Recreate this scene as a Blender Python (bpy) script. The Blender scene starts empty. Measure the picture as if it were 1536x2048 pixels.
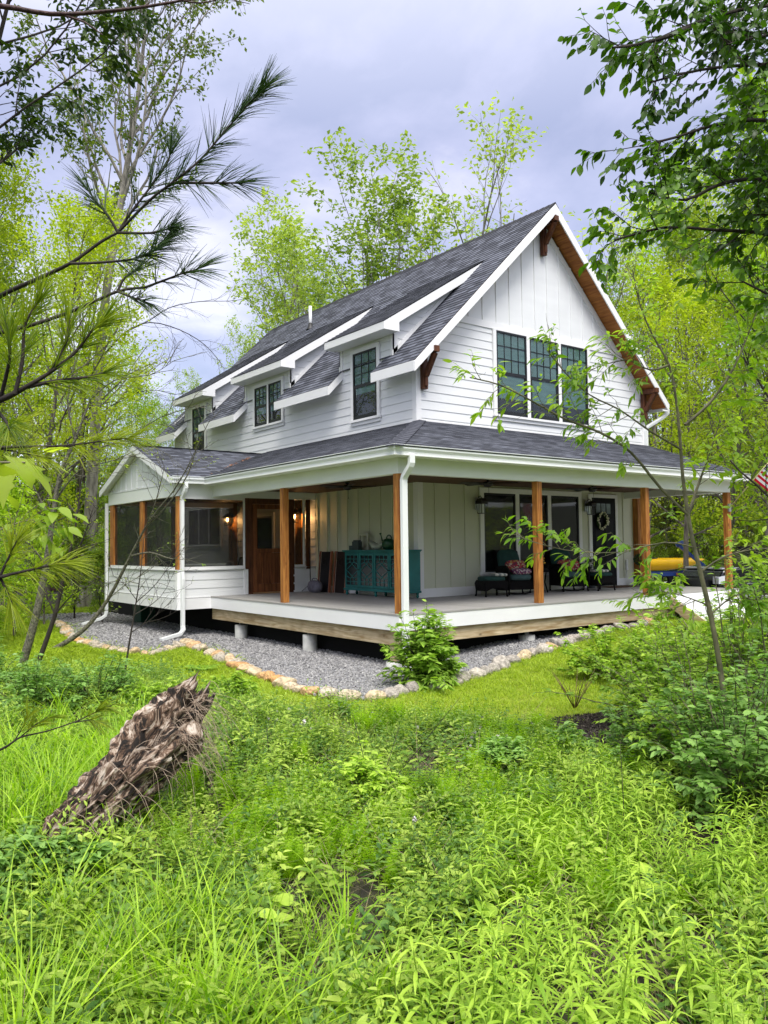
import bpy, math, random
import numpy as np
from mathutils import Vector, Matrix
random.seed(7)
SC = bpy.context.scene
COL = SC.collection
R = math.radians

# ---------------------------------------------------------------- camera
CF, CYAW, CPIT, CROL = 1611.79, 0.6498, 0.0426, 0.0118
CO = np.array([-8.6178, -10.9405, 1.1715])
_R = np.array([math.cos(CYAW), -math.sin(CYAW), 0]); _F = np.array([math.sin(CYAW), math.cos(CYAW), 0]); _U = np.array([0, 0, 1.])
CFW = _F*math.cos(CPIT)+_U*math.sin(CPIT); _U2 = -_F*math.sin(CPIT)+_U*math.cos(CPIT)
CR = _R*math.cos(CROL)-_U2*math.sin(CROL); CU = _R*math.sin(CROL)+_U2*math.cos(CROL)
cd = bpy.data.cameras.new('camera'); cam = bpy.data.objects.new('camera', cd); COL.objects.link(cam)
cd.sensor_fit = 'VERTICAL'; cd.sensor_height = 36.0; cd.lens = CF/2048*36.0
cd.clip_start = 0.05; cd.clip_end = 3000
mw = Matrix.Identity(4)
for i in range(3):
    mw[i][0] = CR[i]; mw[i][1] = CU[i]; mw[i][2] = -CFW[i]; mw[i][3] = CO[i]
cam.matrix_world = mw
SC.camera = cam

# ---------------------------------------------------------------- light
SUN_EL, SUN_AZ = R(56), R(207)     # azimuth measured clockwise from +Y
W = bpy.data.worlds.new('World'); SC.world = W; W.use_nodes = True
nt = W.node_tree; nt.nodes.clear()
def N(t, **k):
    n = nt.nodes.new(t)
    for a, b in k.items(): setattr(n, a, b)
    return n
out = N('ShaderNodeOutputWorld'); bg = N('ShaderNodeBackground'); add = N('ShaderNodeAddShader'); bg2 = N('ShaderNodeBackground')
sky = N('ShaderNodeTexSky', sky_type='NISHITA', sun_disc=False); sky.sun_elevation = SUN_EL; sky.sun_rotation = SUN_AZ
bg.inputs['Strength'].default_value = 0.05
nt.links.new(sky.outputs[0], bg.inputs['Color'])
tc = N('ShaderNodeTexCoord'); sep = N('ShaderNodeSeparateXYZ'); nt.links.new(tc.outputs['Generated'], sep.inputs[0])
# project the direction on a cloud layer, so clouds flatten to the horizon
zc = N('ShaderNodeMath', operation='MAXIMUM'); nt.links.new(sep.outputs['Z'], zc.inputs[0]); zc.inputs[1].default_value = 0.0
za = N('ShaderNodeMath', operation='ADD'); nt.links.new(zc.outputs[0], za.inputs[0]); za.inputs[1].default_value = 0.22
dx_ = N('ShaderNodeMath', operation='DIVIDE'); nt.links.new(sep.outputs['X'], dx_.inputs[0]); nt.links.new(za.outputs[0], dx_.inputs[1])
dy_ = N('ShaderNodeMath', operation='DIVIDE'); nt.links.new(sep.outputs['Y'], dy_.inputs[0]); nt.links.new(za.outputs[0], dy_.inputs[1])
cmb = N('ShaderNodeCombineXYZ'); nt.links.new(dx_.outputs[0], cmb.inputs[0]); nt.links.new(dy_.outputs[0], cmb.inputs[1])
mp = N('ShaderNodeMapping'); mp.inputs['Location'].default_value = (3.1, 1.7, 0); nt.links.new(cmb.outputs[0], mp.inputs['Vector'])
noi = N('ShaderNodeTexNoise'); noi.inputs['Scale'].default_value = 1.5; noi.inputs['Detail'].default_value = 7; noi.inputs['Roughness'].default_value = 0.55; noi.inputs['Distortion'].default_value = 0.25
nt.links.new(mp.outputs[0], noi.inputs['Vector'])
rmp = N('ShaderNodeValToRGB'); e = rmp.color_ramp.elements
e[0].position = 0.38; e[0].color = (0.285, 0.30, 0.435, 1); e[1].position = 0.62; e[1].color = (0.66, 0.635, 0.70, 1)
m_ = rmp.color_ramp.elements.new(0.5); m_.color = (0.41, 0.41, 0.555, 1)
nt.links.new(noi.outputs['Fac'], rmp.inputs['Fac'])
# overcast sky: the zenith is brighter than the horizon
zen = N('ShaderNodeMapRange'); zen.inputs['From Min'].default_value = 0.45; zen.inputs['From Max'].default_value = 1.0; zen.inputs['To Min'].default_value = 1.0; zen.inputs['To Max'].default_value = 3.3
nt.links.new(sep.outputs['Z'], zen.inputs['Value'])
# and brighter round the veiled sun, which stands behind the camera
vd = N('ShaderNodeVectorMath', operation='DOT_PRODUCT'); nt.links.new(tc.outputs['Generated'], vd.inputs[0]); vd.inputs[1].default_value = (math.sin(SUN_AZ)*math.cos(SUN_EL), math.cos(SUN_AZ)*math.cos(SUN_EL), math.sin(SUN_EL))
sg = N('ShaderNodeMapRange'); sg.inputs['From Min'].default_value = .25; sg.inputs['From Max'].default_value = 1.0; sg.inputs['To Min'].default_value = 1.0; sg.inputs['To Max'].default_value = 1.7; nt.links.new(vd.outputs['Value'], sg.inputs['Value'])
zs_ = N('ShaderNodeMath', operation='MULTIPLY'); nt.links.new(zen.outputs[0], zs_.inputs[0]); nt.links.new(sg.outputs[0], zs_.inputs[1])
nz_ = N('ShaderNodeMapRange'); nz_.inputs['From Min'].default_value = .45; nz_.inputs['From Max'].default_value = .8; nt.links.new(sep.outputs['Z'], nz_.inputs['Value'])
neu = N('ShaderNodeMixRGB'); neu.inputs['Color2'].default_value = (.50, .485, .47, 1); nt.links.new(nz_.outputs[0], neu.inputs['Fac']); nt.links.new(rmp.outputs[0], neu.inputs['Color1'])
nt.links.new(neu.outputs[0], bg2.inputs['Color']); nt.links.new(zs_.outputs[0], bg2.inputs['Strength'])
nt.links.new(bg.outputs[0], add.inputs[0]); nt.links.new(bg2.outputs[0], add.inputs[1]); nt.links.new(add.outputs[0], out.inputs['Surface'])
sd = bpy.data.lights.new('sun', 'SUN'); sd.energy = 2.7; sd.angle = R(24); sd.color = (1.0, 0.97, 0.92)
so = bpy.data.objects.new('sun', sd); COL.objects.link(so)
sdir = Vector((math.sin(SUN_AZ)*math.cos(SUN_EL), math.cos(SUN_AZ)*math.cos(SUN_EL), math.sin(SUN_EL)))
so.rotation_euler = sdir.to_track_quat('Z', 'Y').to_euler(); so.location = (0, -20, 30)
SC.view_settings.view_transform = 'Standard'; SC.view_settings.look = 'None'; SC.view_settings.gamma = 1.0
SC.view_settings.exposure = 0.38
SC.render.engine = 'CYCLES'
SC.cycles.max_bounces = 7; SC.cycles.transparent_max_bounces = 16; SC.cycles.diffuse_bounces = 3
SC.cycles.use_denoising = True

# ---------------------------------------------------------------- pixel helpers (photograph 1536x2048)
def at(u, v, d): return CO+(CFW+CR*(u-768)/CF+CU*(1024-v)/CF)*d
def proj(P):
    D = np.atleast_2d(P)-CO; w = D@CFW
    w = np.where(np.abs(w) < 1e-3, 1e-3, w)
    return 768+CF*(D@CR)/w, 1024-CF*(D@CU)/w, w
def sst(x, a, b):
    t = np.clip((x-a)/(b-a), 0, 1); return t*t*(3-2*t)
def gz(x, y):
    x = np.asarray(x, float); y = np.asarray(y, float)
    z = -.97+.21*sst(x, 0, 3.5)+.14*sst(x, 3.5, 8)+.07*sst(x, 8, 14)
    fg = sst(-y, 2.0, 5.0)
    z = z+fg*(-.05+.05*np.sin(x*1.7+1)*np.cos(y*1.3)-.10*sst(-y, 4, 7)+.22*sst(-y, 8, 10.5))
    z = z-.95*sst(y, 5.5, 13)*sst(x, 12.5, 17)
    r = np.hypot(x, y)
    z = z+.03*np.sin(x*.6)*np.cos(y*.5)*sst(r, 12, 20)+14*sst(r, 75, 260)
    return z
def gat(u, v):
    d = CFW+CR*(u-768)/CF+CU*(1024-v)/CF
    z = -.95
    for _ in range(12):
        t = (z-CO[2])/d[2]; p = CO+d*t; z = float(gz(p[0], p[1]))
    return np.array([p[0], p[1], z])
def gcol(u, dist):
    """ground point seen in picture column u at a horizontal distance dist"""
    d = CFW+CR*(u-768)/CF; d = d/np.hypot(d[0], d[1]); p = CO+d*dist
    return np.array([p[0], p[1], float(gz(p[0], p[1]))])

# ---------------------------------------------------------------- materials
MATS = {}
def mat_base(name):
    m = bpy.data.materials.new(name); m.use_nodes = True; t = m.node_tree; t.nodes.clear()
    o = t.nodes.new('ShaderNodeOutputMaterial'); p = t.nodes.new('ShaderNodeBsdfPrincipled'); t.links.new(p.outputs[0], o.inputs['Surface'])
    return m, t, p, o
def c4(c): return (c[0], c[1], c[2], 1)
def M(name, col, rough=.6, var=.12, scale=3., bump=0., bscale=40., metal=0., spec=.4, stretch=(1, 1, 1), col2=None, detail=4, coord='Object', contrast=(.3, .7)):
    if name in MATS: return MATS[name]
    m, t, p, o = mat_base(name)
    tc = t.nodes.new('ShaderNodeTexCoord'); mp = t.nodes.new('ShaderNodeMapping'); mp.inputs['Scale'].default_value = stretch
    t.links.new(tc.outputs[coord], mp.inputs['Vector'])
    n = t.nodes.new('ShaderNodeTexNoise'); n.inputs['Scale'].default_value = scale; n.inputs['Detail'].default_value = detail
    t.links.new(mp.outputs[0], n.inputs['Vector'])
    r = t.nodes.new('ShaderNodeValToRGB'); e = r.color_ramp.elements; e[0].position, e[1].position = contrast
    e[0].color = c4([c*(1-var) for c in col]); e[1].color = c4(col2 or [min(1, c*(1+var)) for c in col])
    t.links.new(n.outputs['Fac'], r.inputs['Fac']); t.links.new(r.outputs[0], p.inputs['Base Color'])
    p.inputs['Roughness'].default_value = rough; p.inputs['Metallic'].default_value = metal; p.inputs['Specular IOR Level'].default_value = spec
    if bump:
        n2 = t.nodes.new('ShaderNodeTexNoise'); n2.inputs['Scale'].default_value = bscale; n2.inputs['Detail'].default_value = 5
        t.links.new(mp.outputs[0], n2.inputs['Vector'])
        b = t.nodes.new('ShaderNodeBump'); b.inputs['Strength'].default_value = bump; b.inputs['Distance'].default_value = .02
        t.links.new(n2.outputs['Fac'], b.inputs['Height']); t.links.new(b.outputs[0], p.inputs['Normal'])
    MATS[name] = m; return m
def wood(name, a, b, axis='z', rough=.6, sc=22, knots=True):
    if name in MATS: return MATS[name]
    m, t, p, o = mat_base(name)
    tc = t.nodes.new('ShaderNodeTexCoord'); mp = t.nodes.new('ShaderNodeMapping')
    s = [1, 1, 1]; s['xyz'.index(axis)] = .07; mp.inputs['Scale'].default_value = s
    t.links.new(tc.outputs['Object'], mp.inputs['Vector'])
    n = t.nodes.new('ShaderNodeTexNoise'); n.inputs['Scale'].default_value = sc; n.inputs['Detail'].default_value = 6; n.inputs['Distortion'].default_value = 1.2
    t.links.new(mp.outputs[0], n.inputs['Vector'])
    n3 = t.nodes.new('ShaderNodeTexNoise'); n3.inputs['Scale'].default_value = 3.5; t.links.new(tc.outputs['Object'], n3.inputs['Vector'])
    r = t.nodes.new('ShaderNodeValToRGB'); e = r.color_ramp.elements; e[0].position = .32; e[1].position = .68; e[0].color = c4(a); e[1].color = c4(b)
    t.links.new(n.outputs['Fac'], r.inputs['Fac'])
    # knots
    v = t.nodes.new('ShaderNodeTexVoronoi'); v.inputs['Scale'].default_value = 2.1; mp2 = t.nodes.new('ShaderNodeMapping'); s2 = [1.5, 1.5, 1.5]; s2['xyz'.index(axis)] = .8
    mp2.inputs['Scale'].default_value = s2; t.links.new(tc.outputs['Object'], mp2.inputs['Vector']); t.links.new(mp2.outputs[0], v.inputs['Vector'])
    kr = t.nodes.new('ShaderNodeMapRange'); kr.inputs['From Min'].default_value = .03; kr.inputs['From Max'].default_value = .10; kr.inputs['To Min'].default_value = .75 if knots else 0; kr.inputs['To Max'].default_value = 0
    t.links.new(v.outputs['Distance'], kr.inputs['Value'])
    mx = t.nodes.new('ShaderNodeMixRGB'); mx.inputs['Color2'].default_value = c4([c*.35 for c in a]); t.links.new(kr.outputs[0], mx.inputs['Fac']); t.links.new(r.outputs[0], mx.inputs['Color1'])
    mx2 = t.nodes.new('ShaderNodeMixRGB'); mx2.blend_type = 'MULTIPLY'; mx2.inputs['Fac'].default_value = .5
    r3 = t.nodes.new('ShaderNodeValToRGB'); r3.color_ramp.elements[0].color = (.55, .5, .45, 1); r3.color_ramp.elements[0].position = .3; r3.color_ramp.elements[1].position = .7
    t.links.new(n3.outputs['Fac'], r3.inputs['Fac']); t.links.new(mx.outputs[0], mx2.inputs['Color1']); t.links.new(r3.outputs[0], mx2.inputs['Color2'])
    t.links.new(mx2.outputs[0], p.inputs['Base Color']); p.inputs['Roughness'].default_value = rough; p.inputs['Specular IOR Level'].default_value = .3
    b = t.nodes.new('ShaderNodeBump'); b.inputs['Strength'].default_value = .25; b.inputs['Distance'].default_value = .01
    t.links.new(n.outputs['Fac'], b.inputs['Height']); t.links.new(b.outputs[0], p.inputs['Normal'])
    MATS[name] = m; return m
def shingle(name):
    m, t, p, o = mat_base(name)
    uv = t.nodes.new('ShaderNodeUVMap'); uv.uv_map = 'uv'
    br = t.nodes.new('ShaderNodeTexBrick'); br.offset = .37; br.inputs['Scale'].default_value = 1.0
    br.inputs['Brick Width'].default_value = .27; br.inputs['Row Height'].default_value = .143; br.inputs['Mortar Size'].default_value = .004
    br.inputs['Color1'].default_value = (.040, .043, .055, 1); br.inputs['Color2'].default_value = (.130, .139, .170, 1); br.inputs['Mortar'].default_value = (.012, .013, .018, 1); br.inputs['Bias'].default_value = -.1
    t.links.new(uv.outputs[0], br.inputs['Vector'])
    n = t.nodes.new('ShaderNodeTexNoise'); n.inputs['Scale'].default_value = 180; n.inputs['Detail'].default_value = 3; t.links.new(uv.outputs[0], n.inputs['Vector'])
    n2 = t.nodes.new('ShaderNodeTexNoise'); n2.inputs['Scale'].default_value = 1.1; n2.inputs['Detail'].default_value = 5; t.links.new(uv.outputs[0], n2.inputs['Vector'])
    r = t.nodes.new('ShaderNodeMapRange'); r.inputs['To Min'].default_value = .55; r.inputs['To Max'].default_value = 1.5; t.links.new(n.outputs['Fac'], r.inputs['Value'])
    r2 = t.nodes.new('ShaderNodeMapRange'); r2.inputs['To Min'].default_value = .6; r2.inputs['To Max'].default_value = 1.45; t.links.new(n2.outputs['Fac'], r2.inputs['Value'])
    mu = t.nodes.new('ShaderNodeMath'); mu.operation = 'MULTIPLY'; t.links.new(r.outputs[0], mu.inputs[0]); t.links.new(r2.outputs[0], mu.inputs[1])
    hv = t.nodes.new('ShaderNodeVectorMath'); hv.operation = 'SCALE'; t.links.new(br.outputs['Color'], hv.inputs[0]); t.links.new(mu.outputs[0], hv.inputs['Scale'])
    t.links.new(hv.outputs[0], p.inputs['Base Color']); p.inputs['Roughness'].default_value = .85; p.inputs['Specular IOR Level'].default_value = .25
    b = t.nodes.new('ShaderNodeBump'); b.inputs['Strength'].default_value = .4; b.inputs['Distance'].default_value = .01; t.links.new(n.outputs['Fac'], b.inputs['Height']); t.links.new(b.outputs[0], p.inputs['Normal'])
    MATS[name] = m; return m
def leafmat(name, a, b, trans=.4, rough=.45, spec=.35, tcol=None):
    if name in MATS: return MATS[name]
    m, t, p, o = mat_base(name)
    g = t.nodes.new('ShaderNodeNewGeometry'); oi = t.nodes.new('ShaderNodeObjectInfo')
    ad = t.nodes.new('ShaderNodeMath'); ad.operation = 'ADD'; t.links.new(g.outputs['Random Per Island'], ad.inputs[0]); t.links.new(oi.outputs['Random'], ad.inputs[1])
    mu = t.nodes.new('ShaderNodeMath'); mu.operation = 'MULTIPLY'; mu.inputs[1].default_value = .5; t.links.new(ad.outputs[0], mu.inputs[0])
    r = t.nodes.new('ShaderNodeValToRGB'); e = r.color_ramp.elements; e[0].position = .15; e[1].position = .85; e[0].color = c4(a); e[1].color = c4(b)
    t.links.new(mu.outputs[0], r.inputs['Fac']); t.links.new(r.outputs[0], p.inputs['Base Color'])
    p.inputs['Roughness'].default_value = rough; p.inputs['Specular IOR Level'].default_value = spec
    tr = t.nodes.new('ShaderNodeBsdfTranslucent'); hs = t.nodes.new('ShaderNodeMixRGB'); hs.blend_type = 'MULTIPLY'; hs.inputs['Fac'].default_value = 1; hs.inputs['Color2'].default_value = c4(tcol or (1.5, 1.35, .5))
    t.links.new(r.outputs[0], hs.inputs['Color1']); t.links.new(hs.outputs[0], tr.inputs['Color'])
    mx = t.nodes.new('ShaderNodeMixShader'); mx.inputs[0].default_value = trans
    t.links.new(p.outputs[0], mx.inputs[1]); t.links.new(tr.outputs[0], mx.inputs[2]); t.links.new(mx.outputs[0], o.inputs['Surface'])
    MATS[name] = m; return m
def glassmat(name, tint=(.93, .97, .96), alpha=.25, rough=.02):
    m, t, p, o = mat_base(name); t.nodes.remove(p)
    tr = t.nodes.new('ShaderNodeBsdfTransparent'); tr.inputs[0].default_value = c4(tint); gl = t.nodes.new('ShaderNodeBsdfGlossy'); gl.inputs['Roughness'].default_value = rough; gl.inputs[0].default_value = (1, 1, 1, 1)
    lw = t.nodes.new('ShaderNodeLayerWeight'); lw.inputs['Blend'].default_value = .5; pw = t.nodes.new('ShaderNodeMath'); pw.operation = 'POWER'; pw.inputs[1].default_value = 5; t.links.new(lw.outputs['Facing'], pw.inputs[0]); fr = t.nodes.new('ShaderNodeMapRange'); fr.inputs['To Min'].default_value = .03; fr.inputs['To Max'].default_value = 1; t.links.new(pw.outputs[0], fr.inputs['Value']); mx = t.nodes.new('ShaderNodeMixShader')
    t.links.new(fr.outputs[0], mx.inputs[0]); t.links.new(tr.outputs[0], mx.inputs[1]); t.links.new(gl.outputs[0], mx.inputs[2]); t.links.new(mx.outputs[0], o.inputs['Surface'])
    MATS[name] = m; return m
def screenmat(name, dens=.35):
    m, t, p, o = mat_base(name); p.inputs['Base Color'].default_value = (.012, .013, .013, 1); p.inputs['Roughness'].default_value = .7
    tr = t.nodes.new('ShaderNodeBsdfTransparent'); mx = t.nodes.new('ShaderNodeMixShader'); mx.inputs[0].default_value = dens
    t.links.new(tr.outputs[0], mx.inputs[1]); t.links.new(p.outputs[0], mx.inputs[2]); t.links.new(mx.outputs[0], o.inputs['Surface'])
    MATS[name] = m; return m
def emit(name, col, s):
    m = bpy.data.materials.new(name); m.use_nodes = True; t = m.node_tree; t.nodes.clear()
    o = t.nodes.new('ShaderNodeOutputMaterial'); p = t.nodes.new('ShaderNodeEmission'); p.inputs[0].default_value = c4(col); p.inputs[1].default_value = s; t.links.new(p.outputs[0], o.inputs[0]); return m

WHITE = M('white_paint', (.77, .77, .76), .45, .03, 1.3, .03, 60)
SIDING = M('white_siding', (.72, .73, .725), .5, .035, .9, .05, 90, stretch=(1, 1, 4))
BLACK = M('black_frame', (.010, .011, .012), .35, .2, 3)
BLACKM = M('black_metal', (.010, .010, .010), .45, .2, 8)
CEDAR_Z = wood('cedar_upright', (.22, .068, .014), (.56, .245, .055), 'z')
CEDAR_X = wood('cedar_along', (.24, .085, .02), (.55, .25, .07), 'x')
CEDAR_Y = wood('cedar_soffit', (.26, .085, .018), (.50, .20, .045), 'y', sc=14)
CEDAR_D = wood('cedar_dark', (.055, .018, .008), (.14, .05, .018), 'z')
PINE_X = wood('treated_pine_x', (.36, .25, .12), (.66, .55, .36), 'x')
PINE_Y = wood('treated_pine_y', (.36, .25, .12), (.66, .55, .36), 'y')
SHIN = shingle('shingles')
CONC = M('concrete', (.46, .46, .43), .9, .18, 7, .3, 60)
DECKM = M('deck_boards', (.30, .29, .27), .7, .12, 3, .1, 40, stretch=(1, .1, 1))
GLASS = glassmat('window_glass'); SCREEN = screenmat('insect_screen', .42)
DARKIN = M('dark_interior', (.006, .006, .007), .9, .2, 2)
SHADE = M('window_shade', (.085, .145, .14), .8, .15, 1.5, stretch=(1, 1, 8))
GALV = M('galvanised', (.45, .46, .46), .4, .1, 20, metal=.8)

# ---------------------------------------------------------------- object helpers
def tag(o, label=None, cat=None, group=None, kind=None):
    if label: o['label'] = label
    if cat: o['category'] = cat
    if group: o['group'] = group
    if kind: o['kind'] = kind
    return o
def thing(name, label, cat, loc=(0, 0, 0), rz=0, group=None, scale=1):
    o = bpy.data.objects.new(name, None); o.empty_display_size = .1; COL.objects.link(o)
    o.location = [float(c) for c in loc]; o.rotation_euler = (0, 0, rz); o.scale = (scale,)*3
    return tag(o, label, cat, group)
def copy_tree(o, parent=None):
    c = o.copy(); COL.objects.link(c); c.parent = parent
    for ch in list(o.children): copy_tree(ch, c)
    return c
class MB:
    """collects shapes, then links them as ONE mesh"""
    def __init__(s): s.v = []; s.f = []; s.uv = []; s.sm = []; s.calls = []; s.calls_v = []; s.calls_f = []
    def _add(s, vs, fs, uvs=None, sm=False):
        b = len(s.v); s.calls.append((len(vs), len(fs))); s.calls_v.append(b); s.calls_f.append(len(s.f)); s.v += [tuple(map(float, p)) for p in vs]
        for k, f in enumerate(fs):
            s.f.append([b+i for i in f]); s.uv.append(uvs[k] if uvs else None); s.sm.append(sm)
        return s
    def box(s, x0, x1, y0, y1, z0, z1):
        x0, x1 = sorted((x0, x1)); y0, y1 = sorted((y0, y1)); z0, z1 = sorted((z0, z1))
        return s._add([(x0,y0,z0),(x1,y0,z0),(x1,y1,z0),(x0,y1,z0),(x0,y0,z1),(x1,y0,z1),(x1,y1,z1),(x0,y1,z1)],
                      [(0,3,2,1),(4,5,6,7),(0,1,5,4),(1,2,6,5),(2,3,7,6),(3,0,4,7)])
    def prism(s, poly, axis, a, b):
        """poly: points in the two other axes (in xyz order), swept along axis from a to b"""
        i = 'xyz'.index(axis); n = len(poly)
        def mk(p, t): q = list(p); q.insert(i, t); return q
        vs = [mk(p, a) for p in poly]+[mk(p, b) for p in poly]
        fs = [list(range(n))[::-1], list(range(n, 2*n))]+[(k, (k+1) % n, n+(k+1) % n, n+k) for k in range(n)]
        return s._add(vs, fs)
    def beam(s, p0, p1, w, h, up=(0, 0, 1)):
        p0 = Vector(p0); p1 = Vector(p1); d = (p1-p0).normalized(); u = Vector(up)
        x = d.cross(u)
        if x.length < 1e-4: x = d.cross(Vector((1, 0, 0)))
        x.normalize(); y = x.cross(d); x *= w/2; y *= h/2
        vs = [p+a*x+b*y for p in (p0, p1) for a, b in ((-1,-1),(1,-1),(1,1),(-1,1))]
        return s._add(vs, [(0,1,2,3),(7,6,5,4),(0,4,5,1),(1,5,6,2),(2,6,7,3),(3,7,4,0)])
    def tube(s, pts, r, k=8, cap=True, sm=True):
        pts = [Vector([float(c) for c in p]) for p in pts]; n = len(pts); rs = r if hasattr(r, '__len__') else [r]*n
        vs = []; ref = Vector((0, 0, 1)); x = None
        for i, p in enumerate(pts):
            d = (pts[min(i+1, n-1)]-pts[max(i-1, 0)]).normalized()
            if x is None:
                x = d.cross(ref)
                if x.length < .05: x = d.cross(Vector((1, 0, 0)))
            else: x = x-d*x.dot(d)
            x.normalize(); y = d.cross(x)
            for j in range(k):
                a = 2*math.pi*j/k; vs.append(p+(x*math.cos(a)+y*math.sin(a))*rs[i])
        fs = [(i*k+j, i*k+(j+1) % k, (i+1)*k+(j+1) % k, (i+1)*k+j) for i in range(n-1) for j in range(k)]
        if cap: fs += [list(range(k))[::-1], [(n-1)*k+j for j in range(k)]]
        return s._add(vs, fs, sm=sm)
    def rtube(s, pts, w, h):
        """rectangular pipe along pts (a downspout)"""
        k = 4; pts = [Vector(p) for p in pts]; n = len(pts); vs = []; ref = Vector((1, 0, 0)) if abs((pts[-1]-pts[0]).x) < abs((pts[-1]-pts[0]).y) else Vector((0, 1, 0))
        for i, p in enumerate(pts):
            d = (pts[min(i+1, n-1)]-pts[max(i-1, 0)]).normalized()
            x = (ref-d*ref.dot(d)).normalized(); y = d.cross(x)
            for a, b in ((-1,-1),(1,-1),(1,1),(-1,1)): vs.append(p+x*a*w/2+y*b*h/2)
        fs = [(i*k+j, i*k+(j+1) % k, (i+1)*k+(j+1) % k, (i+1)*k+j) for i in range(n-1) for j in range(k)]+[(3,2,1,0),[(n-1)*k+j for j in range(k)]]
        return s._add(vs, fs)
    def ell(s, c, r, nu=16, nv=10, rot=None, pw=1., taper=0.):
        vs = []
        for i in range(nv+1):
            th = math.pi*i/nv
            for j in range(nu):
                ph = 2*math.pi*j/nu; q = Vector((math.sin(th)*math.cos(ph), math.sin(th)*math.sin(ph), math.cos(th)))
                q = Vector([math.copysign(abs(a)**pw, a) for a in q]); k = 1+taper*q.z
                q = Vector((q.x*r[0]*k, q.y*r[1]*k, q.z*r[2]))
                if rot: q = rot @ q
                vs.append(q+Vector([float(a) for a in c]))
        fs = [(i*nu+j, (i+1)*nu+j, (i+1)*nu+(j+1) % nu, i*nu+(j+1) % nu) for i in range(nv) for j in range(nu)]
        return s._add(vs, fs, sm=True)
    def lathe(s, prof, c=(0, 0, 0), k=20):
        vs = [(c[0]+r*math.cos(2*math.pi*j/k), c[1]+r*math.sin(2*math.pi*j/k), c[2]+z) for r, z in prof for j in range(k)]
        n = len(prof); fs = [(i*k+j, i*k+(j+1) % k, (i+1)*k+(j+1) % k, (i+1)*k+j) for i in range(n-1) for j in range(k)]
        return s._add(vs, fs, sm=True)
    def lap(s, O, U, V, Nn, v0, v1, ulo, uhi, e, lip):
        """courses of lapped boards or shingles; ulo/uhi are functions of v"""
        O, U, V, Nn = Vector(O), Vector(U), Vector(V), Vector(Nn); v = v0
        while v < v1-1e-4:
            w = min(v+e, v1); a0, a1, b0, b1 = ulo(v), uhi(v), ulo(w), uhi(w)
            if a1 < a0: a0 = a1 = (a0+a1)/2
            if b1 < b0: b0 = b1 = (b0+b1)/2
            if a1-a0 > 1e-3 or b1-b0 > 1e-3:
                P = lambda u, vv, n: O+U*u+V*vv+Nn*n
                vs = [P(a0, v, lip), P(a1, v, lip), P(b1, w, 0), P(b0, w, 0), P(a0, v, -.002), P(a1, v, -.002)]
                s._add(vs, [(0, 1, 2, 3), (4, 5, 1, 0)], [[(a0, v-v0+.002), (a1, v-v0+.002), (b1, w-v0-.002), (b0, w-v0-.002)], [(a0, v-v0+.002)]*4])
            v = w
        return s
    def build(s, name, mat, parent=None, bevel=0):
        me = bpy.data.meshes.new(name); me.from_pydata(s.v, [], s.f)
        if any(u is not None for u in s.uv):
            l = me.uv_layers.new(name='uv'); d = []
            for f, u in zip(s.f, s.uv):
                for i in range(len(f)): d += list(u[i]) if u else [0., 0.]
            l.data.foreach_set('uv', d)
        me.polygons.foreach_set('use_smooth', s.sm)
        me.materials.append(mat); me.update()
        o = bpy.data.objects.new(name, me); COL.objects.link(o)
        if parent: o.parent = parent
        if bevel:
            m = o.modifiers.new('bevel', 'BEVEL'); m.width = bevel; m.segments = 2; m.limit_method = 'ANGLE'
        return o
def _each(s, name, mat, parent=None, bevel=0):
    # every separately added shape becomes an object of its own
    out = []; i = 0
    for (nv, nf) in s.calls:
        q = MB(); b = s.calls_v[i]; f0 = s.calls_f[i]; q.v = s.v[b:b+nv]; q.f = [[k-b for k in f] for f in s.f[f0:f0+nf]]; q.uv = s.uv[f0:f0+nf]; q.sm = s.sm[f0:f0+nf]
        out.append(q.build(name, mat, parent, bevel)); i += 1
    return out
MB.build_each = _each
def np_mesh(name, V, F, mat, smooth=True):
    V = np.ascontiguousarray(V, np.float32); F = np.ascontiguousarray(F, np.int32); k = F.shape[1]
    me = bpy.data.meshes.new(name); me.vertices.add(len(V)); me.vertices.foreach_set('co', V.ravel())
    me.loops.add(F.size); me.loops.foreach_set('vertex_index', F.ravel())
    me.polygons.add(len(F)); me.polygons.foreach_set('loop_start', np.arange(0, F.size, k, dtype=np.int32))
    me.polygons.foreach_set('use_smooth', np.full(len(F), smooth))
    me.update(calc_edges=True); me.materials.append(mat); return me
def obj(name, me, parent=None):
    o = bpy.data.objects.new(name, me); COL.objects.link(o)
    if parent: o.parent = parent
    return o
# ================================================================ HOUSE
X0, X1, Y0, Y1 = 3.05, 11.69, 3.14, 17.0       # outer wall faces
LS, LE, EX = 7.47, 12.39, -.86                  # screened porch: front, back, left
RX, RZ = 7.37, 9.98                             # ridge
SL = .988                                       # main roof slope
OVX, OVY = .45, .5
house = thing('house', 'white two storey farmhouse with dark shingled roof, dormers and wraparound porch', 'house')
hroof_z = lambda x: 5.27+(min(x, 2*RX-x)-2.6)*SL
# ---- siding of the side wall (faces -x): u runs along +y
def wall_side(mb, x, y0, y1, z0, z1, e=.208, lip=.014):
    mb.lap((x, 0, 0), (0, 1, 0), (0, 0, 1), (-1, 0, 0), z0, z1, lambda v: y0, lambda v: y1, e, lip)
m = MB(); wall_side(m, X0, Y0, Y1, 3.69, 5.66)
DORM = [(3.96, 6.17), (8.70, 11.46), (13.82, 15.99)]
for a, b in DORM: wall_side(m, X0, a, b, 5.66, 6.25)
m.build('side_siding', SIDING, house)
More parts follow.
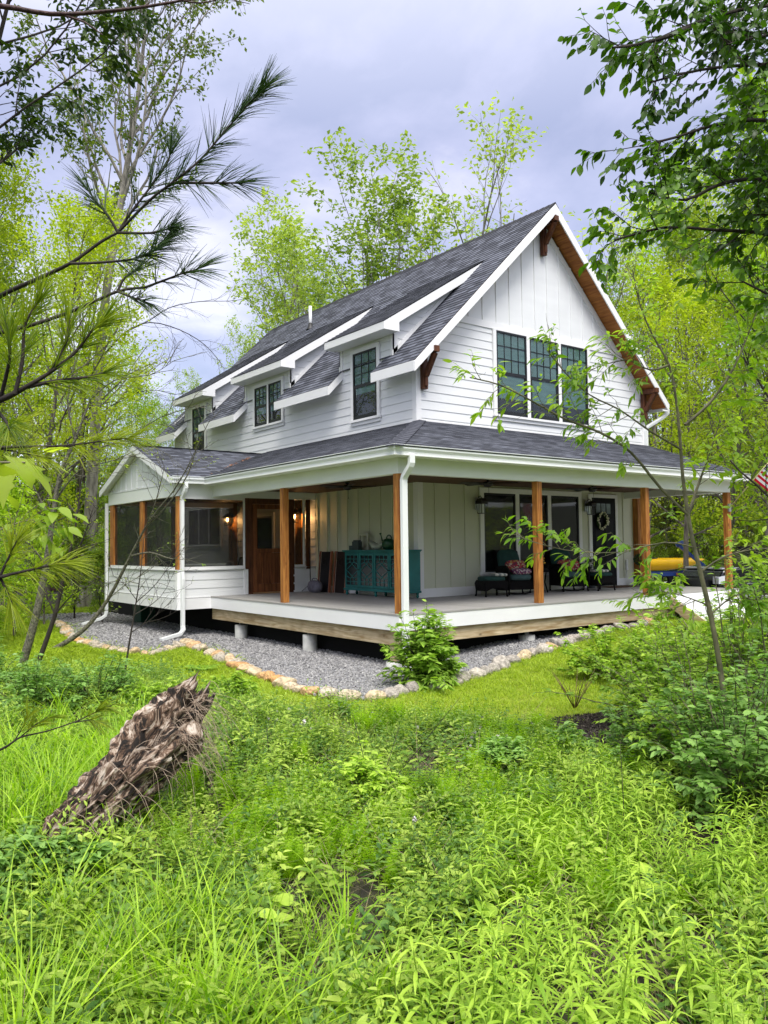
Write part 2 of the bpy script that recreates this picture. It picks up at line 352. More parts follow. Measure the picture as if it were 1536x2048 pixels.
# ---- front gable wall
gl = lambda z: max(X0, 2.6+(z-5.27)/SL+.13); gh = lambda z: min(X1, 2*RX-(2.6+(z-5.27)/SL+.13))
m = MB(); m.lap((0, Y0, 0), (1, 0, 0), (0, 0, 1), (0, -1, 0), 3.69, 6.60, gl, gh, .208, .014); m.build('front_siding', SIDING, house)
m = MB(); poly = [(gl(6.6), 6.6), (gh(6.6), 6.6), (RX, RZ-.25)]; m.prism(poly, 'y', Y0-.004, Y0+.1)
k = 4.715
while k < 10.2:
    zt = min(hroof_z(k-.024), hroof_z(k+.024))-.19
    if zt > 6.8 and abs(k-RX) > .001: m.box(k-.024, k+.024, Y0-.026, Y0-.003, 6.67, zt)
    k += .474
m.build('gable_panel', SIDING, house)
m = MB(); m.box(gl(6.6), gh(6.6), Y0-.034, Y0-.002, 6.52, 6.69)
m.build('band_board', WHITE, house)
m = MB()
for sgn in (0, 1):      # frieze boards under the raked soffit
    f = (lambda x: x) if sgn == 0 else (lambda x: 2*RX-x)
    a, b = 3.05, RX; w = .16
    m.prism([(f(a), hroof_z(a)-.02-.24), (f(b), RZ-.02-.24), (f(b), RZ-.24-w*1.42), (f(a), hroof_z(a)-.24-w*1.42)], 'y', Y0-.03, Y0-.002)
m.build('frieze_board', WHITE, house)
m = MB(); m.box(X0-.03, X0+.12, Y0-.03, Y0-.004, 3.6, 5.50); m.box(X0-.03, X0-.003, Y0-.004, Y0+.12, 3.6, 5.50); m.build('corner_trim', WHITE, house)
m = MB(); m.box(X1-.12, X1+.03, Y0-.03, Y0+.1, 3.6, 5.50); m.build('corner_trim', WHITE, house)
m = MB(); m.box(X1, X1+.01, Y0, Y1, -1, 5.6); m.box(X0, X1, Y1-.02, Y1, -1, 5.8); m.prism([(X0, 5.75), (X1, 5.75), (RX, RZ-.1)], 'y', Y1-.02, Y1); m.build('rear_wall', SIDING, house)
# flashing where the porch roof meets the walls
m = MB(); m.box(X0-.025, X0, Y0-.02, 10.0, 3.97, 4.06); m.box(X0-.02, X1, Y0-.025, Y0, 3.97, 4.06); m.build_each('flashing', WHITE, house)
# ---- main roof
roof = MB()
cosS = 1/math.hypot(1, SL); sl_len = (RX-2.6)/cosS
y0r, y1r = Y0-OVY, Y1+.6
def slope(mb, xa, xb, ya, yb, left=True):
    U = (0, 1, 0) if left else (0, 1, 0); sx = 1 if left else -1
    O = (2.6 if left else 2*RX-2.6, 0, 5.27); V = (sx*cosS, 0, SL*cosS); Nn = (-sx*SL*cosS, 0, cosS)
    k0 = math.floor((xa-2.6)/cosS/.143)*.143 if xa > 2.6 else 0
    mb.lap(O, U, V, Nn, max(k0, (xa-2.6)/cosS-.143 if xa > 2.6 else 0), (xb-2.6)/cosS, lambda v: ya, lambda v: yb, .143, .011)
EAV = [(y0r, 4.25), (6.08, 8.85), (11.35, 13.90), (15.90, y1r)]
slope(roof, 3.02, RX, y0r, y1r)
for a, b in EAV: slope(roof, 2.56, 3.1, a, b)
slope(roof, 2.56, RX, y0r, y1r, False)
ro = roof.build('roof', SHIN, house)
m = MB()
for t, x in ((0, 3.05), (1, 2*RX-3.05)):
    s = 1 if t == 0 else -1
    m.prism([(2.6 if t == 0 else 2*RX-2.6, 5.25), (RX, RZ-.02), (RX, RZ-.13), (2.6 if t == 0 else 2*RX-2.6, 5.14)], 'y', Y0+.02, Y1+.5) if t else m.prism([(3.06, hroof_z(3.06)-.02), (RX, RZ-.02), (RX, RZ-.13), (3.06, hroof_z(3.06)-.13)], 'y', Y0+.02, Y1+.5)
m.build('roof_deck', M('roof_deck', (.2, .15, .1), .8), ro)
m = MB()
for s in (1, -1):
    m.beam((RX-s*.085, y0r-.02, RZ-.055), (RX-s*.085, y1r, RZ-.055), .02, .24, up=(s*-cosS*.7, 0, .7) if False else (s*SL, 0, 1))
m = MB(); n = int((y1r-y0r)/.2)
for i in range(n):
    ya = y0r-.02+i*.2
    m._add([(RX-.14, ya, RZ-.115), (RX, ya, RZ+.035), (RX+.14, ya, RZ-.115), (RX-.14, ya+.21, RZ-.125), (RX, ya+.21, RZ+.022), (RX+.14, ya+.21, RZ-.125)], [(0, 1, 4, 3), (1, 2, 5, 4), (0, 3, 5, 2), (0, 2, 1), (3, 4, 5)])
m.build('ridge_cap', M('ridge_shingle', (.016, .017, .022), .85, .3, 30), ro)
# rake boards (front and rear)
for yy, nm in ((y0r-.03, 'rake_board'), (y1r, 'rake_board')):
    for s in (0, 1):
        f = (lambda x: x) if s == 0 else (lambda x: 2*RX-x)
        h = .27; m = MB(); m.prism([(f(2.585), 5.245), (f(RX), RZ-.02), (f(RX), RZ-.02-h), (f(2.585), 5.245-.225)], 'y', yy, yy+.03); m.build(nm, WHITE, house)
# front overhang soffit in cedar boards
for s in (0, 1):
    f = (lambda x: x) if s == 0 else (lambda x: 2*RX-x)
    m = MB(); k = 2.62
    while k < RX-.01:
        k2 = min(k+.095, RX)
        m._add([(f(k), y0r, hroof_z(k)-.17), (f(k2-.006), y0r, hroof_z(k2-.006)-.17), (f(k2-.006), Y0-.005, hroof_z(k2-.006)-.17), (f(k), Y0-.005, hroof_z(k)-.17),
                (f(k), y0r, hroof_z(k)-.05), (f(k2-.006), y0r, hroof_z(k2-.006)-.05), (f(k2-.006), Y0-.005, hroof_z(k2-.006)-.05), (f(k), Y0-.005, hroof_z(k)-.05)], [(0,1,2,3),(4,5,6,7),(0,1,5,4),(1,2,6,5),(2,3,7,6),(3,0,4,7)]); k = k2
    m.build('soffit', CEDAR_Y, house)
# eaves: fascia, return rake and soffit for each piece of eave
for i, (a, b) in enumerate(EAV):
    m = MB(); m.box(2.575, 2.6, a if i else y0r, b, 5.035, 5.262)
    if i: m.prism([(2.6, 5.262), (3.05, 5.262+.445), (3.05, 5.262+.445-.21), (2.6, 5.035)], 'y', a, a+.025)
    m.prism([(2.6, 5.262), (3.05, 5.262+.445), (3.05, 5.262+.445-.21), (2.6, 5.035)], 'y', b-.025, b)
    m.build('eave_fascia', WHITE, house)
    m = MB(); m._add([(2.6, a+.02, 5.05), (3.04, a+.02, 5.49), (3.04, b-.02, 5.49), (2.6, b-.02, 5.05)], [(0, 1, 2, 3)]); m.build('eave_soffit', WHITE, house)
m = MB(); m.box(2*RX-2.6, 2*RX-2.575, y0r, y1r, 5.035, 5.262); m.build('eave_fascia', WHITE, house)
m = MB(); m.box(2*RX-2.57, 2*RX-2.45, y0r+.03, y1r, 5.12, 5.245); m.box(2*RX-2.56-.3, 2*RX-2.57, y0r-.02, y0r+.0, 4.99, 5.04); m.build('gutter', WHITE, house, .01)
# vent pipe
m = MB(); m.tube([(6.17, 12.62, 8.7), (6.17, 12.62, 9.55)], .055, 14); v = m.build('vent_pipe', WHITE, ro)
m = MB(); m.lathe([(.16, 8.72), (.09, 8.83), (.07, 8.95), (.0, 8.95)], (6.17, 12.62, 0), 14); m.build('pipe_boot', BLACKM, v)
# ---- dormers
DS = .64                       # dormer roof slope
for i, (a, b) in enumerate(DORM):
    d = bpy.data.objects.new('dormer', None); COL.objects.link(d); d.parent = house
    ya, yb = a-.25, b+.06
    xf, zt, zb = 2.6, 6.39, 6.205
    xi = xf+(zt-5.27)/(SL-DS)            # where it dies into the main roof
    zr = lambda x: zt+(x-xf)*DS
    # roof
    m = MB(); L = math.hypot(1, DS); cs = 1/L
    m.lap((xf-.03, 0, zt+.002), (0, 1, 0), (cs, 0, DS*cs), (-DS*cs, 0, cs), 0, (xi-xf+.1)*L, lambda v: ya-.015, lambda v: yb+.015, .143, .011)
    m.prism([(xf-.02, zt-.012), (xi, zr(xi)-.012), (xi, zr(xi)-.05), (xf-.02, zt-.05)], 'y', ya+.02, yb-.02)
    m.build('dormer_roof', SHIN, d)
    # fascia + barge boards with the boxed return
    m = MB(); m.box(xf-.025, xf, ya, yb, zb, zt-.01)
    for yy, y2 in ((ya-.003, ya+.022), (yb-.022, yb+.003)):
        xj = xi-.12
        zl = lambda x: zr(x)-.235
        poly = [(xf-.024, zb), (xf-.024, zt-.012), (xi, zr(xi)-.012), (xj-.3, zl(xj-.3)), (3.03, zl(3.03)), (3.03, zb)]
        m.prism(poly, 'y', yy, y2)
    m.build('dormer_fascia', WHITE, d)
    m = MB(); m.box(xf, 3.04, ya+.02, yb-.02, zb+.004, zb+.02); m.build('dormer_soffit', WHITE, d)
    # cheek (faces -y), lapped, between main roof and dormer roof
    for yy, ny in ((a, -1), (b, 1)):
        m = MB()
        m.lap((0, yy, 0), (1, 0, 0), (0, 0, 1), (0, ny, 0), 5.70, zr(xi)-.16, lambda z: max(X0, xf+(z-zt+.07)/DS), lambda z: min(2.6+(z-5.27)/SL, xi), .208, .014)
        m.build('dormer_cheek', SIDING, d)
        m = MB(); m.box(X0-.03, X0-.002, yy-.02*(-ny)*0-(.03 if ny < 0 else -.03), yy+(.09 if ny < 0 else -.09), 5.70, zb+.005)
        m.box(X0-.03, X0+.10, min(yy, yy+ny*.03), max(yy, yy+ny*.03), 5.70, zb+.005)
        m.build('dormer_trim', WHITE, d)
        # white skirt board where the cheek meets the main roof
        m = MB(); w = .085; m.prism([(3.0, hroof_z(3.0)+.015), (xi-.62, hroof_z(xi-.62)+.015), (xi-.62, hroof_z(xi-.62)+.015+w*1.4), (3.0, hroof_z(3.0)+.015+w*1.4)], 'y', min(yy+ny*.004, yy+ny*.03), max(yy+ny*.004, yy+ny*.03)); m.build('skirt_board', WHITE, d)
# ---- brackets
def bracket(x):
    ztop = hroof_z(x)-.20 if abs(x-RX) > .1 else RZ-.33
    m = MB(); s = .07
    m.box(x-s, x+s, Y0-.15, Y0-.035, ztop-.92, ztop)
    m.box(x-s*.6, x+s*.6, Y0-.19, Y0-.15, ztop-.86, ztop-.6)
    m.box(x-s, x+s, y0r-.07, Y0-.151, ztop-.14, ztop-.001)
    m.beam((x, y0r+.02, ztop-.15), (x, Y0-.16, ztop-.62), .11, .11)
    m.build('bracket', CEDAR_D, house, .008)
bracket(X0+.16); bracket(RX); bracket(X1-.12)

# ---- windows
def P_(ori, pl): # returns box adder in wall coordinates: u along wall, n outwards
    q = .0155
    if ori == 'F': return lambda m, u0, u1, z0, z1, n0, n1: m.box(u0, u1, pl-n1-q, pl-n0-q, z0, z1)
    return lambda m, u0, u1, z0, z1, n0, n1: m.box(pl-n1-q, pl-n0-q, u0, u1, z0, z1)
def window(ori, pl, units, z0, z1, cas=.105, grid=(4, 3), hung=True, shade=.72, sill=True, name='window', dark=False, head=True):
    """units: list of (u0,u1) black frame extents"""
    B = P_(ori, pl); ua, ub = units[0][0], units[-1][1]
    m = MB(); B(m, ua-cas, ub+cas, z1, z1+cas*(1 if head else .3), .001, .042)
    B(m, ua-cas, ua, z0, z1, .001, .042); B(m, ub, ub+cas, z0, z1, .001, .042)
    for (p, q) in zip(units[:-1], units[1:]): B(m, p[1], q[0], z0, z1, .001, .042)
    w = m.build(name, WHITE, house)
    if sill:
        m = MB(); B(m, ua-cas-.03, ub+cas+.03, z0-.055, z0, .001, .075); B(m, ua-cas, ub+cas, z0-.14, z0-.055, .001, .03); m.build('sill', WHITE, w)
    for (u0, u1) in units:
        f = .045; h = z1-z0; zm = z0+h*.5
        m = MB()
        for a in ((u0, u0+f, z0, z1), (u1-f, u1, z0, z1), (u0+f, u1-f, z0, z0+f), (u0+f, u1-f, z1-f, z1)): B(m, *a, .001, .036)
        if hung:
            s = .04
            B(m, u0+f, u1-f, zm-s, zm+s, .001, .028)
            for a in ((u0+f, u0+f+s, z0+f, zm-s), (u1-f-s, u1-f, z0+f, zm-s), (u0+f+s, u1-f-s, z0+f, z0+f+s+.02)): B(m, *a, .001, .024)
            gx, gy = grid; ga, gb = u0+f, u1-f
            for i in range(1, gx): x = ga+(gb-ga)*i/gx; B(m, x-.008, x+.008, zm+s, z1-f, .010, .026)
            for i in range(1, gy): z = zm+s+(z1-f-zm-s)*i/gy; B(m, ga, gb, z-.008, z+.008, .0105, .0255)
        m.build('sash', BLACK, w)
        m = MB(); B(m, u0+.03, u1-.03, z0+.03, z1-.03, .012, .0145); m.build('glass', GLASS, w)
        m = MB(); B(m, u0+.02, u1-.02, z0+.02, z1-.02, .0003, .003); m.build('dark_room_panel', DARKIN, w)  # thin near-black panel stands in for the shade of an unlit room
        if shade and not dark:
            m = MB(); B(m, u0+.05, u1-.05, z0+h*(1-shade), z1-.03, .004, .008); m.build('shade', SHADE, w)
    return w
window('F', Y0, [(5.60, 6.687), (6.80, 7.894), (8.01, 9.10)], 4.40, 6.50, shade=.8, head=False)
window('L', X0, [(4.58, 5.58)], 4.34, 6.02, shade=.62, grid=(3, 3))
window('L', X0, [(9.18, 9.93), (10.02, 10.79)], 4.82, 6.00, shade=.7, grid=(3, 3))
window('L', X0, [(14.35, 15.34)], 4.34, 6.02, shade=.6, grid=(3, 3))
# ---- lower walls
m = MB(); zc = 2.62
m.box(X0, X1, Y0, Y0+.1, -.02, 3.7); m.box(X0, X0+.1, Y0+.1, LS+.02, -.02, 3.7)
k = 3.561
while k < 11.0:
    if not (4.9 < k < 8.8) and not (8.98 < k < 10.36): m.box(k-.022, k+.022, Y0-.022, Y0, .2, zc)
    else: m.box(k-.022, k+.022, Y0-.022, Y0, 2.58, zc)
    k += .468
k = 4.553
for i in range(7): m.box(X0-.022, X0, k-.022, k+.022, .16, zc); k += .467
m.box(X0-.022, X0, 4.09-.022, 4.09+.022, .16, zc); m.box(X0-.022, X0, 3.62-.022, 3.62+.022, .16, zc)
m.build('porch_wall', M('porch_wall_bounce_tint', (.56, .57, .44), .5, .03, 1.3, .03, 60), house)  # green bounce light and porch shade are tinted into the white wall's colour
m = MB(); m.box(X0-.03, X0+.13, Y0-.03, Y0-.001, -.0, zc); m.box(X0-.03, X0-.001, Y0-.001, Y0+.13, 0, zc); m.build('corner_trim', WHITE, house)
m = MB(); m.box(X0+.13, 4.95, Y0-.03, Y0-.001, 0, .2); m.box(8.75, 9.04, Y0-.03, Y0-.001, 0, .2); m.box(10.3, 11.03, Y0-.03, Y0-.001, 0, .2); m.box(X0-.03, X0-.001, Y0+.13, LS, 0, .16); m.build_each('base_board', WHITE, house)
window('F', Y0, [(5.08, 6.174), (6.307, 7.368), (7.497, 8.60)], .52, 2.44, cas=.125, dark=True, hung=False, name='picture_window')
# lapped wall inside the screened porch
m = MB(); wall_side(m, X0, LS, Y1, 0, 3.5, .2); m.build('side_siding', SIDING, house)
window('L', X0, [(13.20, 14.0), (14.03, 14.80), (14.83, 15.64)], 1.30, 2.49, cas=.1, hung=False, dark=True)
window('L', X0, [(9.75, 10.75)], .05, 2.1, cas=.1, hung=False, dark=True, sill=False, name='porch_door')
# front door
m = MB()
for a in ((9.042, 9.169, 0, 2.53), (10.198, 10.30, 0, 2.53)): m.box(a[0], a[1], Y0-.04, Y0-.001, a[2], a[3])
m.box(9.169, 10.198, Y0-.04, Y0-.001, 2.436, 2.53); fd = m.build('front_door', WHITE, house)
m = MB(); m.box(9.17, 10.197, Y0-.03, Y0-.001, .02, 2.435); m.build('door_slab', M('door_paint', (.005, .005, .006), .5, spec=.12), fd)
m = MB()
for i in range(3): m.box(9.36+i*.22, 9.54+i*.22, Y0-.036, Y0-.0305, 2.0, 2.28)
m.build('door_glass', M('door_glass', (.12, .17, .15), .1, .3, 6), fd)
m = MB()
for a in ((9.3, 9.62, 1.1, 1.85), (9.75, 10.07, 1.1, 1.85), (9.3, 9.62, .2, .95), (9.75, 10.07, .2, .95)): m.box(a[0], a[1], Y0-.038, Y0-.0302, a[2], a[3])
m.build('door_panel', M('door_paint2', (.007, .007, .008), .45, spec=.15), fd)
m = MB(); m.tube([(9.28, Y0-.03, 1.02), (9.28, Y0-.09, 1.02), (9.38, Y0-.09, 1.02)], .012, 8); m.build('handle', BLACKM, fd)
# ---- deck
DX = 11.0
m = MB(); k = .0
# boards run along x at the front, along y at the side
nb = int((Y0-.0)/.14)
for i in range(23):
    ya = -.02+i*.1381; m.box(ya, DX, ya, ya+.1345, -.03, 0) if ya < X0 else None
for i in range(23):
    xa = -.02+i*.1381
    if xa < X0: m.box(xa, xa+.1345, xa+.1381, LS, -.0301, -.0001)
m.build('deck', DECKM, house)
m = MB(); m.box(.0, DX-.02, .0, Y0, -.2, -.035); m.box(.0, X0, Y0, LS, -.2, -.035); m.build('deck_frame', DARKIN, house)
m = MB(); m.box(-.012, .012, -.012, LS, -.295, -.032); m.box(.012, DX, -.012, .012, -.295, -.032); m.box(DX-.02, DX, .012, Y0, -.295, -.032)
m.build('deck_fascia', WHITE, house, .004)
m = MB(); m.box(.08, .20, .20, LS+.1, -.565, -.31); m.build('rim_beam', PINE_Y, house, .004)
m = MB(); m.box(.08, 8.4, .06, .18, -.545, -.30); m.build('rim_beam', PINE_X, house, .004)
m = MB(); m.box(.5, DX-.4, .6, 5.0, -1.1, -.32); m.box(.5, 3.0, 5.0, 16.5, -1.1, -.32); m.build('crawl_space_shade_block', M('crawl_shade_black', (.004, .004, .004), 1), house)  # near-black block stands in for the shade under the deck
# piers
def pier(x, y, zt, r=.15, post=False):
    zg = float(gz(x, y)); m = MB(); m.lathe([(r, zg-.3), (r, zt-.01), (r-.012, zt), (0, zt)], (x, y, 0), 24); p = m.build('pier', CONC, house)
    m = MB(); m.box(x-.05, x+.05, y-.012, y+.012, zt, -.55) if zt < -.58 else m.box(x-.05, x+.05, y-.012, y+.012, zt-.05, -.5)
    m.tube([(x-.03, y-.016, zt+.03), (x-.03, y-.03, zt+.03)], .012, 6); m.tube([(x+.03, y-.016, zt+.03), (x+.03, y-.03, zt+.03)], .012, 6); m.build('post_base', GALV, p)
    if post:
        m = MB(); m.box(x-.075, x+.055, y-.075, y+.055, zt+.02, -.05); m.build('pier_post', PINE_Y, p)
pier(.2, .38, -.87, .17, True)
pier(.25, 3.3, -.62); pier(.25, 6.35, -.635); pier(3.48, .3, -.63, .17); pier(7.0, .3, -.60)
# ---- posts
def post(x, y, z0=0, z1=2.44, s=.14):
    m = MB(); m.box(x, x+s, y, y+s, z0, z1); m.build('porch_post', CEDAR_Z, house, .006)
BAY = 3.617
post(.04, .04); post(BAY-.03, .04); post(2*BAY-.03, .04); post(3*BAY-.17, .04)
post(.04, 3.80+.2)
m = MB(); m.box(11.03, 11.29, Y0-.18, Y0-.001, -.3, 2.6); m.build('porch_post', CEDAR_Z, house, .006)
# ---- beam, ceiling, roof, gutters
PB = M('porch_beam_paint', (.76, .78, .74), .5, .03, 1.5)
m = MB(); m.box(.04, 3*BAY-.04, .04, .2, 2.44, 2.72); m.box(.04, .2, .2, LS+.02, 2.44, 2.72); m.box(3*BAY-.2, 3*BAY-.04, .2, Y0, 2.44, 2.72); m.build('porch_beam', PB, house, .004)
m = MB(); m.box(-.28, DX+.1, -.28, Y0, 2.72, 2.735); m.box(-.28, X0, Y0, LS, 2.72, 2.735); m.build('porch_soffit', PB, house)
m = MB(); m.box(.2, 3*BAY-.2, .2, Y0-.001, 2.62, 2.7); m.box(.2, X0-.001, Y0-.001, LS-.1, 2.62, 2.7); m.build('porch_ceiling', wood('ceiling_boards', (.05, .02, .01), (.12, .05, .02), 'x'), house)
PS = (4.02-2.87)/(X0+.31)       # porch roof slope
m = MB(); L = math.hypot(1, PS); run = (X0+.31)*L
xe = 11.22
m.lap((0, -.31, 2.87), (1, 0, 0), (0, 1/L, PS/L), (0, -PS/L, 1/L), 0, run, lambda v: -.31+v/L, lambda v: xe+(.0 if v < run-.3 else 0)+ (v/run)*.45, .143, .009)
m.build('porch_roof', SHIN, house)
m = MB()
yv = lambda v: min(LS-.02+(PS*(v/L))/.395, 9.95)
m.lap((-.31, 0, 2.87), (0, 1, 0), (1/L, 0, PS/L), (-PS/L, 0, 1/L), 0, run, lambda v: -.31+v/L, yv, .143, .009)
m.build('porch_roof', SHIN, house)
m = MB(); m.prism([(-.29, 2.85), (Y0, 2.85+PS*(Y0+.29)), (Y0, 2.78+PS*(Y0+.29)), (-.29, 2.74)], 'x', xe-.02, xe); 
m.prism([(-.28, 2.86), (Y0-.001, 2.86+PS*(Y0+.28)-.02), (Y0-.001, 2.74), (-.28, 2.74)], 'x', xe-.2, xe-.03); m.build('rake_board', WHITE, house)
m = MB()   # hip cap
for i in range(17):
    t0 = i*.2; a = Vector((-.31+t0, -.31+t0, 2.885+PS*t0)); b = a+Vector((.21, .21, PS*.21-.004))
    q = .11; m._add([a+Vector((-q, q, -.02)), a+Vector((0, 0, .012)), a+Vector((q, -q, -.02)), b+Vector((-q, q, -.027)), b+Vector((0, 0, .003)), b+Vector((q, -q, -.027))], [(0, 1, 4, 3), (1, 2, 5, 4), (0, 3, 5, 2), (0, 2, 1)])
m.build('hip_cap', M('hip_shingle', (.05, .053, .068), .85, .3, 40), house)
GP = [(0, 0), (0, .15), (-.012, .155), (-.012, .135), (-.115, .075), (-.12, .05), (-.12, .16), (-.13, .16)]
def gutter_profile(): return [(0, 0), (.085, 0), (.09, .05), (.12, .10), (.12, .15), (.135, .155), (.135, .165), (.105, .165), (.105, .15), (0, .15)]
GUT = M('gutter_paint', (.76, .78, .76), .35, .03, 2)
def gut(axis, pl, a, b, miter=(0, 0)):
    """K-style gutter against a fascia plane pl, outward is negative"""
    pr = gutter_profile(); n = len(pr); vs = []; 
    for t, e in ((a, miter[0]), (b, miter[1])):
        for o_, z in pr:
            q = (t+e*o_, pl-o_, 2.735+z) if axis == 'x' else (pl-o_, t+e*o_, 2.735+z); vs.append(q)
    fs = [list(range(n))[::-1], list(range(n, 2*n))]+[(k, (k+1) % n, n+(k+1) % n, n+k) for k in range(n)]
    m = MB(); m._add(vs, fs); return m.build('gutter', GUT, house)
gut('x', -.18, -.18, xe-.02, (-1, 0)); gut('y', -.18, -.18, LS-.18, (-1, -1)); gut('x', LS-.18, EX-.25, -.18, (0, -1))
m = MB(); m.box(-.18, xe-.03, -.18, -.14, 2.73, 2.88); m.box(-.18, -.14, -.14, LS-.18, 2.73, 2.88); m.box(EX-.2, -.14, LS-.18, LS-.14, 2.73, 2.88); m.build_each('gutter_fascia', WHITE, house)
# ---- downspouts
def spout(pts, w=.085, h=.07):
    m = MB(); m.rtube(pts, w, h); m.build('downspout', GUT, house, .006)
spout([(.10, -.26, 2.75), (.10, -.26, 2.60), (.10, -.24, 2.55), (.09, -.08, 2.38), (.09, -.055, 2.32), (.09, -.055, -.2), (.09, -.06, -.8), (.09, -.12, -.9), (.09, -.5, -.95)], .115, .075)
spout([(EX+.10, LS-.26, 2.75), (EX+.10, LS-.26, 2.63), (EX+.095, LS-.22, 2.56), (EX+.09, LS-.075, 2.42), (EX+.09, LS-.055, 2.35), (EX+.09, LS-.055, .62), (EX+.09, LS-.075, .52), (EX+.09, LS-.09, .45), (EX+.09, LS-.09, -.66), (EX+.08, LS-.13, -.76), (EX-.03, LS-.22, -.84), (EX-.55, LS-.34, -.93)], .115, .075)
spout([(EX-.06, LE+.05, 2.5), (EX-.06, LE+.05, -.6), (EX-.09, LE+.05, -.72), (EX-.22, LE+.05, -.80), (EX-.75, LE+.05, -.93)], .1, .075)
spout([(2*RX-2.5, Y0-.42, 5.1), (2*RX-2.5, Y0-.42, 4.98), (2*RX-2.62, Y0-.35, 4.85), (X1-.0, Y0-.09, 4.55), (X1-.03, Y0-.075, 4.45), (X1-.03, Y0-.075, 3.98)], .115, .075)
# ---- screened porch
SP = M('screen_porch_paint', (.75, .77, .77), .5, .03, 1.5)
for a_ in (((0, LS, 0), (1, 0, 0), (0, -1, 0), EX, 1.0), ((0, LS, 0), (1, 0, 0), (0, -1, 0), 2.35, X0), ((EX, 0, 0), (0, 1, 0), (-1, 0, 0), LS, LE), ((0, LE, 0), (1, 0, 0), (0, 1, 0), EX, X0)):
    m = MB(); m.lap(a_[0], a_[1], (0, 0, 1), a_[2], .0, .63, lambda v: a_[3], lambda v: a_[4], .205, .013); m.build('half_wall', SIDING, house)
m = MB(); m.box(EX+.02, X0-.01, LS+.02, LE-.02, -.03, .0); m.build('screen_porch_floor', DECKM, house)
m = MB(); m.box(EX+.01, 1.0, LS+.01, LS+.08, 0, .62); m.box(2.35, X0-.02, LS+.01, LS+.08, 0, .62); m.box(EX+.01, EX+.08, LS+.08, LE-.01, 0, .62); m.build_each('half_wall_core', DARKIN, house)
m = MB(); m.box(EX-.03, -.0, LS-.03, LS-.001, -.295, -.03); m.box(EX-.03, EX-.001, LS-.001, LE+.03, -.295, -.03); m.box(EX, X0, LE, LE+.03, -.295, -.03); m.box(EX-.035, .0, LS-.035, LS-.001, -.022, -.002); m.box(EX-.035, EX-.001, LS-.001, LE, -.022, -.002)
m.build('skirt_board', WHITE, house, .003)
m = MB(); m.box(EX-.04, .93, LS-.04, LS+.1, .635, .665); m.box(EX-.04, EX+.1, LS+.1, LE+.04, .635, .665); m.box(2.38, X0, LS-.04, LS+.1, .635, .665); m.build_each('cap_rail', M('cap_paint', (.55, .56, .55), .5), house, .003)
m = MB()
m.box(EX-.028, EX+.10, LS-.028, LS-.001, 0, .634); m.box(EX-.028, EX-.001, LS-.001, LS+.10, 0, .634); m.box(.90, 1.01, LS-.028, LS-.001, 0.003, .634)
m.box(-.75, .93, LS-.02, LS+.0, .665, .73); m.box(.89, .93, LS-.02, LS+.02, .73, 2.40); m.box(-.75, .93, LS-.02, LS, 2.38, 2.44); m.box(2.64, 2.70, LS-.02, LS, .665, 2.44); m.box(2.38, 2.64, LS-.02, LS, .665, .72)
m.box(EX-.02, EX, LS+.16, LE-.14, .665, .73); m.build_each('opening_trim', WHITE, house)
m = MB(); m.box(EX-.02, X0, LS-.02, LS+.12, 2.44, 2.75); m.box(EX-.02, EX+.12, LS+.12, LE+.02, 2.44, 2.75); m.box(EX+.12, X0, LE-.12, LE+.02, 2.44, 2.75); m.build('porch_beam', PB, house, .004)
def spost(x0, x1, y0, y1, mt=CEDAR_Z):
    m = MB(); m.box(x0, x1, y0, y1, .666, 2.439); m.build('screen_post', mt, house, .004)
spost(EX+.0, EX+.12, LS+.0, LS+.13); spost(EX, EX+.12, 9.74, 9.98); spost(EX, EX+.12, 12.05, 12.33); spost(1.0, 1.1, LE-.12, LE)
m = MB(); m.box(.93, 1.15, LS-.01, LS+.12, 0, 2.44); m.box(2.20, 2.38, LS-.01, LS+.12, 0, 2.44); m.box(1.15, 2.20, LS-.01, LS+.12, 2.30, 2.44); m.build_each('door_frame', CEDAR_D, house)
m = MB(); m.box(2.74, 2.86, LS-.04, LS-.0, .6, 2.44); m.build('trim_board', CEDAR_D, house)
CD2 = wood('cedar_door', (.085, .024, .008), (.24, .085, .028), 'z', sc=12)
m = MB(); z0, z1 = .04, 2.29
m.box(1.16, 1.27, LS-.03, LS+.02, z0, z1); m.box(2.09, 2.19, LS-.03, LS+.02, z0, z1)
for a, b in ((z0, .25), (1.05, 1.15), (2.17, z1)): m.box(1.27, 2.09, LS-.03, LS+.02, a, b)
sdoor = m.build('screen_door', CD2, house, .004)
m = MB()
for i in range(6): m.box(1.272+i*.137, 1.272+i*.137+.127, LS-.012 if i % 2 else LS-.004, LS+.012, .252, 1.048)
m.build('door_panel', CD2, sdoor)
m = MB(); m.box(1.27, 2.09, LS-.004, LS-.002, 1.15, 2.17); m.build('screen', SCREEN, sdoor)
def scr(x0, x1, y0, y1, z0=.70, z1=2.43):
    m = MB(); m.box(x0, x1, y0, y1, z0, z1); m.build('insect_screen', SCREEN, house)
scr(EX+.13, .89, LS+.05, LS+.051); scr(2.39, 2.63, LS+.05, LS+.051)
scr(EX+.05, EX+.051, LS+.14, 9.73); scr(EX+.05, EX+.051, 9.99, 12.04); scr(EX+.13, 1.0, LE-.05, LE-.049); scr(1.1, X0, LE-.05, LE-.049)
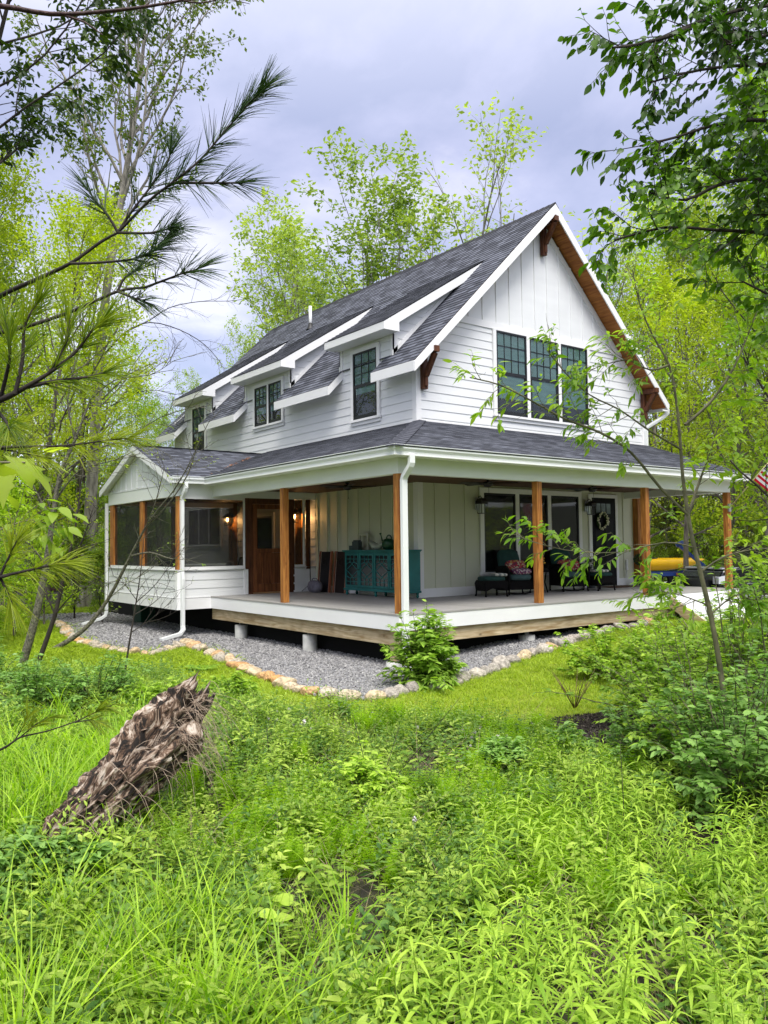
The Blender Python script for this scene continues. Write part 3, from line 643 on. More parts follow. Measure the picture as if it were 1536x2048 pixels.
# gable + roof
GY = (LS+LE)/2; GS = .392; GE0, GE1 = LS-.23, LE+.23; GZ = 2.86; GR = GZ+(GY-GE0)*GS
m = MB(); m.prism([(LS+.0, 2.75), (LE, 2.75), (LE, 2.80), (GY, GR-.12), (LS, 2.80)], 'x', EX, EX+.05)
k = LS+.25
while k < LE:
    zt = GZ+(min(k, LS+LE-k)-GE0)*GS-.1; m.box(EX-.018, EX, k-.02, k+.02, 2.76, zt) if zt > 2.85 else None; k += .41
m.box(EX-.03, EX, LS-.02, LE+.02, 2.755, 2.80)
m.build('gable_panel', SIDING, house)
LG = math.hypot(1, GS); gr = (GY-GE0)*LG
m = MB()
m.lap((0, GE0, GZ), (1, 0, 0), (0, 1/LG, GS/LG), (0, -GS/LG, 1/LG), 0, gr, lambda v: EX-.22, lambda v: min(-.31+max(0, (GS*v/LG))/PS, X0+.0), .143, .009)
m.lap((0, GE1, GZ), (1, 0, 0), (0, -1/LG, GS/LG), (0, GS/LG, 1/LG), 0, gr, lambda v: EX-.22, lambda v: X0, .143, .009)
for i in range(20): m.box(EX-.22+i*.2, EX-.22+i*.2+.205, GY-.1, GY+.1, GR-.012+.002*(i % 2), GR+.006+.002*(i % 2))
m.build('screen_porch_roof', SHIN, house)
m = MB()
for s in (0, 1):
    f = (lambda y: y) if s == 0 else (lambda y: LS+LE-y)
    m.prism([(f(GE0), GZ-.01), (f(GY), GR-.01), (f(GY), GR-.19), (f(GE0+.05), GZ-.165), (f(GE0), GZ-.165)], 'x', EX-.22, EX-.19)
m.build('rake_board', WHITE, house)
m = MB()
for s in (0, 1):
    f = (lambda y: y) if s == 0 else (lambda y: LS+LE-y)
    m._add([(EX-.19, f(GE0), GZ-.10), (EX-.19, f(GY), GR-.10), (X0, f(GY), GR-.10), (X0, f(GE0), GZ-.10)], [(0, 1, 2, 3)])
m.build('eave_soffit', WHITE, house)
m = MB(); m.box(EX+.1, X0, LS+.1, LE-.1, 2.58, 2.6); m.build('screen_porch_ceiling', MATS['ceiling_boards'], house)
# ---- stairs down from the porch
st = MB()
for i in range(3): st.box(7.99, 10.5, -.02-.3*(i+1), -.02-.3*i+.02, -.19-.19*i-.03, -.19-.19*i)
so_ = st.build('stairs', M('stair_paint', (.72, .73, .74), .5, .04, 2), house)
m = MB()
for i in range(3): m.box(7.99, 10.5, -.02-.3*i, -.0-.3*i, -.19*(i+1)+.002, -.19*i-.032)
m.build('riser', WHITE, so_)
for x in (7.95, 10.5):
    m = MB(); m.prism([(.0, -.04), (.0, -.30), (-.75, -.78), (-1.05, -.78), (-1.05, -.66)], 'x', x, x+.04); m.build('stringer', PINE_Y, so_)
# ================================================================ GROUND
def grid_ground():
    s = np.linspace(-1, 1, 341); g = np.sinh(s*5.2)/np.sinh(5.2)*420
    X, Y = np.meshgrid(g-2, g-2, indexing='ij'); Z = gz(X, Y)
    V = np.stack([X.ravel(), Y.ravel(), Z.ravel()], 1); n = len(g); i = np.arange((n-1)*(n-1)); a = (i//(n-1))*n+i % (n-1)
    return V, np.stack([a, a+n, a+n+1, a+1], 1)
V_, F_ = grid_ground()
m_, t, p, o = mat_base('ground_soil')
tcn = t.nodes.new('ShaderNodeTexCoord'); n1 = t.nodes.new('ShaderNodeTexNoise'); n1.inputs['Scale'].default_value = 9; n1.inputs['Detail'].default_value = 8; t.links.new(tcn.outputs['Object'], n1.inputs['Vector'])
n2 = t.nodes.new('ShaderNodeTexNoise'); n2.inputs['Scale'].default_value = .5; n2.inputs['Detail'].default_value = 4; t.links.new(tcn.outputs['Object'], n2.inputs['Vector'])
r1 = t.nodes.new('ShaderNodeValToRGB'); e = r1.color_ramp.elements; e[0].position = .35; e[0].color = (.012, .011, .006, 1); e[1].position = .75; e[1].color = (.045, .045, .016, 1); t.links.new(n1.outputs['Fac'], r1.inputs['Fac'])
t.links.new(r1.outputs[0], p.inputs['Base Color']); p.inputs['Roughness'].default_value = .95
tag(obj('ground', np_mesh('ground', V_, F_, m_)), kind='structure')

def sheet(name, poly, dz, mat, step=.25, jag=0., cat=None):
    """a sheet over the terrain inside a polygon (list of x,y)"""
    P = np.array(poly); x0, y0 = P.min(0); x1, y1 = P.max(0)
    xs = np.arange(x0, x1+step, step); ys = np.arange(y0, y1+step, step)
    X, Y = np.meshgrid(xs, ys, indexing='ij'); n, mm = X.shape
    Z = gz(X, Y)+dz; V = np.stack([X.ravel(), Y.ravel(), Z.ravel()], 1)
    cx = X[:-1, :-1]+step/2; cy = Y[:-1, :-1]+step/2
    ins = inpoly(cx.ravel(), cy.ravel(), P); i = np.arange((n-1)*(mm-1)); a = (i//(mm-1))*mm+i % (mm-1)
    F = np.stack([a, a+mm, a+mm+1, a+1], 1)[ins]
    o = obj(name, np_mesh(name, V, F, mat)); return o
def inpoly(x, y, P):
    x = np.asarray(x); y = np.asarray(y); c = np.zeros(x.shape, bool); n = len(P); j = n-1
    for i in range(n):
        xi, yi = P[i]; xj, yj = P[j]
        with np.errstate(divide='ignore', invalid='ignore'):
            c ^= ((yi > y) != (yj > y)) & (x < (xj-xi)*(y-yi)/(yj-yi+1e-12)+xi)
        j = i
    return c
# edge of the gravel bed = the line of border stones
EDGE_PX = [(118, 1250), (148, 1282), (190, 1296), (228, 1304), (262, 1310), (300, 1313), (335, 1304), (375, 1292), (440, 1322), (500, 1350), (560, 1371), (620, 1392), (680, 1402), (745, 1403), (810, 1389), (870, 1379), (930, 1361), (1000, 1338), (1060, 1315), (1110, 1297), (1160, 1281), (1230, 1262), (1320, 1248)]
EDGE = [gat(*q)[:2] for q in EDGE_PX]
BED = [tuple(q) for q in EDGE]+[(8.6, 1.0), (8.6, 5), (4, 16), (-1, 17.5), (-2.2, 16.5)]
GRAVM = M('gravel_bed', (.22, .22, .23), .9, .5, 45, .9, 60, detail=6)
tag(sheet('gravel_bed', BED, .012, GRAVM, .12), kind='structure')
DRIVE = [(8.7, -.8), (12, -2.2), (30, -8), (60, -5), (60, 30), (30, 30), (16, 8), (11.5, 4)]
tag(sheet('driveway', DRIVE, .010, M('driveway_gravel', (.42, .42, .43), .95, .3, 30, .8, 50), .4), kind='structure')
# ================================================================ THINGS ON AND ROUND THE PORCH
IRON = M('lantern_iron', (.012, .011, .010), .4, .2, 10)
LGL = glassmat('lantern_glass')
def lantern(name, label, x, y, z, face, lit=False):
    """face: 'F' hangs on a wall facing -y, 'L' on a wall facing -x; origin at the wall"""
    t = thing(name, label, 'wall lantern', (x, y, z), 0 if face == 'F' else -math.pi/2, 'lit wall lanterns in the screened porch' if lit else 'wall lanterns on the porch')
    m = MB(); m.box(-.065, .065, -.02, 0, -.14, .16); m.build('back_plate', GALV if not lit else IRON, t, .004)
    m = MB(); m.tube([(0, -.02, .10), (0, -.07, .17), (0, -.13, .19), (0, -.17, .14)], .009, 6); m.build('arm', IRON, t)
    m = MB(); c = -.17
    m._add([(-.10, c-.10, .07), (.10, c-.10, .07), (.10, c+.10, .07), (-.10, c+.10, .07), (-.035, c-.035, .135), (.035, c-.035, .135), (.035, c+.035, .135), (-.035, c+.035, .135)], [(0,3,2,1),(4,5,6,7),(0,1,5,4),(1,2,6,5),(2,3,7,6),(3,0,4,7)])
    m.box(-.105, .105, c-.105, c+.105, -.0, .07)
    m.box(-.075, .075, c-.075, c+.075, -.235, -.22)
    for a in (-1, 1):
        for b in (-1, 1): m.beam((a*.095, c+b*.095, .0), (a*.072, c+b*.072, -.22), .011, .011)
    m.build('cage', IRON, t)
    m = MB(); m._add([(-.072, c-.072, -.218), (.072, c-.072, -.218), (.072, c+.072, -.218), (-.072, c+.072, -.218), (-.09, c-.09, 0), (.09, c-.09, 0), (.09, c+.09, 0), (-.09, c+.09, 0)], [(0,1,5,4),(1,2,6,5),(2,3,7,6),(3,0,4,7)]); m.build('pane', LGL, t)
    m = MB(); m.tube([(0, c, -.21), (0, c, -.09)], .014, 8); m.build('candle', M('candle', (.5, .48, .4)), t)
    if lit:
        m = MB(); m.ell((0, c, -.05), (.028, .028, .05), 10, 8); m.build('bulb', emit('bulb_glow', (1.0, .52, .16), 90), t)
        ld = bpy.data.lights.new('lantern_light', 'POINT'); ld.energy = 22; ld.color = (1, .5, .18); ld.shadow_soft_size = .03
        lo = bpy.data.objects.new('lantern_light', ld); COL.objects.link(lo); lo.parent = t; lo.location = (0, c-.06, -.05)
    return t
lantern('wall_lantern', 'black unlit wall lantern left of the three tall porch windows', 4.86, Y0-.03, 2.16, 'F')
lantern('wall_lantern', 'black unlit wall lantern between the tall windows and the front door', 8.93, Y0-.03, 2.19, 'F')
lantern('wall_lantern', 'glowing wall lantern seen through the screen beside the porch window', X0-.03, 12.33, 2.12, 'L', True)
lantern('wall_lantern', 'glowing wall lantern half hidden behind the side porch post', X0-.03, 8.22, 2.08, 'L', True)
m = MB(); m.box(X0-.024, X0-.002, 12.05, 12.62, 0, 2.58); m.build('trim_board', CEDAR_Z, house)
m = MB(); m.box(X0-.024, X0-.002, 8.0, 8.5, 0, 2.58); m.build('trim_board', CEDAR_Z, house)
# ceiling fans
def fan(label, x, y, rz):
    t = thing('ceiling_fan', label, 'ceiling fan', (x, y, 2.5), rz, 'ceiling fans under the porch roof')
    m = MB(); m.tube([(0, 0, .0), (0, 0, .12)], .015, 8); m.lathe([(.06, .12), (.06, .09), (.03, .07), (0, .07)]); m.build('down_rod', IRON, t)
    m = MB(); m.lathe([(0, -.07), (.07, -.06), (.10, -.02), (.12, .02), (.08, .05), (0, .05)]); m.build('motor', IRON, t)
    for i in range(5):
        a = i*2*math.pi/5; b = MB(); c, s = math.cos(a), math.sin(a)
        def q(r, w, z): return (c*r-s*w, s*r+c*w, z)
        vs = []
        for r, w in ((.11, .03), (.2, .03), (.3, .065), (.62, .075), (.66, .05)):
            vs += [q(r, -w, .01-.012), q(r, w, .01+.012), q(r, w, .018+.012), q(r, -w, .018-.012)]
        fs = [(4*k+j, 4*k+(j+1) % 4, 4*k+4+(j+1) % 4, 4*k+4+j) for k in range(4) for j in range(4)]+[(3, 2, 1, 0), (16, 17, 18, 19)]
        b._add(vs, fs); b.build('blade', IRON, t)
    m = MB(); m.tube([(.05, 0, -.06), (.05, 0, -.22)], .004, 5); m.ell((.05, 0, -.24), (.008, .008, .02), 6, 5); m.build('pull_chain', IRON, t)
fan('black ceiling fan hanging near the leftmost front lantern', 3.75, 1.6, .35)
fan('black ceiling fan hanging in front of the front door', 7.3, 1.6, .1)
fan('black ceiling fan hanging above the teal cabinet on the side porch', 1.6, 3.85, .5)
# ---- wicker seats
WICK = M('black_wicker', (.006, .005, .005), .6, .5, 60, .9, 160, spec=.12); CUSH = M('teal_cushion', (.045, .085, .085), .85, .2, 8, .2, 120); CUSHD = M('dark_green_cushion', (.014, .050, .042), .9, .2, 8, .2, 120)
def floral(name, cols):
    m_, t, p, o = mat_base(name); tcn = t.nodes.new('ShaderNodeTexCoord'); v = t.nodes.new('ShaderNodeTexVoronoi'); v.inputs['Scale'].default_value = 34; t.links.new(tcn.outputs['Object'], v.inputs['Vector'])
    r = t.nodes.new('ShaderNodeValToRGB'); r.color_ramp.interpolation = 'CONSTANT'; e = r.color_ramp.elements; e[0].color = c4(cols[0]); e[0].position = 0; e[1].color = c4(cols[1]); e[1].position = .25
    for i, c in enumerate(cols[2:]): x = e.new(.25+.18*(i+1)); x.color = c4(c)
    sp = t.nodes.new('ShaderNodeSeparateColor'); t.links.new(v.outputs['Color'], sp.inputs[0]); t.links.new(sp.outputs[0], r.inputs['Fac']); t.links.new(r.outputs[0], p.inputs['Base Color']); p.inputs['Roughness'].default_value = .9
    return m_
FLOR = floral('floral_cloth', [(.26, .02, .03), (.32, .17, .04), (.38, .03, .05), (.40, .33, .22), (.10, .02, .05)])
FLOR2 = floral('paisley_cloth', [(.10, .02, .07), (.4, .3, .3), (.25, .03, .1), (.06, .02, .08), (.45, .35, .35)])
def stripes(name, a, b, ax=0):
    m_, t, p, o = mat_base(name); tcn = t.nodes.new('ShaderNodeTexCoord'); w = t.nodes.new('ShaderNodeTexWave'); w.bands_direction = 'XYZ'[ax]; w.inputs['Scale'].default_value = 2.6; t.links.new(tcn.outputs['Object'], w.inputs['Vector'])
    r = t.nodes.new('ShaderNodeValToRGB'); r.color_ramp.interpolation = 'CONSTANT'; r.color_ramp.elements[0].color = c4(a); r.color_ramp.elements[1].color = c4(b); r.color_ramp.elements[1].position = .5
    t.links.new(w.outputs['Fac'], r.inputs['Fac']); t.links.new(r.outputs[0], p.inputs['Base Color']); p.inputs['Roughness'].default_value = .9; return m_
STRI = stripes('striped_cloth', (.62, .60, .52), (.22, .24, .22), 0)
def chair(label, x, y, rz):
    t = thing('wicker_armchair', label, 'armchair', (x, y, 0), rz, 'black wicker armchairs on the porch')
    m = MB(); m.prism([(-.36, .12), (-.30, .34), (.32, .34), (.36, .15), (.15, .20), (-.15, .20)], 'x', -.31, .31); m.build('seat_frame', WICK, t, .02)
    m = MB(); m.prism([(.20, .30), (.33, .30), (.60, 1.0), (.52, 1.04), (.46, 1.02)], 'x', -.31, .31); m.build('backrest', WICK, t, .03)
    for s in (-1, 1):
        m = MB(); pts = [(s*.35, -.36, .12), (s*.36, -.38, .40), (s*.36, -.36, .58), (s*.36, -.26, .645), (s*.36, .0, .64), (s*.36, .22, .62), (s*.35, .34, .55)]
        m.tube(pts, [.03, .032, .04, .045, .045, .04, .03], 10); m.box(s*.36-.012, s*.36+.012, -.34, .30, .14, .60); m.build('arm', WICK, t)
        for yy in (-.35, .32):
            m = MB(); m.tube([(s*.33, yy, .25), (s*.34, yy, .06), (s*.345, yy-.02, .0)], [.024, .02, .028], 8); m.build('leg', WICK, t)
    m = MB(); m.ell((0, -.03, .41), (.31, .34, .085), 20, 10, pw=.55); m.build('seat_cushion', CUSH, t)
    m = MB(); m.ell((0, .34, .74), (.29, .075, .34), 20, 12, rot=Matrix.Rotation(-.36, 3, 'X'), pw=.55); m.build('back_cushion', CUSHD, t)
    m = MB(); m.tube([(-.3, -.2, .05), (-.1, -.3, .03), (.1, -.3, .03), (.3, -.2, .05)], .018, 7); m.build('stretcher', WICK, t)
    return t
chair('black wicker armchair with green back cushion, just left of the second front post', 5.45, 2.45, -.35)
chair('black wicker armchair with green back cushion, right of the second front post', 7.35, 2.45, -.35)
def ottoman(label, x, y, rz, w=.62):
    t = thing('wicker_ottoman', label, 'ottoman', (x, y, 0), rz, 'black wicker ottomans on the porch')
    m = MB(); m.prism([(-.27, .12), (-.30, .30), (-.26, .37), (.26, .37), (.30, .30), (.27, .12), (.1, .19), (-.1, .19)], 'y', -w/2+.02, w/2-.02); m.build('frame', WICK, t, .02)
    for a in (-1, 1):
        for b in (-1, 1): m = MB(); m.tube([(a*.25, b*(w/2-.05), .2), (a*.26, b*(w/2-.04), .05), (a*.27, b*(w/2-.03), 0)], [.022, .018, .026], 8); m.build('leg', WICK, t)
    m = MB(); m.ell((0, 0, .40), (.28, w/2-.02, .065), 20, 8, pw=.55); m.build('cushion', CUSHD, t)
ottoman('black wicker ottoman at the left end of the porch seats', 4.55, 2.35, -.35)
ottoman('black wicker ottoman right of the two armchairs, near the front door', 8.05, 2.05, -.2)
def pillow(label, x, y, z, rz, tilt, size, mt, grp='throw pillows on the porch seats'):
    o = MB(); o.ell((0, 0, 0), (size[0]/2, size[1]/2, size[2]/2), 20, 12, pw=.6); p = o.build('throw_pillow', mt); p.location = (x, y, z); p.rotation_euler = (tilt, 0, rz)
    tag(p, label, 'pillow', grp)
pillow('red and gold floral pillow leaning on the armchair left of the post', 5.42, 2.42, .68, -.35, -.2, (.52, .14, .26), FLOR)
pillow('purple paisley pillow lying below the floral one on the left armchair', 5.40, 2.22, .55, -.35, .1, (.50, .26, .14), FLOR2)
pillow('wide red and gold floral pillow on the armchair right of the post', 7.30, 2.40, .64, -.35, -.25, (.62, .15, .30), FLOR)
pillow('flat striped cushion lying on the left ottoman', 4.72, 2.28, .49, -.35, 0, (.34, .42, .08), STRI)
pillow('flat striped cushion lying on the right ottoman', 8.02, 2.02, .49, -.2, 0, (.46, .40, .08), STRI)
t = thing('side_table', 'small dark round wicker table between the two armchairs', 'side table', (6.42, 2.6, 0))
m = MB(); m.lathe([(.26, .50), (.27, .53), (.25, .55), (0, .55)]); m.build('table_top', WICK, t)
for i in range(4): a = i*math.pi/2+.4; m = MB(); m.tube([(.2*math.cos(a), .2*math.sin(a), .51), (.16*math.cos(a), .16*math.sin(a), .25), (.23*math.cos(a), .23*math.sin(a), 0)], .016, 7); m.build('leg', WICK, t)
t = thing('flower_pot', 'pot of yellow flowers on the small round table', 'potted flowers', (6.42, 2.6, .552))
m = MB(); m.lathe([(0, 0), (.06, 0), (.09, .12), (.08, .12), (0, .10)]); m.build('pot', M('pot_glaze', (.05, .04, .03), .4), t)
m = MB(); rr = random.Random(3)
for i in range(46): a = rr.random()*6.28; q = rr.random()**.5*.15; m.ell((q*math.cos(a), q*math.sin(a), .16+rr.random()*.12), (.035, .035, .02), 7, 4)
m.build('blooms', M('yellow_petals', (.75, .42, .02), .7, .3, 20), t)
# ---- topiaries
def ball_leaves(c, r, n, seed, size=.03):
    g = np.random.default_rng(seed); d = g.normal(size=(n, 3)); d /= np.linalg.norm(d, axis=1)[:, None]
    return np.array(c)+d*r*(.85+.2*g.random((n, 1))), d
topi = []
def topiary(label, x, y, z1, r1, pot):
    t = thing('topiary', label, 'topiary', (x, y, 0), .3, 'ball topiaries beside the front door')
    m = MB()
    if pot: m._add([(-.12,-.12,0),(.12,-.12,0),(.12,.12,0),(-.12,.12,0),(-.14,-.14,.26),(.14,-.14,.26),(.14,.14,.26),(-.14,.14,.26)], [(0,3,2,1),(4,5,6,7),(0,1,5,4),(1,2,6,5),(2,3,7,6),(3,0,4,7)])
    else: m.lathe([(0, 0), (.11, 0), (.14, .22), (.12, .22), (0, .2)])
    m.build('pot', M('slate_pot', (.06, .065, .07), .6), t, .006)
    m = MB(); m.tube([(0, 0, .24), (0, 0, z1)], .012, 7); m.build('stem', M('stem_bark', (.05, .03, .02)), t)
    topi.append((t, (0, 0, z1), r1))
topiary('ball topiary in a square slate planter right of the front door', 10.75, 2.75, .72, .15, True)
topiary('darker ball topiary left of the front door behind the ottoman', 8.75, 2.85, .60, .17, False)
# wreath on the door
t = thing('wreath', 'round wreath of white flowers hanging on the dark front door', 'wreath', (9.55, Y0-.075, 1.80))
m = MB(); pts = [(.2*math.cos(a*math.pi/12), 0, .2*math.sin(a*math.pi/12)) for a in range(25)]; m.tube(pts, .035, 8); m.build('ring', M('wreath_green', (.03, .06, .015), .8, .6, 60, .8, 90), t)
m = MB(); rr = random.Random(5)
for i in range(52): a = rr.random()*6.28; q = .2+rr.uniform(-.045, .045); m.ell((q*math.cos(a), -.03-rr.random()*.02, q*math.sin(a)), (.024, .014, .024), 7, 5)
m.build('blossoms', M('wreath_white', (.62, .60, .45), .8, .2, 30), t)
m = MB(); m.box(9.15, 10.25, 2.35, 3.0, .0005, .016); tag(m.build('doormat', M('coir_mat', (.10, .055, .03), .95, .3, 80, .5, 200)), 'brown coir doormat in front of the dark door', 'doormat')
m = MB(); m.box(10.62, 10.70, Y0-.06, Y0-.002, .42, .72); m.tube([(10.66, Y0-.03, .42), (10.66, Y0-.03, .22)], .01, 6); tag(m.build('outlet_box', WHITE, None, .004), 'white electrical outlet box on the wall right of the door', 'outlet box')
# ---- teal cabinet
TEAL = M('teal_paint', (.015, .155, .145), .45, .2, 3, .1, 50); LATT = M('lattice_teal', (.045, .26, .24), .5, .1, 6)
t = thing('cabinet', 'teal sideboard with lattice glass doors against the porch side wall', 'cabinet', (0, 0, 0))
ca, cb, cx0, cx1 = 2.98, 5.50, 2.60, 3.0
m = MB(); m.box(cx0+.02, cx1, ca+.04, cb-.04, .17, 1.04); m.build('body', TEAL, t, .004)
m = MB(); m.box(cx0-.03, cx1+.0, ca-.02, cb+.02, 1.06, 1.09); m.box(cx0-.01, cx1, ca+.01, cb-.01, 1.041, 1.059); m.build('top', TEAL, t, .004)
m = MB(); m.box(cx0-.01, cx1, ca+.01, cb-.01, .12, .169); m.build('plinth', TEAL, t, .004)
for yy in (ca+.08, (ca+cb)/2, cb-.08):
    for xx in (cx0+.05, cx1-.06): m = MB(); m.lathe([(0, 0), (.02, 0), (.038, .04), (.025, .07), (.04, .119), (0, .119)], (xx, yy, 0), 12); m.build('leg', TEAL, t)
nd = 4; dw = (cb-ca-.14)/nd
for i in range(nd):
    ya = ca+.07+i*dw+.01; yb = ya+dw-.02; z0, z1 = .20, 1.01; xf = cx0
    m = MB(); f = .05
    for q in ((ya, ya+f, z0, z1), (yb-f, yb, z0, z1), (ya+f, yb-f, z0, z0+f), (ya+f, yb-f, z1-f, z1)): m.box(xf-.008, xf+.019, *q)
    d = m.build('cabinet_door', TEAL, t)
    m = MB(); m.box(xf+.012, xf+.018, ya+f, yb-f, z0+f, z1-f); m.build('door_glass', M('cab_glass', (.008, .02, .022), .12), d)
    m = MB(); r = .009; A, B_, C, D = ya+f, yb-f, z0+f, z1-f; X = xf+.004; w3 = (B_-A)/3; h = D-C
    for q in (A+w3, B_-w3):
        m.beam((X, q, C), (X, q, C+h*.22), r, r); m.beam((X, q, D-h*.22), (X, q, D), r, r)
    for zz in (C+h*.12, D-h*.12): m.beam((X, A, zz), (X, B_, zz), r, r)
    for (p, q) in (((A, C+h*.30), (A+w3, C+h*.22)), ((B_, C+h*.30), (B_-w3, C+h*.22)), ((A, D-h*.30), (A+w3, D-h*.22)), ((B_, D-h*.30), (B_-w3, D-h*.22)), ((A+w3, C+h*.22), (B_, C+h*.5)), ((B_-w3, C+h*.22), (A, C+h*.5)), ((A+w3, D-h*.22), (B_, C+h*.5)), ((B_-w3, D-h*.22), (A, C+h*.5))):
        m.beam((X, p[0], p[1]), (X, q[0], q[1]), r, r)
    m.build('lattice', LATT, d)
    m = MB(); yy = yb-.02 if i % 2 == 0 else ya+.02; m.tube([(xf-.01, yy, .62), (xf-.035, yy, .62)], .012, 8); m.build('knob', IRON, d)
t = thing('picture_frame', 'pale empty frame leaning on the wall above the teal cabinet', 'frame', (2.93, 5.08, 1.09))
m = MB()
for q in ((-.2, -.14, 0, .42), (.14, .2, 0, .42), (-.14, .14, .35, .42), (-.14, .14, 0, .06)): m.box(-.02, .02, *q)
m.build('frame_border', M('frame_cream', (.45, .45, .36), .6), t)
m = MB(); m.box(2.68, 2.80, 4.98, 5.24, 1.0905, 1.30); m.box(2.70, 2.78, 5.0, 5.22, 1.3005, 1.33); tag(m.build('storage_box', M('grey_tin', (.05, .07, .07), .5), None, .005), 'small dark box standing before the pale frame on the cabinet', 'box')
m = MB(); m.box(2.70, 2.80, 5.27, 5.40, 1.0905, 1.20); tag(m.build('tin', M('green_tin', (.06, .09, .08), .5), None, .005), 'little grey tin at the left end of the cabinet top', 'tin')
m = MB(); pts = [(2.78, 4.62-.1*i*.95, 1.20+z) for i, z in enumerate((.07, .03, -.02, -.045, -.03, .02, .10))]; m.tube(pts, [.05, .075, .085, .075, .06, .04, .008], 14); tag(m.build('ceramic_horn', M('horn_glaze', (.33, .36, .30), .25, .3, 5)), 'curved pale ceramic horn lying on the teal cabinet', 'ornament')
t = thing('watering_can', 'dark green watering can with a round handle on the cabinet', 'watering can', (2.82, 3.95, 1.0905))
GRN = M('can_green', (.01, .06, .025), .35)
m = MB(); m.ell((0, 0, .13), (.13, .17, .135), 18, 12, pw=.8); m.build('body', GRN, t)
m = MB(); m.tube([(0, .1*math.cos(a)-.02, .24+.10*math.sin(a)) for a in np.linspace(-.2, 3.34, 12)], .016, 8); m.build('handle', GRN, t)
m = MB(); m.tube([(0, .13, .1), (0, .24, .22), (0, .30, .36)], [.03, .018, .014], 8); m.ell((0, .31, .38), (.03, .03, .02), 10, 6); m.build('spout', GRN, t)
# ---- game boards, bag, pole, mop
def gameboard(label, y, x, mt):
    t = thing('game_board', label, 'game board', (x, y, 0), 0, 'wooden bean bag boards leaning on the porch wall')
    def q(m, a, b, c, d, e, f):  # local board axes: y across, v up the leaning board, n thickness
        s = .09; vs = []
        for v in (c, d):
            for (yy, nn) in ((a, e), (b, e), (b, f), (a, f)): vs.append((-nn+s*v, yy, v))
        m._add(vs, [(0,3,2,1),(4,5,6,7),(0,1,5,4),(1,2,6,5),(2,3,7,6),(3,0,4,7)])
    m = MB(); q(m, -.26, .26, .0, 1.05, 0, .03); m.build('face', mt, t)
    for a in (-.28, .245): m = MB(); q(m, a, a+.035, 0, 1.06, -.01, .045); m.build('side_rail', M('board_red_wood', (.33, .12, .06), .5, .3, 4), t)
    for a in (-.24, .20): m = MB(); q(m, a, a+.012, 0.003, 1.052, .031, .036); m.build('stripe', M('board_stripe', (.62, .42, .34), .5), t)
    m = MB(); m.tube([(-.034+.09*(.78+.085*math.sin(a)), .085*math.cos(a), .78+.085*math.sin(a)) for a in np.linspace(0, 6.283, 20)], .006, 6, cap=False); m.build('hole_ring', IRON, t)
gameboard('dark game board with red wood rails leaning on the wall, left one', 6.78, 2.86, M('board_black', (.012, .012, .014), .4))
gameboard('all dark game board behind, next to the teal cabinet', 6.15, 2.93, M('board_black2', (.02, .014, .012), .4))
m = MB(); m.ell((0, 0, .15), (.13, .27, .16), 18, 10, pw=.75); m.tube([(0, -.18, .27), (0, -.08, .36), (0, .08, .36), (0, .18, .27)], .012, 7); b = m.build('duffel_bag', M('grey_canvas', (.17, .16, .19), .85, .3, 9, .5, 40)); b.location = (2.62, 6.85, 0.003); tag(b, 'grey canvas bag on the porch floor before the game boards', 'bag')
t = thing('pole_stand', 'thin dark pole on splayed feet beside the screened opening', 'pole', (2.72, 7.22, 0))
m = MB(); m.tube([(0, 0, .1), (.02, .08, 1.75)], .012, 7); m.build('pole', IRON, t)
for a in (0, 2.1, 4.2): m = MB(); m.tube([(0, 0, .22), (.26*math.cos(a), .26*math.sin(a), .01)], .008, 6); m.build('leg', IRON, t)
m = MB(); m.tube([(2.9, 6.95, .01), (3.0, 7.35, 1.9)], .006, 6); tag(m.build('rod', IRON), 'very thin rod leaning in the corner by the screened wall', 'rod')
# ---- inside the screened porch
def sofa(label, x, y, rz, w, nm='wicker_sofa', cat='sofa'):
    t = thing(nm, label, cat, (x, y, 0), rz)
    m = MB(); m.box(-w/2, w/2, -.38, .36, .1, .36); m.build('base', WICK, t, .02)
    m = MB(); m.prism([(.22, .3), (.36, .3), (.50, .88), (.40, .90)], 'x', -w/2, w/2); m.build('backrest', WICK, t, .03)
    for s in (-1, 1): m = MB(); m.box(s*w/2-.06, s*w/2+.06, -.40, .40, .1, .62); m.build('arm', WICK, t, .03)
    m = MB(); m.ell((0, -.03, .43), (w/2-.07, .33, .085), 20, 8, pw=.5); m.build('cushion', M('grey_cushion', (.16, .17, .16), .9), t)
    for a in (-1, 1):
        for b in (-1, 1): m = MB(); m.box(a*(w/2-.06)-.025, a*(w/2-.06)+.025, b*.3-.025, b*.3+.025, 0, .099); m.build('leg', WICK, t)
sofa('dark wicker sofa under the window inside the screened porch', 2.5, 10.9, -math.pi/2, 1.5)
sofa('dark wicker chair at the left inside the screened porch', .35, 10.2, 2.2, .75, 'wicker_chair', 'chair')
pillow('light grey pillow leaning on the sofa in the screened porch', 2.45, 10.35, .68, -1.2, -.4, (.5, .16, .45), M('grey_cloth', (.30, .31, .29), .9), 'pillows in the screened porch')
pillow('patterned pale pillow at the far end of the screened porch sofa', 2.40, 11.3, .62, -1.6, -.4, (.42, .14, .36), floral('leaf_cloth', [(.3, .32, .3), (.1, .12, .11), (.4, .4, .38), (.2, .22, .2), (.45, .45, .42)]), 'pillows in the screened porch')
# green bin under the porch
m = MB(); m._add([(-.20,-.28,0),(.20,-.28,0),(.20,.28,0),(-.20,.28,0),(-.24,-.33,.60),(.24,-.33,.60),(.24,.33,.60),(-.24,.33,.60)], [(0,3,2,1),(4,5,6,7),(0,1,5,4),(1,2,6,5),(2,3,7,6),(3,0,4,7)]); m.box(-.26, .26, -.35, .35, .601, .64)
b = m.build('storage_bin', M('bin_green', (.008, .06, .04), .4), None, .01); b.location = (.1, 12.2, float(gz(.1, 12.2))); tag(b, 'dark green plastic bin under the screened porch', 'bin')
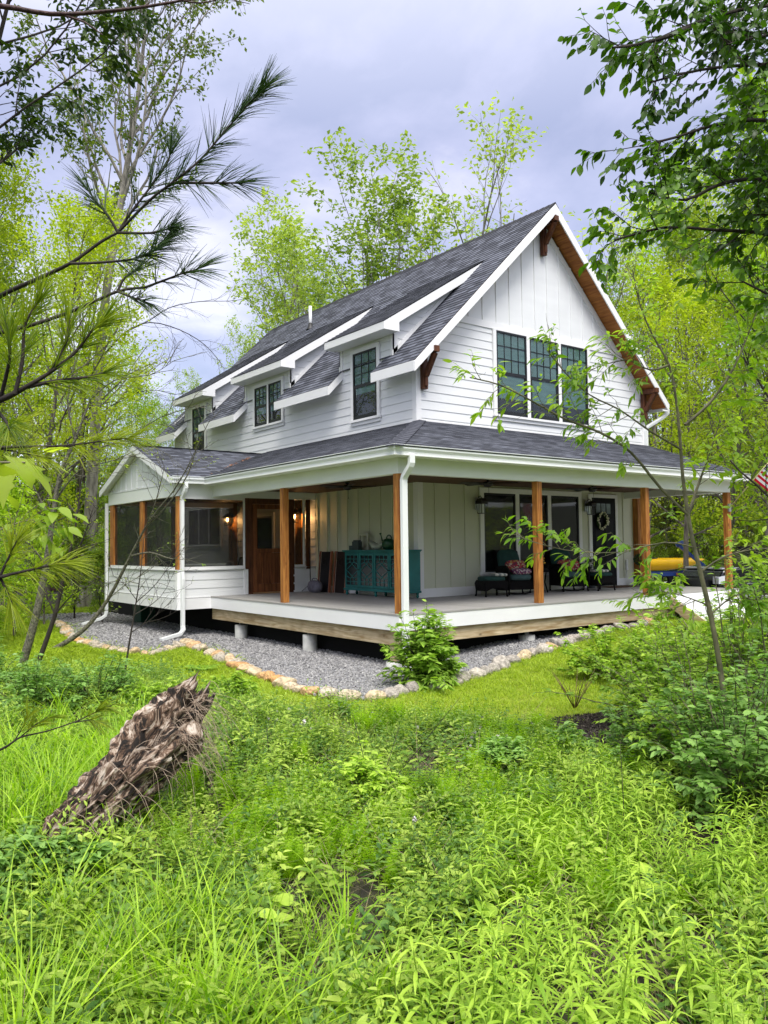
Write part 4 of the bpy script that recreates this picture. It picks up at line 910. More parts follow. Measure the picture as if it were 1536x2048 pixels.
# ---- flag on the far post
t = thing('flag', 'red and white striped flag with starred blue corner on a post pole', 'flag')
p0 = Vector((10.72, .02, 2.05)); p1 = Vector(at(1553, 906, 19.6).tolist())
m = MB(); m.tube([p0, p1], .013, 8); m.ell(p1, (.025, .025, .025), 8, 6); m.build('pole', M('flag_pole', (.5, .42, .22), .4), t)
m = MB(); m.box(10.67, 10.77, .0, .039, 1.95, 2.15); m.build('bracket', GALV, t)
dirp = (p1-p0).normalized(); top = p1-dirp*.06; hoist = dirp*-1.0
fly = Vector((CR*.78-CU*.62).tolist()).normalized()*1.25
def flagmesh():
    nu, nv = 40, 26; vs = []
    for i in range(nu+1):
        for j in range(nv+1):
            u, v = i/nu, j/nv
            q = top+hoist*.78*v+fly*u+Vector((0, 1, .2))*(.05*math.sin(u*9+v*2)*u)+Vector((0, 0, -1))*(.18*u*u)
            vs.append(q)
    red, white, blue = [], [], []
    for i in range(nu):
        for j in range(nv):
            f = (i*(nv+1)+j, (i+1)*(nv+1)+j, (i+1)*(nv+1)+j+1, i*(nv+1)+j+1); st = int(j/2)
            (blue if (i < nu*.4 and st < 7) else (red if st % 2 == 0 else white)).append(f)
    for nm, fs, c in (('red_stripe', red, (.55, .015, .04)), ('white_stripe', white, (.75, .74, .78)), ('canton', blue, (.015, .025, .10))):
        m = MB(); m._add(vs, fs, sm=True); o = m.build(nm, leafmat('flag_'+nm, c, c, .35, .8, .1, (1, 1, 1)), t)
    m = MB()
    for r in range(9):
        for c in range(6 if r % 2 == 0 else 5):
            u = .4*((c+.5+(0 if r % 2 == 0 else .5))/6); v = (r+.7)/9*.53
            cpt = top+hoist*.78*v+fly*u+Vector((0, 1, .2))*(.05*math.sin(u*9+v*2)*u)+Vector((0, 0, -1))*(.18*u*u)+Vector((0, -.004, 0))
            ex = fly.normalized(); ey = hoist.normalized(); pv = [cpt+ex*(.02*(1 if k % 2 == 0 else .4)*math.sin(k*math.pi/5))-ey*(.02*(1 if k % 2 == 0 else .4)*math.cos(k*math.pi/5)) for k in range(10)]
            m._add([cpt]+pv, [(0, k+1, (k+1) % 10+1) for k in range(10)])
    m.build('stars', M('star_white', (.75, .74, .78), .8), t)
flagmesh()
# ---- car, trailer and kayak on the driveway
cp = gat(1449, 1214)
t = thing('parked_car', 'black car with spoked silver wheel parked beyond the stairs', 'car', cp, R(-25))
CARB = M('car_black', (.008, .009, .011), .12, .1, 3, spec=.7)
L_ = 4.7; bodyp = [(-.12, .32), (-.15, .75), (.0, .98), (1.1, 1.12), (1.85, 1.62), (2.4, 1.74), (4.0, 1.72), (4.55, 1.25), (4.62, .6), (4.5, .32), (4.25, .32), (4.1, .62), (3.75, .80), (3.4, .62), (3.25, .32), (1.25, .32), (1.1, .62), (.75, .80), (.4, .62), (.25, .32)]
m = MB(); m.prism(bodyp, 'y', 0.0, 1.85); m.build('body', CARB, t, .05)
for s, yy in (('n', -.012), ('f', 1.852)):
    m = MB(); m.prism([(1.35, 1.14), (1.95, 1.56), (2.9, 1.62), (2.9, 1.12)], 'y', yy, yy+.01); m.build('window', M('car_glass', (.02, .025, .03), .05, spec=1), t)
    m = MB(); m.prism([(2.97, 1.12), (2.97, 1.62), (3.9, 1.6), (4.25, 1.22), (4.2, 1.12)], 'y', yy, yy+.01); m.build('window', MATS['car_glass'], t)
m = MB(); m.prism([(-.16, .62), (-.16, .80), (.10, .86), (.28, .80), (.2, .66)], 'y', -.015, .25); m.build('headlight', M('head_lamp', (.6, .62, .65), .1), t)
m = MB(); m.box(1.35, 1.5, -.2, -.0, 1.08, 1.24); m.build('mirror', CARB, t, .03)
m = MB(); m.box(-.02, 1.0, .05, 1.8, 1.0, 1.05); m.build('bonnet', M('hood_painted_sheen', (.35, .37, .4), .08, spec=1), t, .03)  # pale grey puts the sky's reflection on the black bonnet into the colour
for xx in (.75, 3.75):
    for yy, s in ((.02, -1), (1.83, 1)):
        m = MB(); prof = [(.20, -.11), (.33, -.11), (.37, -.07), (.37, .07), (.33, .11), (.20, .11)]; k = 30; vs = [(xx+r*math.cos(2*math.pi*j/k), yy+.02+h_, .37+r*math.sin(2*math.pi*j/k)) for r, h_ in prof for j in range(k)]
        m._add(vs, [(i*k+j, i*k+(j+1) % k, (i+1)*k+(j+1) % k, (i+1)*k+j) for i in range(5) for j in range(k)], sm=True); w = m.build('wheel', M('tyre', (.02, .02, .02), .8), t)
        m = MB(); vs = [(xx+r*math.cos(2*math.pi*j/k), yy+.02+h_*s, .37+r*math.sin(2*math.pi*j/k)) for r, h_ in ((.24, .10), (.26, .12), (.21, .05)) for j in range(k)]
        m._add(vs, [(i*k+j, i*k+(j+1) % k, (i+1)*k+(j+1) % k, (i+1)*k+j) for i in range(2) for j in range(k)], sm=True)
        for j in range(10): a = 2*math.pi*j/10; m.beam((xx+.03*math.cos(a), yy+.02+.08*s, .37+.03*math.sin(a)), (xx+.23*math.cos(a+.1), yy+.02+.10*s, .37+.23*math.sin(a+.1)), .035, .02, up=(0, 1, 0))
        m.ell((xx, yy+.02+.08*s, .37), (.05, .03, .05), 12, 8); m.build('rim', M('alloy', (.6, .62, .63), .25, metal=.9), w)
def on_ground(u, dist): p = gcol(u, dist); return p
tp = gcol(1345, 31)
t = thing('boat_trailer', 'low blue trailer frame standing behind the porch on the driveway', 'trailer', tp, R(-37))
BLU = M('trailer_blue', (.02, .05, .22), .4)
m = MB(); m.box(-3.6, 3.2, -.75, -.65, .55, .68); m.box(-3.6, 3.2, .65, .75, .55, .68); m.box(-3.6, -3.5, -.65, .65, .56, .67); m.box(3.1, 3.2, -.65, .65, .56, .67); m.beam((3.15, -.6, .62), (4.6, 0, .62), .1, .1); m.beam((3.15, .6, .62), (4.6, 0, .62), .1, .1); m.build('frame', BLU, t)
for s in (-1, 1):
    m = MB(); m.lathe([(.12, -.09), (.3, -.09), (.32, 0), (.3, .09), (.12, .09)], k=20); w = m.build('wheel', MATS['tyre'], t); w.rotation_euler = (math.pi/2, 0, 0); w.location = (0, s*.95, .34)
m = MB(); m.beam((1.2, -.3, .68), (.1, -.3, 1.6), .14, .10); m.tube([(0.0, -.3, 1.62), (.25, -.3, 1.72)], .09, 10); m.build('winch_post', BLU, t)
m = MB(); m.box(-.2, .1, -.79, -.752, .57, .65); m.box(.4, .7, -.79, -.752, .57, .65); m.build_each('reflector', M('reflector_orange', (.6, .15, .03), .3), t)
kp = gcol(1293, 31.5)
t = thing('kayak', 'bright yellow kayak lying on its stand behind the porch', 'kayak', kp, R(-37))
m = MB(); n = 18; vs = []; k = 14
for i in range(n+1):
    u = i/n*2-1; w = max(.01, (1-abs(u)**2.4))**.6
    for j in range(k): a = 2*math.pi*j/k; vs.append((u*2.1, .38*w*math.cos(a), 1.02+.24*w*math.sin(a)+.16*abs(u)**3))
m._add(vs, [(i*k+j, i*k+(j+1) % k, (i+1)*k+(j+1) % k, (i+1)*k+j) for i in range(n) for j in range(k)], sm=True)
m.build('hull', M('kayak_yellow', (.85, .48, .01), .25, .1, 1), t)
m = MB(); m.ell((-.1, 0, 1.23), (.55, .24, .05), 18, 6); m.build('cockpit', BLACKM, t)
for xx in (-1.2, 1.2): m = MB(); m.box(xx-.04, xx+.04, -.3, .3, .72, .78); m.box(xx-.03, xx+.03, -.3, -.24, 0, .72); m.box(xx-.03, xx+.03, .24, .3, 0, .72); m.build('stand', BLU, t)
# neighbour shed glimpsed behind the trees, left
sp = gcol(146, 44)
t = thing('shed', 'low rust brown shed half hidden behind the tall tree trunk', 'shed', sp, R(20))
m = MB(); m.box(-1.6, 1.6, -1.2, 1.2, 0, 1.7); m.build('wall', M('rust_boards', (.06, .022, .016), .8, .3, 5, stretch=(6, 6, .3)), t)
m = MB(); m.prism([(-1.5, 1.65), (0, 2.5), (1.5, 1.65), (1.5, 1.58), (0, 2.4), (-1.5, 1.58)], 'x', -1.8, 1.8); m.build('roof', M('rust_tin', (.10, .05, .035), .6, .4, 3), t)
sp = gcol(1405, 62)
t = thing('fence', 'grey open rail fence glimpsed through trees between the porch posts', 'fence', sp, R(-37))
for i in range(-3, 4): m = MB(); m.box(i*1.6-.08, i*1.6+.08, -.08, .08, 0, 3.6); m.build('fence_post', M('grey_rail', (.42, .44, .42), .8), t)
for z in (2.4, 2.9, 3.4): m = MB(); m.box(-4.8, 4.8, -.12, -.085, z-.06, z+.06); m.build('rail', MATS['grey_rail'], t)
# ================================================================ VEGETATION
def nrm(v): return v/np.maximum(np.linalg.norm(v, axis=-1, keepdims=True), 1e-9)
# leaf templates: x across, y along, z up; all triangles
def leaf_t(w=.4, fold=.12, droop=.15, n=2):
    ys = [0]+[(i+1)/(n+1) for i in range(n)]+[1]; V = [(0, 0, 0)]; F = []
    for i in range(n):
        y = ys[i+1]; ww = w*.5*math.sin(math.pi*y**.8); z = -droop*y*y
        V += [(-ww, y, z+fold*ww*2), (0, y, z), (ww, y, z+fold*ww*2)]
    V.append((0, 1, -droop)); t = len(V)-1
    F += [(0, 2, 1), (0, 3, 2)]
    for i in range(n-1): a = 1+3*i; b = a+3; F += [(a, a+1, b+1), (a, b+1, b), (a+1, a+2, b+2), (a+1, b+2, b+1)]
    a = 1+3*(n-1); F += [(a, a+1, t), (a+1, a+2, t)]
    return np.array(V, float), np.array(F)
LEAF_FAR = (np.array([(0, 0, 0), (-.28, .5, .08), (0, 1, -.1), (.28, .5, .08)], float), np.array([(0, 2, 1), (0, 3, 2)]))
LEAF_BIG = (np.array([(0, 0, 0), (-.36, .5, .08), (0, 1, -.1), (.36, .5, .08)], float), np.array([(0, 2, 1), (0, 3, 2)]))
LEAF_NEAR = leaf_t(.46, .14, .22, 3); LEAF_NARROW = leaf_t(.17, .2, .55, 3); LEAF_MID = leaf_t(.42, .12, .2, 2)
def place(tm, pos, d, up, size, wid=None):
    """copies a leaf template: pos (N,3), direction d, up hint, size (N,)"""
    TV, TF = tm; pos = np.asarray(pos, float); n = len(pos)
    y = nrm(np.asarray(d, float)); x = nrm(np.cross(y, up)+1e-6); z = np.cross(x, y)
    s = np.asarray(size, float).reshape(-1, 1, 1); w = s if wid is None else np.asarray(wid, float).reshape(-1, 1, 1)
    V = pos[:, None, :]+x[:, None, :]*TV[None, :, 0:1]*w+y[:, None, :]*TV[None, :, 1:2]*s+z[:, None, :]*TV[None, :, 2:3]*s
    F = TF[None]+(np.arange(n)*len(TV))[:, None, None]
    return V.reshape(-1, 3), F.reshape(-1, TF.shape[1])
def join(parts):
    Vs, Fs, o = [], [], 0
    for V, F in parts:
        Vs.append(V); Fs.append(F+o); o += len(V)
    return np.concatenate(Vs), np.concatenate(Fs)
def tubes(branches, k=5):
    """branches: list of (pts (n,3), radii (n,)) -> quads"""
    Vs, Fs, o = [], [], 0; ang = np.arange(k)*2*np.pi/k
    for pts, rad in branches:
        pts = np.asarray(pts, float); n = len(pts); t = nrm(np.gradient(pts, axis=0)); ref = np.array([.31, .17, .93]) if abs(t[0, 2]) < .9 else np.array([1., .2, .1])
        x = nrm(np.cross(t, ref)); y = np.cross(t, x)
        V = pts[:, None]+(x[:, None]*np.cos(ang)[None, :, None]+y[:, None]*np.sin(ang)[None, :, None])*np.asarray(rad).reshape(-1, 1, 1)
        i = np.arange((n-1)*k); a = i//k*k+i % k; b = i//k*k+(i+1) % k
        Vs.append(V.reshape(-1, 3)); Fs.append(np.stack([a, b, b+k, a+k], 1)+o); o += n*k
    return np.concatenate(Vs), np.concatenate(Fs)
def rot_away(g, d, ang, az):
    d = d/np.linalg.norm(d); h = np.cross(d, [0, 0, 1.]) if abs(d[2]) < .95 else np.cross(d, [1., 0, 0]); h /= np.linalg.norm(h); q = np.cross(d, h)
    s = h*math.cos(az)+q*math.sin(az); return d*math.cos(ang)+s*math.sin(ang)
def grow(seed, H=14, r0=.16, limbs=16, sub=7, twigs=4, start=.28, spread=.9, ang=(.7, 1.0), up=.10, limb_len=.36, wig=.10, lean=(0, 0), forks=1, shape='round', leafn=5, leafspread=.35, bare=0., path=None):
    """a branching skeleton; returns branches and leaf attachment points"""
    g = np.random.default_rng(seed); B = []; LP = []; LD = []
    def line(p, d, L, n, r, wigg, tro):
        pts = [p]; dd = d/np.linalg.norm(d)
        for i in range(n):
            dd = dd+g.normal(size=3)*wigg+np.array([0, 0, tro]); dd /= np.linalg.norm(dd); p = p+dd*L/n; pts.append(p)
        return np.array(pts), np.linspace(r, r*.35, n+1)
    trunks = []
    for f in range(forks):
        d = np.array([lean[0]+(g.normal()*.12 if forks > 1 else 0), lean[1]+(g.normal()*.12 if forks > 1 else 0), 1.])
        pts, rad = line(np.zeros(3), d, H*(1 if f == 0 else g.uniform(.75, .95)), 14, r0, .035, .01); rad = np.linspace(r0, r0*.10, 15); rad[0] *= 1.35
        if path is not None: pts = path
        B.append((pts, rad)); trunks.append((pts, rad))
    gold = 2.4
    for ti, (pts, rad) in enumerate(trunks):
        nl = limbs if forks == 1 else int(limbs*.75)
        for i in range(nl):
            t = start+(1-start)*(i+.5+g.uniform(-.3, .3))/nl; t = min(t, .985); f = t*14; k = int(f); p = pts[k]+(pts[min(k+1, 14)]-pts[k])*(f-k)
            rel = (t-start)/(1-start)
            env = {'round': math.sin(math.pi*(.18+.74*rel)), 'cone': 1.05-rel, 'vase': .45+.75*rel*(1.25-rel)*1.6, 'column': .75}[shape]
            L = H*limb_len*env*spread*g.uniform(.8, 1.15); a = g.uniform(*ang)*(1-.35*rel); az = i*gold+g.uniform(-.4, .4)
            d = rot_away(g, pts[min(k+1, 14)]-pts[k], a, az); rl = max(.012, rad[k]*.5)
            lp, lr = line(p, d, L, 6, rl, wig, up); B.append((lp, lr))
            for j in range(sub):
                tt = .22+.76*(j+.5)/sub; ff = tt*6; kk = int(ff); q = lp[kk]+(lp[min(kk+1, 6)]-lp[kk])*(ff-kk)
                d2 = rot_away(g, lp[min(kk+1, 6)]-lp[kk], g.uniform(.5, 1.0), g.uniform(0, 6.28)); L2 = L*.42*(1.15-tt*.7)*g.uniform(.7, 1.2)
                sp_, sr = line(q, d2, L2, 4, max(.006, lr[kk]*.5), wig*1.5, up*.6); B.append((sp_, sr))
                for m in range(twigs):
                    t3 = .3+.7*(m+.5)/twigs; f3 = t3*4; k3 = min(int(f3), 3); q3 = sp_[k3]+(sp_[k3+1]-sp_[k3])*(f3-k3)
                    if g.random() < bare: continue
                    d3 = rot_away(g, sp_[k3+1]-sp_[k3], g.uniform(.3, 1.1), g.uniform(0, 6.28))
                    for _ in range(leafn): LP.append(q3+d3*g.uniform(.0, leafspread)+g.normal(size=3)*leafspread*.22); LD.append(d3)
    return B, np.array(LP), np.array(LD), g
def leaf_cloud(LP, LD, g, size=.12, tm=LEAF_FAR, droop=.5, flat=.5):
    n = len(LP); d = nrm(LD+g.normal(size=(n, 3))*.75+np.array([0, 0, -droop])); up = nrm(g.normal(size=(n, 3))*flat+np.array([0, 0, 1.]))
    return place(tm, LP, d, up, size*g.uniform(.6, 1.25, n))
BARK = M('bark', (.10, .085, .068), .9, .55, 6, .8, 30, stretch=(1, 1, .25), col2=(.24, .21, .17)); BARKD = M('dark_bark', (.035, .028, .022), .9, .5, 9, .7, 40, stretch=(1, 1, .25))
BARKP = M('pale_bark', (.20, .18, .15), .9, .45, 7, .8, 30, stretch=(1, 1, .3), col2=(.42, .39, .33)); BARKM = M('mossy_bark', (.05, .05, .035), .9, .6, 30, .9, 60, col2=(.20, .19, .13))
BARKG = M('green_bark', (.12, .12, .06), .8, .3, 8, .3, 40, col2=(.22, .20, .12))
LM_LIME = leafmat('leaves_lime', (.15, .27, .012), (.42, .58, .035), .45, tcol=(1.3, 1.4, .5))
LM_YELL = leafmat('leaves_yellow_green', (.23, .32, .012), (.52, .60, .03), .45, tcol=(1.25, 1.4, .45))
LM_PALE = leafmat('leaves_pale', (.17, .29, .045), (.42, .58, .14), .45)
LM_DARK = leafmat('leaves_dark', (.018, .050, .006), (.055, .11, .010), .30)
LM_MID = leafmat('leaves_mid', (.09, .18, .012), (.28, .40, .03), .42)
LM_OLIVE = leafmat('leaves_olive', (.08, .12, .010), (.30, .33, .04), .35)
def tree(name, label, loc, B, leaves, bark, lm, rz=0., scale=1., group=None, crown='crown', cat='tree', k=6):
    t = thing(name, label, cat, loc, rz, group, scale)
    V, F = tubes(B, k); obj('trunk', np_mesh('trunk', V, F, bark), t)
    if leaves is not None: obj(crown, np_mesh(crown, leaves[0], leaves[1], lm), t)
    return t
PROTO = {}
def proto(key, lm, bark, size, tm=LEAF_FAR, droop=.5, flat=.6, **kw):
    B, LP, LD, g = grow(**kw); lv = leaf_cloud(LP, LD, g, size, tm, droop, flat)
    V, F = tubes(B, 5); PROTO[key] = (np_mesh(key+'_trunk', V, F, bark), np_mesh(key+'_crown', lv[0], lv[1], lm), float(LP[:, 2].max()))
proto('lime_a', LM_LIME, BARK, .145, seed=1, H=14, r0=.15, limbs=22, sub=8, twigs=6, leafn=10, start=.18, leafspread=.55, droop=.2)
proto('lime_b', LM_YELL, BARK, .135, seed=2, H=13, r0=.13, limbs=22, sub=8, twigs=6, leafn=10, start=.15, leafspread=.55, droop=.2)
proto('mid_a', LM_MID, BARK, .15, seed=3, H=15, r0=.17, limbs=24, sub=8, twigs=6, leafn=9, start=.15, leafspread=.6, droop=.2)
proto('ash', LM_PALE, BARKP, .19, seed=4, H=17, r0=.14, limbs=22, sub=8, twigs=6, leafn=6, start=.25, leafspread=.42, ang=(.45, .75), up=.16, shape='vase', spread=.85, forks=2, droop=.4)
proto('sparse', LM_PALE, BARKP, .16, seed=5, H=16, r0=.13, limbs=18, sub=7, twigs=6, leafn=4, start=.30, leafspread=.5, ang=(.4, .7), up=.18, shape='round', forks=2, bare=.35)
proto('dark', LM_DARK, BARKD, .24, seed=6, H=15, r0=.18, limbs=22, sub=8, twigs=6, leafn=8, start=.2, leafspread=.6)
proto('hemlock', LM_OLIVE, BARKD, .20, seed=7, H=15, r0=.17, limbs=40, sub=7, twigs=5, leafn=8, start=.06, leafspread=.45, ang=(1.2, 1.5), up=-.04, shape='cone', limb_len=.30, droop=.6)
proto('under', LM_MID, BARKD, .14, seed=8, H=4.5, r0=.05, limbs=16, sub=6, twigs=5, leafn=9, start=.05, leafspread=.35, limb_len=.42)
proto('under_lime', LM_LIME, BARK, .14, seed=9, H=4.5, r0=.05, limbs=16, sub=6, twigs=5, leafn=9, start=.05, leafspread=.35, limb_len=.42)
TL = {'lime_a': ('broadleaf_tree', 'bright lime leaved forest tree', 'lime leaved trees round the clearing'),
      'lime_b': ('broadleaf_tree', 'yellow green leaved forest tree', 'yellow green trees round the clearing'),
      'mid_a': ('broadleaf_tree', 'mid green leaved forest tree', 'mid green trees round the clearing'),
      'ash': ('ash_tree', 'pale green ash tree with upright limbs', 'ash trees behind the house'),
      'sparse': ('slender_tree', 'thin pale tree with sparse young leaves', 'sparse pale trees behind the house'),
      'dark': ('broadleaf_tree', 'dark leaved tree', 'dark leaved trees'),
      'hemlock': ('hemlock_tree', 'dark olive conifer', 'olive conifers beyond the driveway'),
      'under': ('understory_bush', 'mid green understory bush', 'mid green understory bushes'),
      'under_lime': ('understory_bush', 'lime green understory bush', 'lime green understory bushes')}
def put(key, u, dist, top_v=None, h=None, rz=None, where='', label=None, group='', wide=1.):
    p = gcol(u, dist); tm_, cm_, H = PROTO[key]; nm, lb, gr = TL[key]
    if top_v is not None: h = dist*(1090-top_v)/CF+(CO[2]-p[2])
    s = h/H; grp = group if group != '' else gr
    t = thing(nm, label or (lb+' '+where).strip(), 'bush' if key.startswith('under') else 'tree', p, random.uniform(0, 6.28) if rz is None else rz, grp, 1)
    t.scale = (s*wide, s*wide, s)
    obj('trunk', tm_, t); obj('crown', cm_, t); return t
rnd = random.Random(11)
# -- behind the house (centre): pale ashes and sparse trees above the ridge
for u, d, v, k, rz, w in ((640, 36, 395, 'ash', .3, 1.25), (735, 34, 322, 'ash', 1.6, 1.45), (800, 39, 400, 'sparse', 4.4, 1.4), (565, 42, 500, 'ash', 2.4, 1.25)):
    put(k, u, d, v, rz=rz, wide=w, where='rising behind the house ridge')
for u, d, v, rz in ((880, 38, 340, .4), (985, 40, 335, 3.0), (1138, 42, 372, 1.2)): put('sparse', u, d, v, rz=rz, wide=1.35, where='rising behind the house ridge')
for u, d, v in ((470, 46, 640), (400, 50, 740), (320, 46, 800)): put('ash', u, d, v, wide=.8, where='low behind the far end of the house', group='ash trees at the far end of the house')
# -- left forest
for u, d, v in ((-70, 22, 420), (60, 29, 400), (150, 34, 460), (10, 38, 400), (-170, 24, 350)): put('lime_b', u, d, v, where='left of the house', group='yellow green trees left of the house')
for u, d, v in ((95, 38, 640), (250, 42, 760), (320, 52, 800), (10, 46, 560), (190, 50, 650)): put('lime_a', u, d, v, where='far left behind the lawn', group='lime trees far left')
for u, d, v in ((-30, 28, 500), (215, 34, 900), (110, 54, 700), (300, 36, 940), (-120, 40, 400)): put('mid_a', u, d, v, where='left of the house', group='mid green trees left of the house')
for u, d, h in ((-40, 20, 3.4), (30, 22, 4), (90, 25, 3.2), (150, 27, 3), (205, 25, 2.2), (-20, 27, 5), (60, 31, 4.5), (130, 36, 5), (230, 30, 3.2), (180, 38, 5), (-90, 18, 4)): put(rnd.choice(['under', 'under_lime']), u, d, h=h, where='left of the screened porch', group='understory bushes left of the house')
# -- right forest
for u, d, v in ((1290, 34, 520), (1370, 30, 560), (1450, 27, 500), (1530, 29, 470), (1240, 44, 560), (1600, 26, 480), (1340, 46, 430)): put('lime_b' if u % 20 else 'lime_a', u, d, v, where='on the right beyond the driveway', group='bright trees right of the house')
for u, d, v in ((1400, 38, 480), (1500, 40, 430), (1580, 36, 400), (1180, 52, 520), (1260, 54, 460)): put('sparse' if u in (1180, 1260) else 'mid_a', u, d, v, where='far right behind the bright trees', group='farther trees right of the house')
for u, d, v in ((1345, 40, 800), (1400, 43, 780), (1455, 40, 830), (1320, 50, 860), (1520, 38, 800), (1480, 47, 760), (1560, 42, 840)): put('hemlock', u, d, v, where='seen between the right porch posts')
for u, d, h in ((1310, 37, 3), (1355, 39, 3.5), (1400, 37, 4), (1440, 39, 3.2), (1500, 36, 3.4), (1550, 35, 3), (1330, 44, 5), (1420, 45, 5)): put(rnd.choice(['under', 'under_lime']), u, d, h=h, where='beyond the driveway', group='understory bushes right of the house')
for u, d, v in ((1150, 60, 800), (1000, 60, 800), (860, 60, 800), (700, 60, 780), (560, 60, 800)): put('mid_a', u, d, v, where='hidden behind the house', group='mid green trees behind the house')
# -- distant woods: one mass beyond the single trees (instances of the same trees)
def gn_scatter(name, pts, rots, scls, idx, protos, label=None):
    """one object whose points carry instances of the given prototype meshes"""
    col = bpy.data.collections.new(name+'_kinds')
    for i, me in enumerate(protos):
        o = bpy.data.objects.new('%s_kind_%02d' % (name, i), me); col.objects.link(o)
    me = bpy.data.meshes.new(name); n = len(pts); me.vertices.add(n); me.vertices.foreach_set('co', np.ascontiguousarray(pts, np.float32).ravel())
    a = me.attributes.new('rot', 'FLOAT_VECTOR', 'POINT'); a.data.foreach_set('vector', np.ascontiguousarray(rots, np.float32).ravel())
    a = me.attributes.new('scl', 'FLOAT_VECTOR', 'POINT'); a.data.foreach_set('vector', np.ascontiguousarray(scls, np.float32).ravel())
    a = me.attributes.new('idx', 'INT', 'POINT'); a.data.foreach_set('value', np.ascontiguousarray(idx, np.int32))
    o = bpy.data.objects.new(name, me); COL.objects.link(o)
    ng = bpy.data.node_groups.new(name, 'GeometryNodeTree'); ng.interface.new_socket('Geometry', in_out='INPUT', socket_type='NodeSocketGeometry'); ng.interface.new_socket('Geometry', in_out='OUTPUT', socket_type='NodeSocketGeometry')
    nn = ng.nodes; gi = nn.new('NodeGroupInput'); go = nn.new('NodeGroupOutput'); ip = nn.new('GeometryNodeInstanceOnPoints'); ci = nn.new('GeometryNodeCollectionInfo')
    ci.inputs['Collection'].default_value = col; ci.inputs['Separate Children'].default_value = True; ci.inputs['Reset Children'].default_value = True; ip.inputs['Pick Instance'].default_value = True
    def attr(nm, ty): a = nn.new('GeometryNodeInputNamedAttribute'); a.data_type = ty; a.inputs['Name'].default_value = nm; return a.outputs['Attribute']
    L = ng.links; L.new(gi.outputs[0], ip.inputs['Points']); L.new(ci.outputs[0], ip.inputs['Instance']); L.new(attr('idx', 'INT'), ip.inputs['Instance Index'])
    L.new(attr('rot', 'FLOAT_VECTOR'), ip.inputs['Rotation']); L.new(attr('scl', 'FLOAT_VECTOR'), ip.inputs['Scale']); L.new(ip.outputs[0], go.inputs[0])
    m = o.modifiers.new('scatter', 'NODES'); m.node_group = ng
    return tag(o, label, kind='stuff')
def crownmesh(key):
    a, b, H = PROTO[key]; n1 = len(a.vertices); va = np.empty(n1*3, np.float32); a.vertices.foreach_get('co', va); return b
g = np.random.default_rng(21); P = []
for ring, n in ((62, 26), (80, 40), (105, 55), (135, 60)):
    for i in range(n):
        az = -1.1+2.9*(i+g.uniform(0, 1))/n; r = ring*g.uniform(.9, 1.15); x = CO[0]+r*math.sin(az); y = CO[1]+r*math.cos(az); P.append((x, y, float(gz(x, y))-.8))
nf = len(P)
for ring, n in ((17, 16), (25, 24), (36, 30)):        # the woods also stand behind the camera
    for i in range(n):
        az = 1.75+3.5*(i+g.uniform(0, 1))/n; r = ring*g.uniform(.9, 1.15); x = CO[0]+r*math.sin(az); y = CO[1]+r*math.cos(az); P.append((x, y, float(gz(x, y))-.3))
P = np.array(P); n = len(P); s = g.uniform(.5, .95, n); s[nf:] = g.uniform(.55, .85, n-nf)
gn_scatter('distant_woods', P, np.stack([np.zeros(n), np.zeros(n), g.uniform(0, 6.28, n)], 1), np.stack([s*1.25, s*1.25, s*.85], 1), g.integers(0, 4, n), [crownmesh(k) for k in ('lime_a', 'mid_a', 'lime_b', 'dark')])
# ================================================================ NEAR PLANTS AND GROUND COVER
def pts_px(L, sm=3):
    """pixel/depth control points -> smoothed 3-D polyline"""
    P = np.array([at(*q) for q in L]); n = len(P); t = np.arange(n); tt = np.linspace(0, n-1, (n-1)*sm+1)
    def cr(i, f):
        p0, p1, p2, p3 = P[max(i-1, 0)], P[i], P[min(i+1, n-1)], P[min(i+2, n-1)]
        return .5*((2*p1)+(-p0+p2)*f+(2*p0-5*p1+4*p2-p3)*f*f+(-p0+3*p1-3*p2+p3)*f**3)
    return np.array([cr(min(int(x), n-2), x-min(int(x), n-2)) for x in tt])
def subtwigs(g, line, n, L, r, spread=(.4, 1.0), t0=.2, k=3, up=0.):
    out = []; m = len(line)
    for i in range(n):
        t = t0+(1-t0)*(i+g.random())/n; f = min(t*(m-1), m-1.001); j = int(f); p = line[j]+(line[j+1]-line[j])*(f-j)
        d = rot_away(g, line[j+1]-line[j], g.uniform(*spread), g.uniform(0, 6.28)); q = [p]; l = L*g.uniform(.5, 1.2)*(1.1-.5*t)
        for s in range(k): d = nrm(d+g.normal(size=3)*.16+np.array([0, 0, up])); p = p+d*l/k; q.append(p)
        out.append((np.array(q), np.linspace(r, r*.4, k+1)))
    return out
def leaves_on(g, twigs, n, size, tm, droop=.3, off=.03, t0=.25, flat=.35):
    P, D = [], []
    for q, r in twigs:
        m = len(q)
        for i in range(n):
            t = t0+(1-t0)*(i+.6)/n; f = min(t*(m-1), m-1.001); j = int(f); d = q[j+1]-q[j]; d = d/np.linalg.norm(d)
            P.append(q[j]+(q[j+1]-q[j])*(f-j)); D.append(rot_away(g, d, g.uniform(.5, 1.1) if i < n-1 else .1, g.uniform(0, 6.28)))
    P = np.array(P); D = np.array(D); n_ = len(P); D = nrm(D*np.array([1, 1, .55])+np.array([0, 0, -droop])+g.normal(size=(n_, 3))*.12)
    up = nrm(g.normal(size=(n_, 3))*flat+np.array([0, 0, 1.])); return place(tm, P, D, up, size*g.uniform(.6, 1.25, n_))
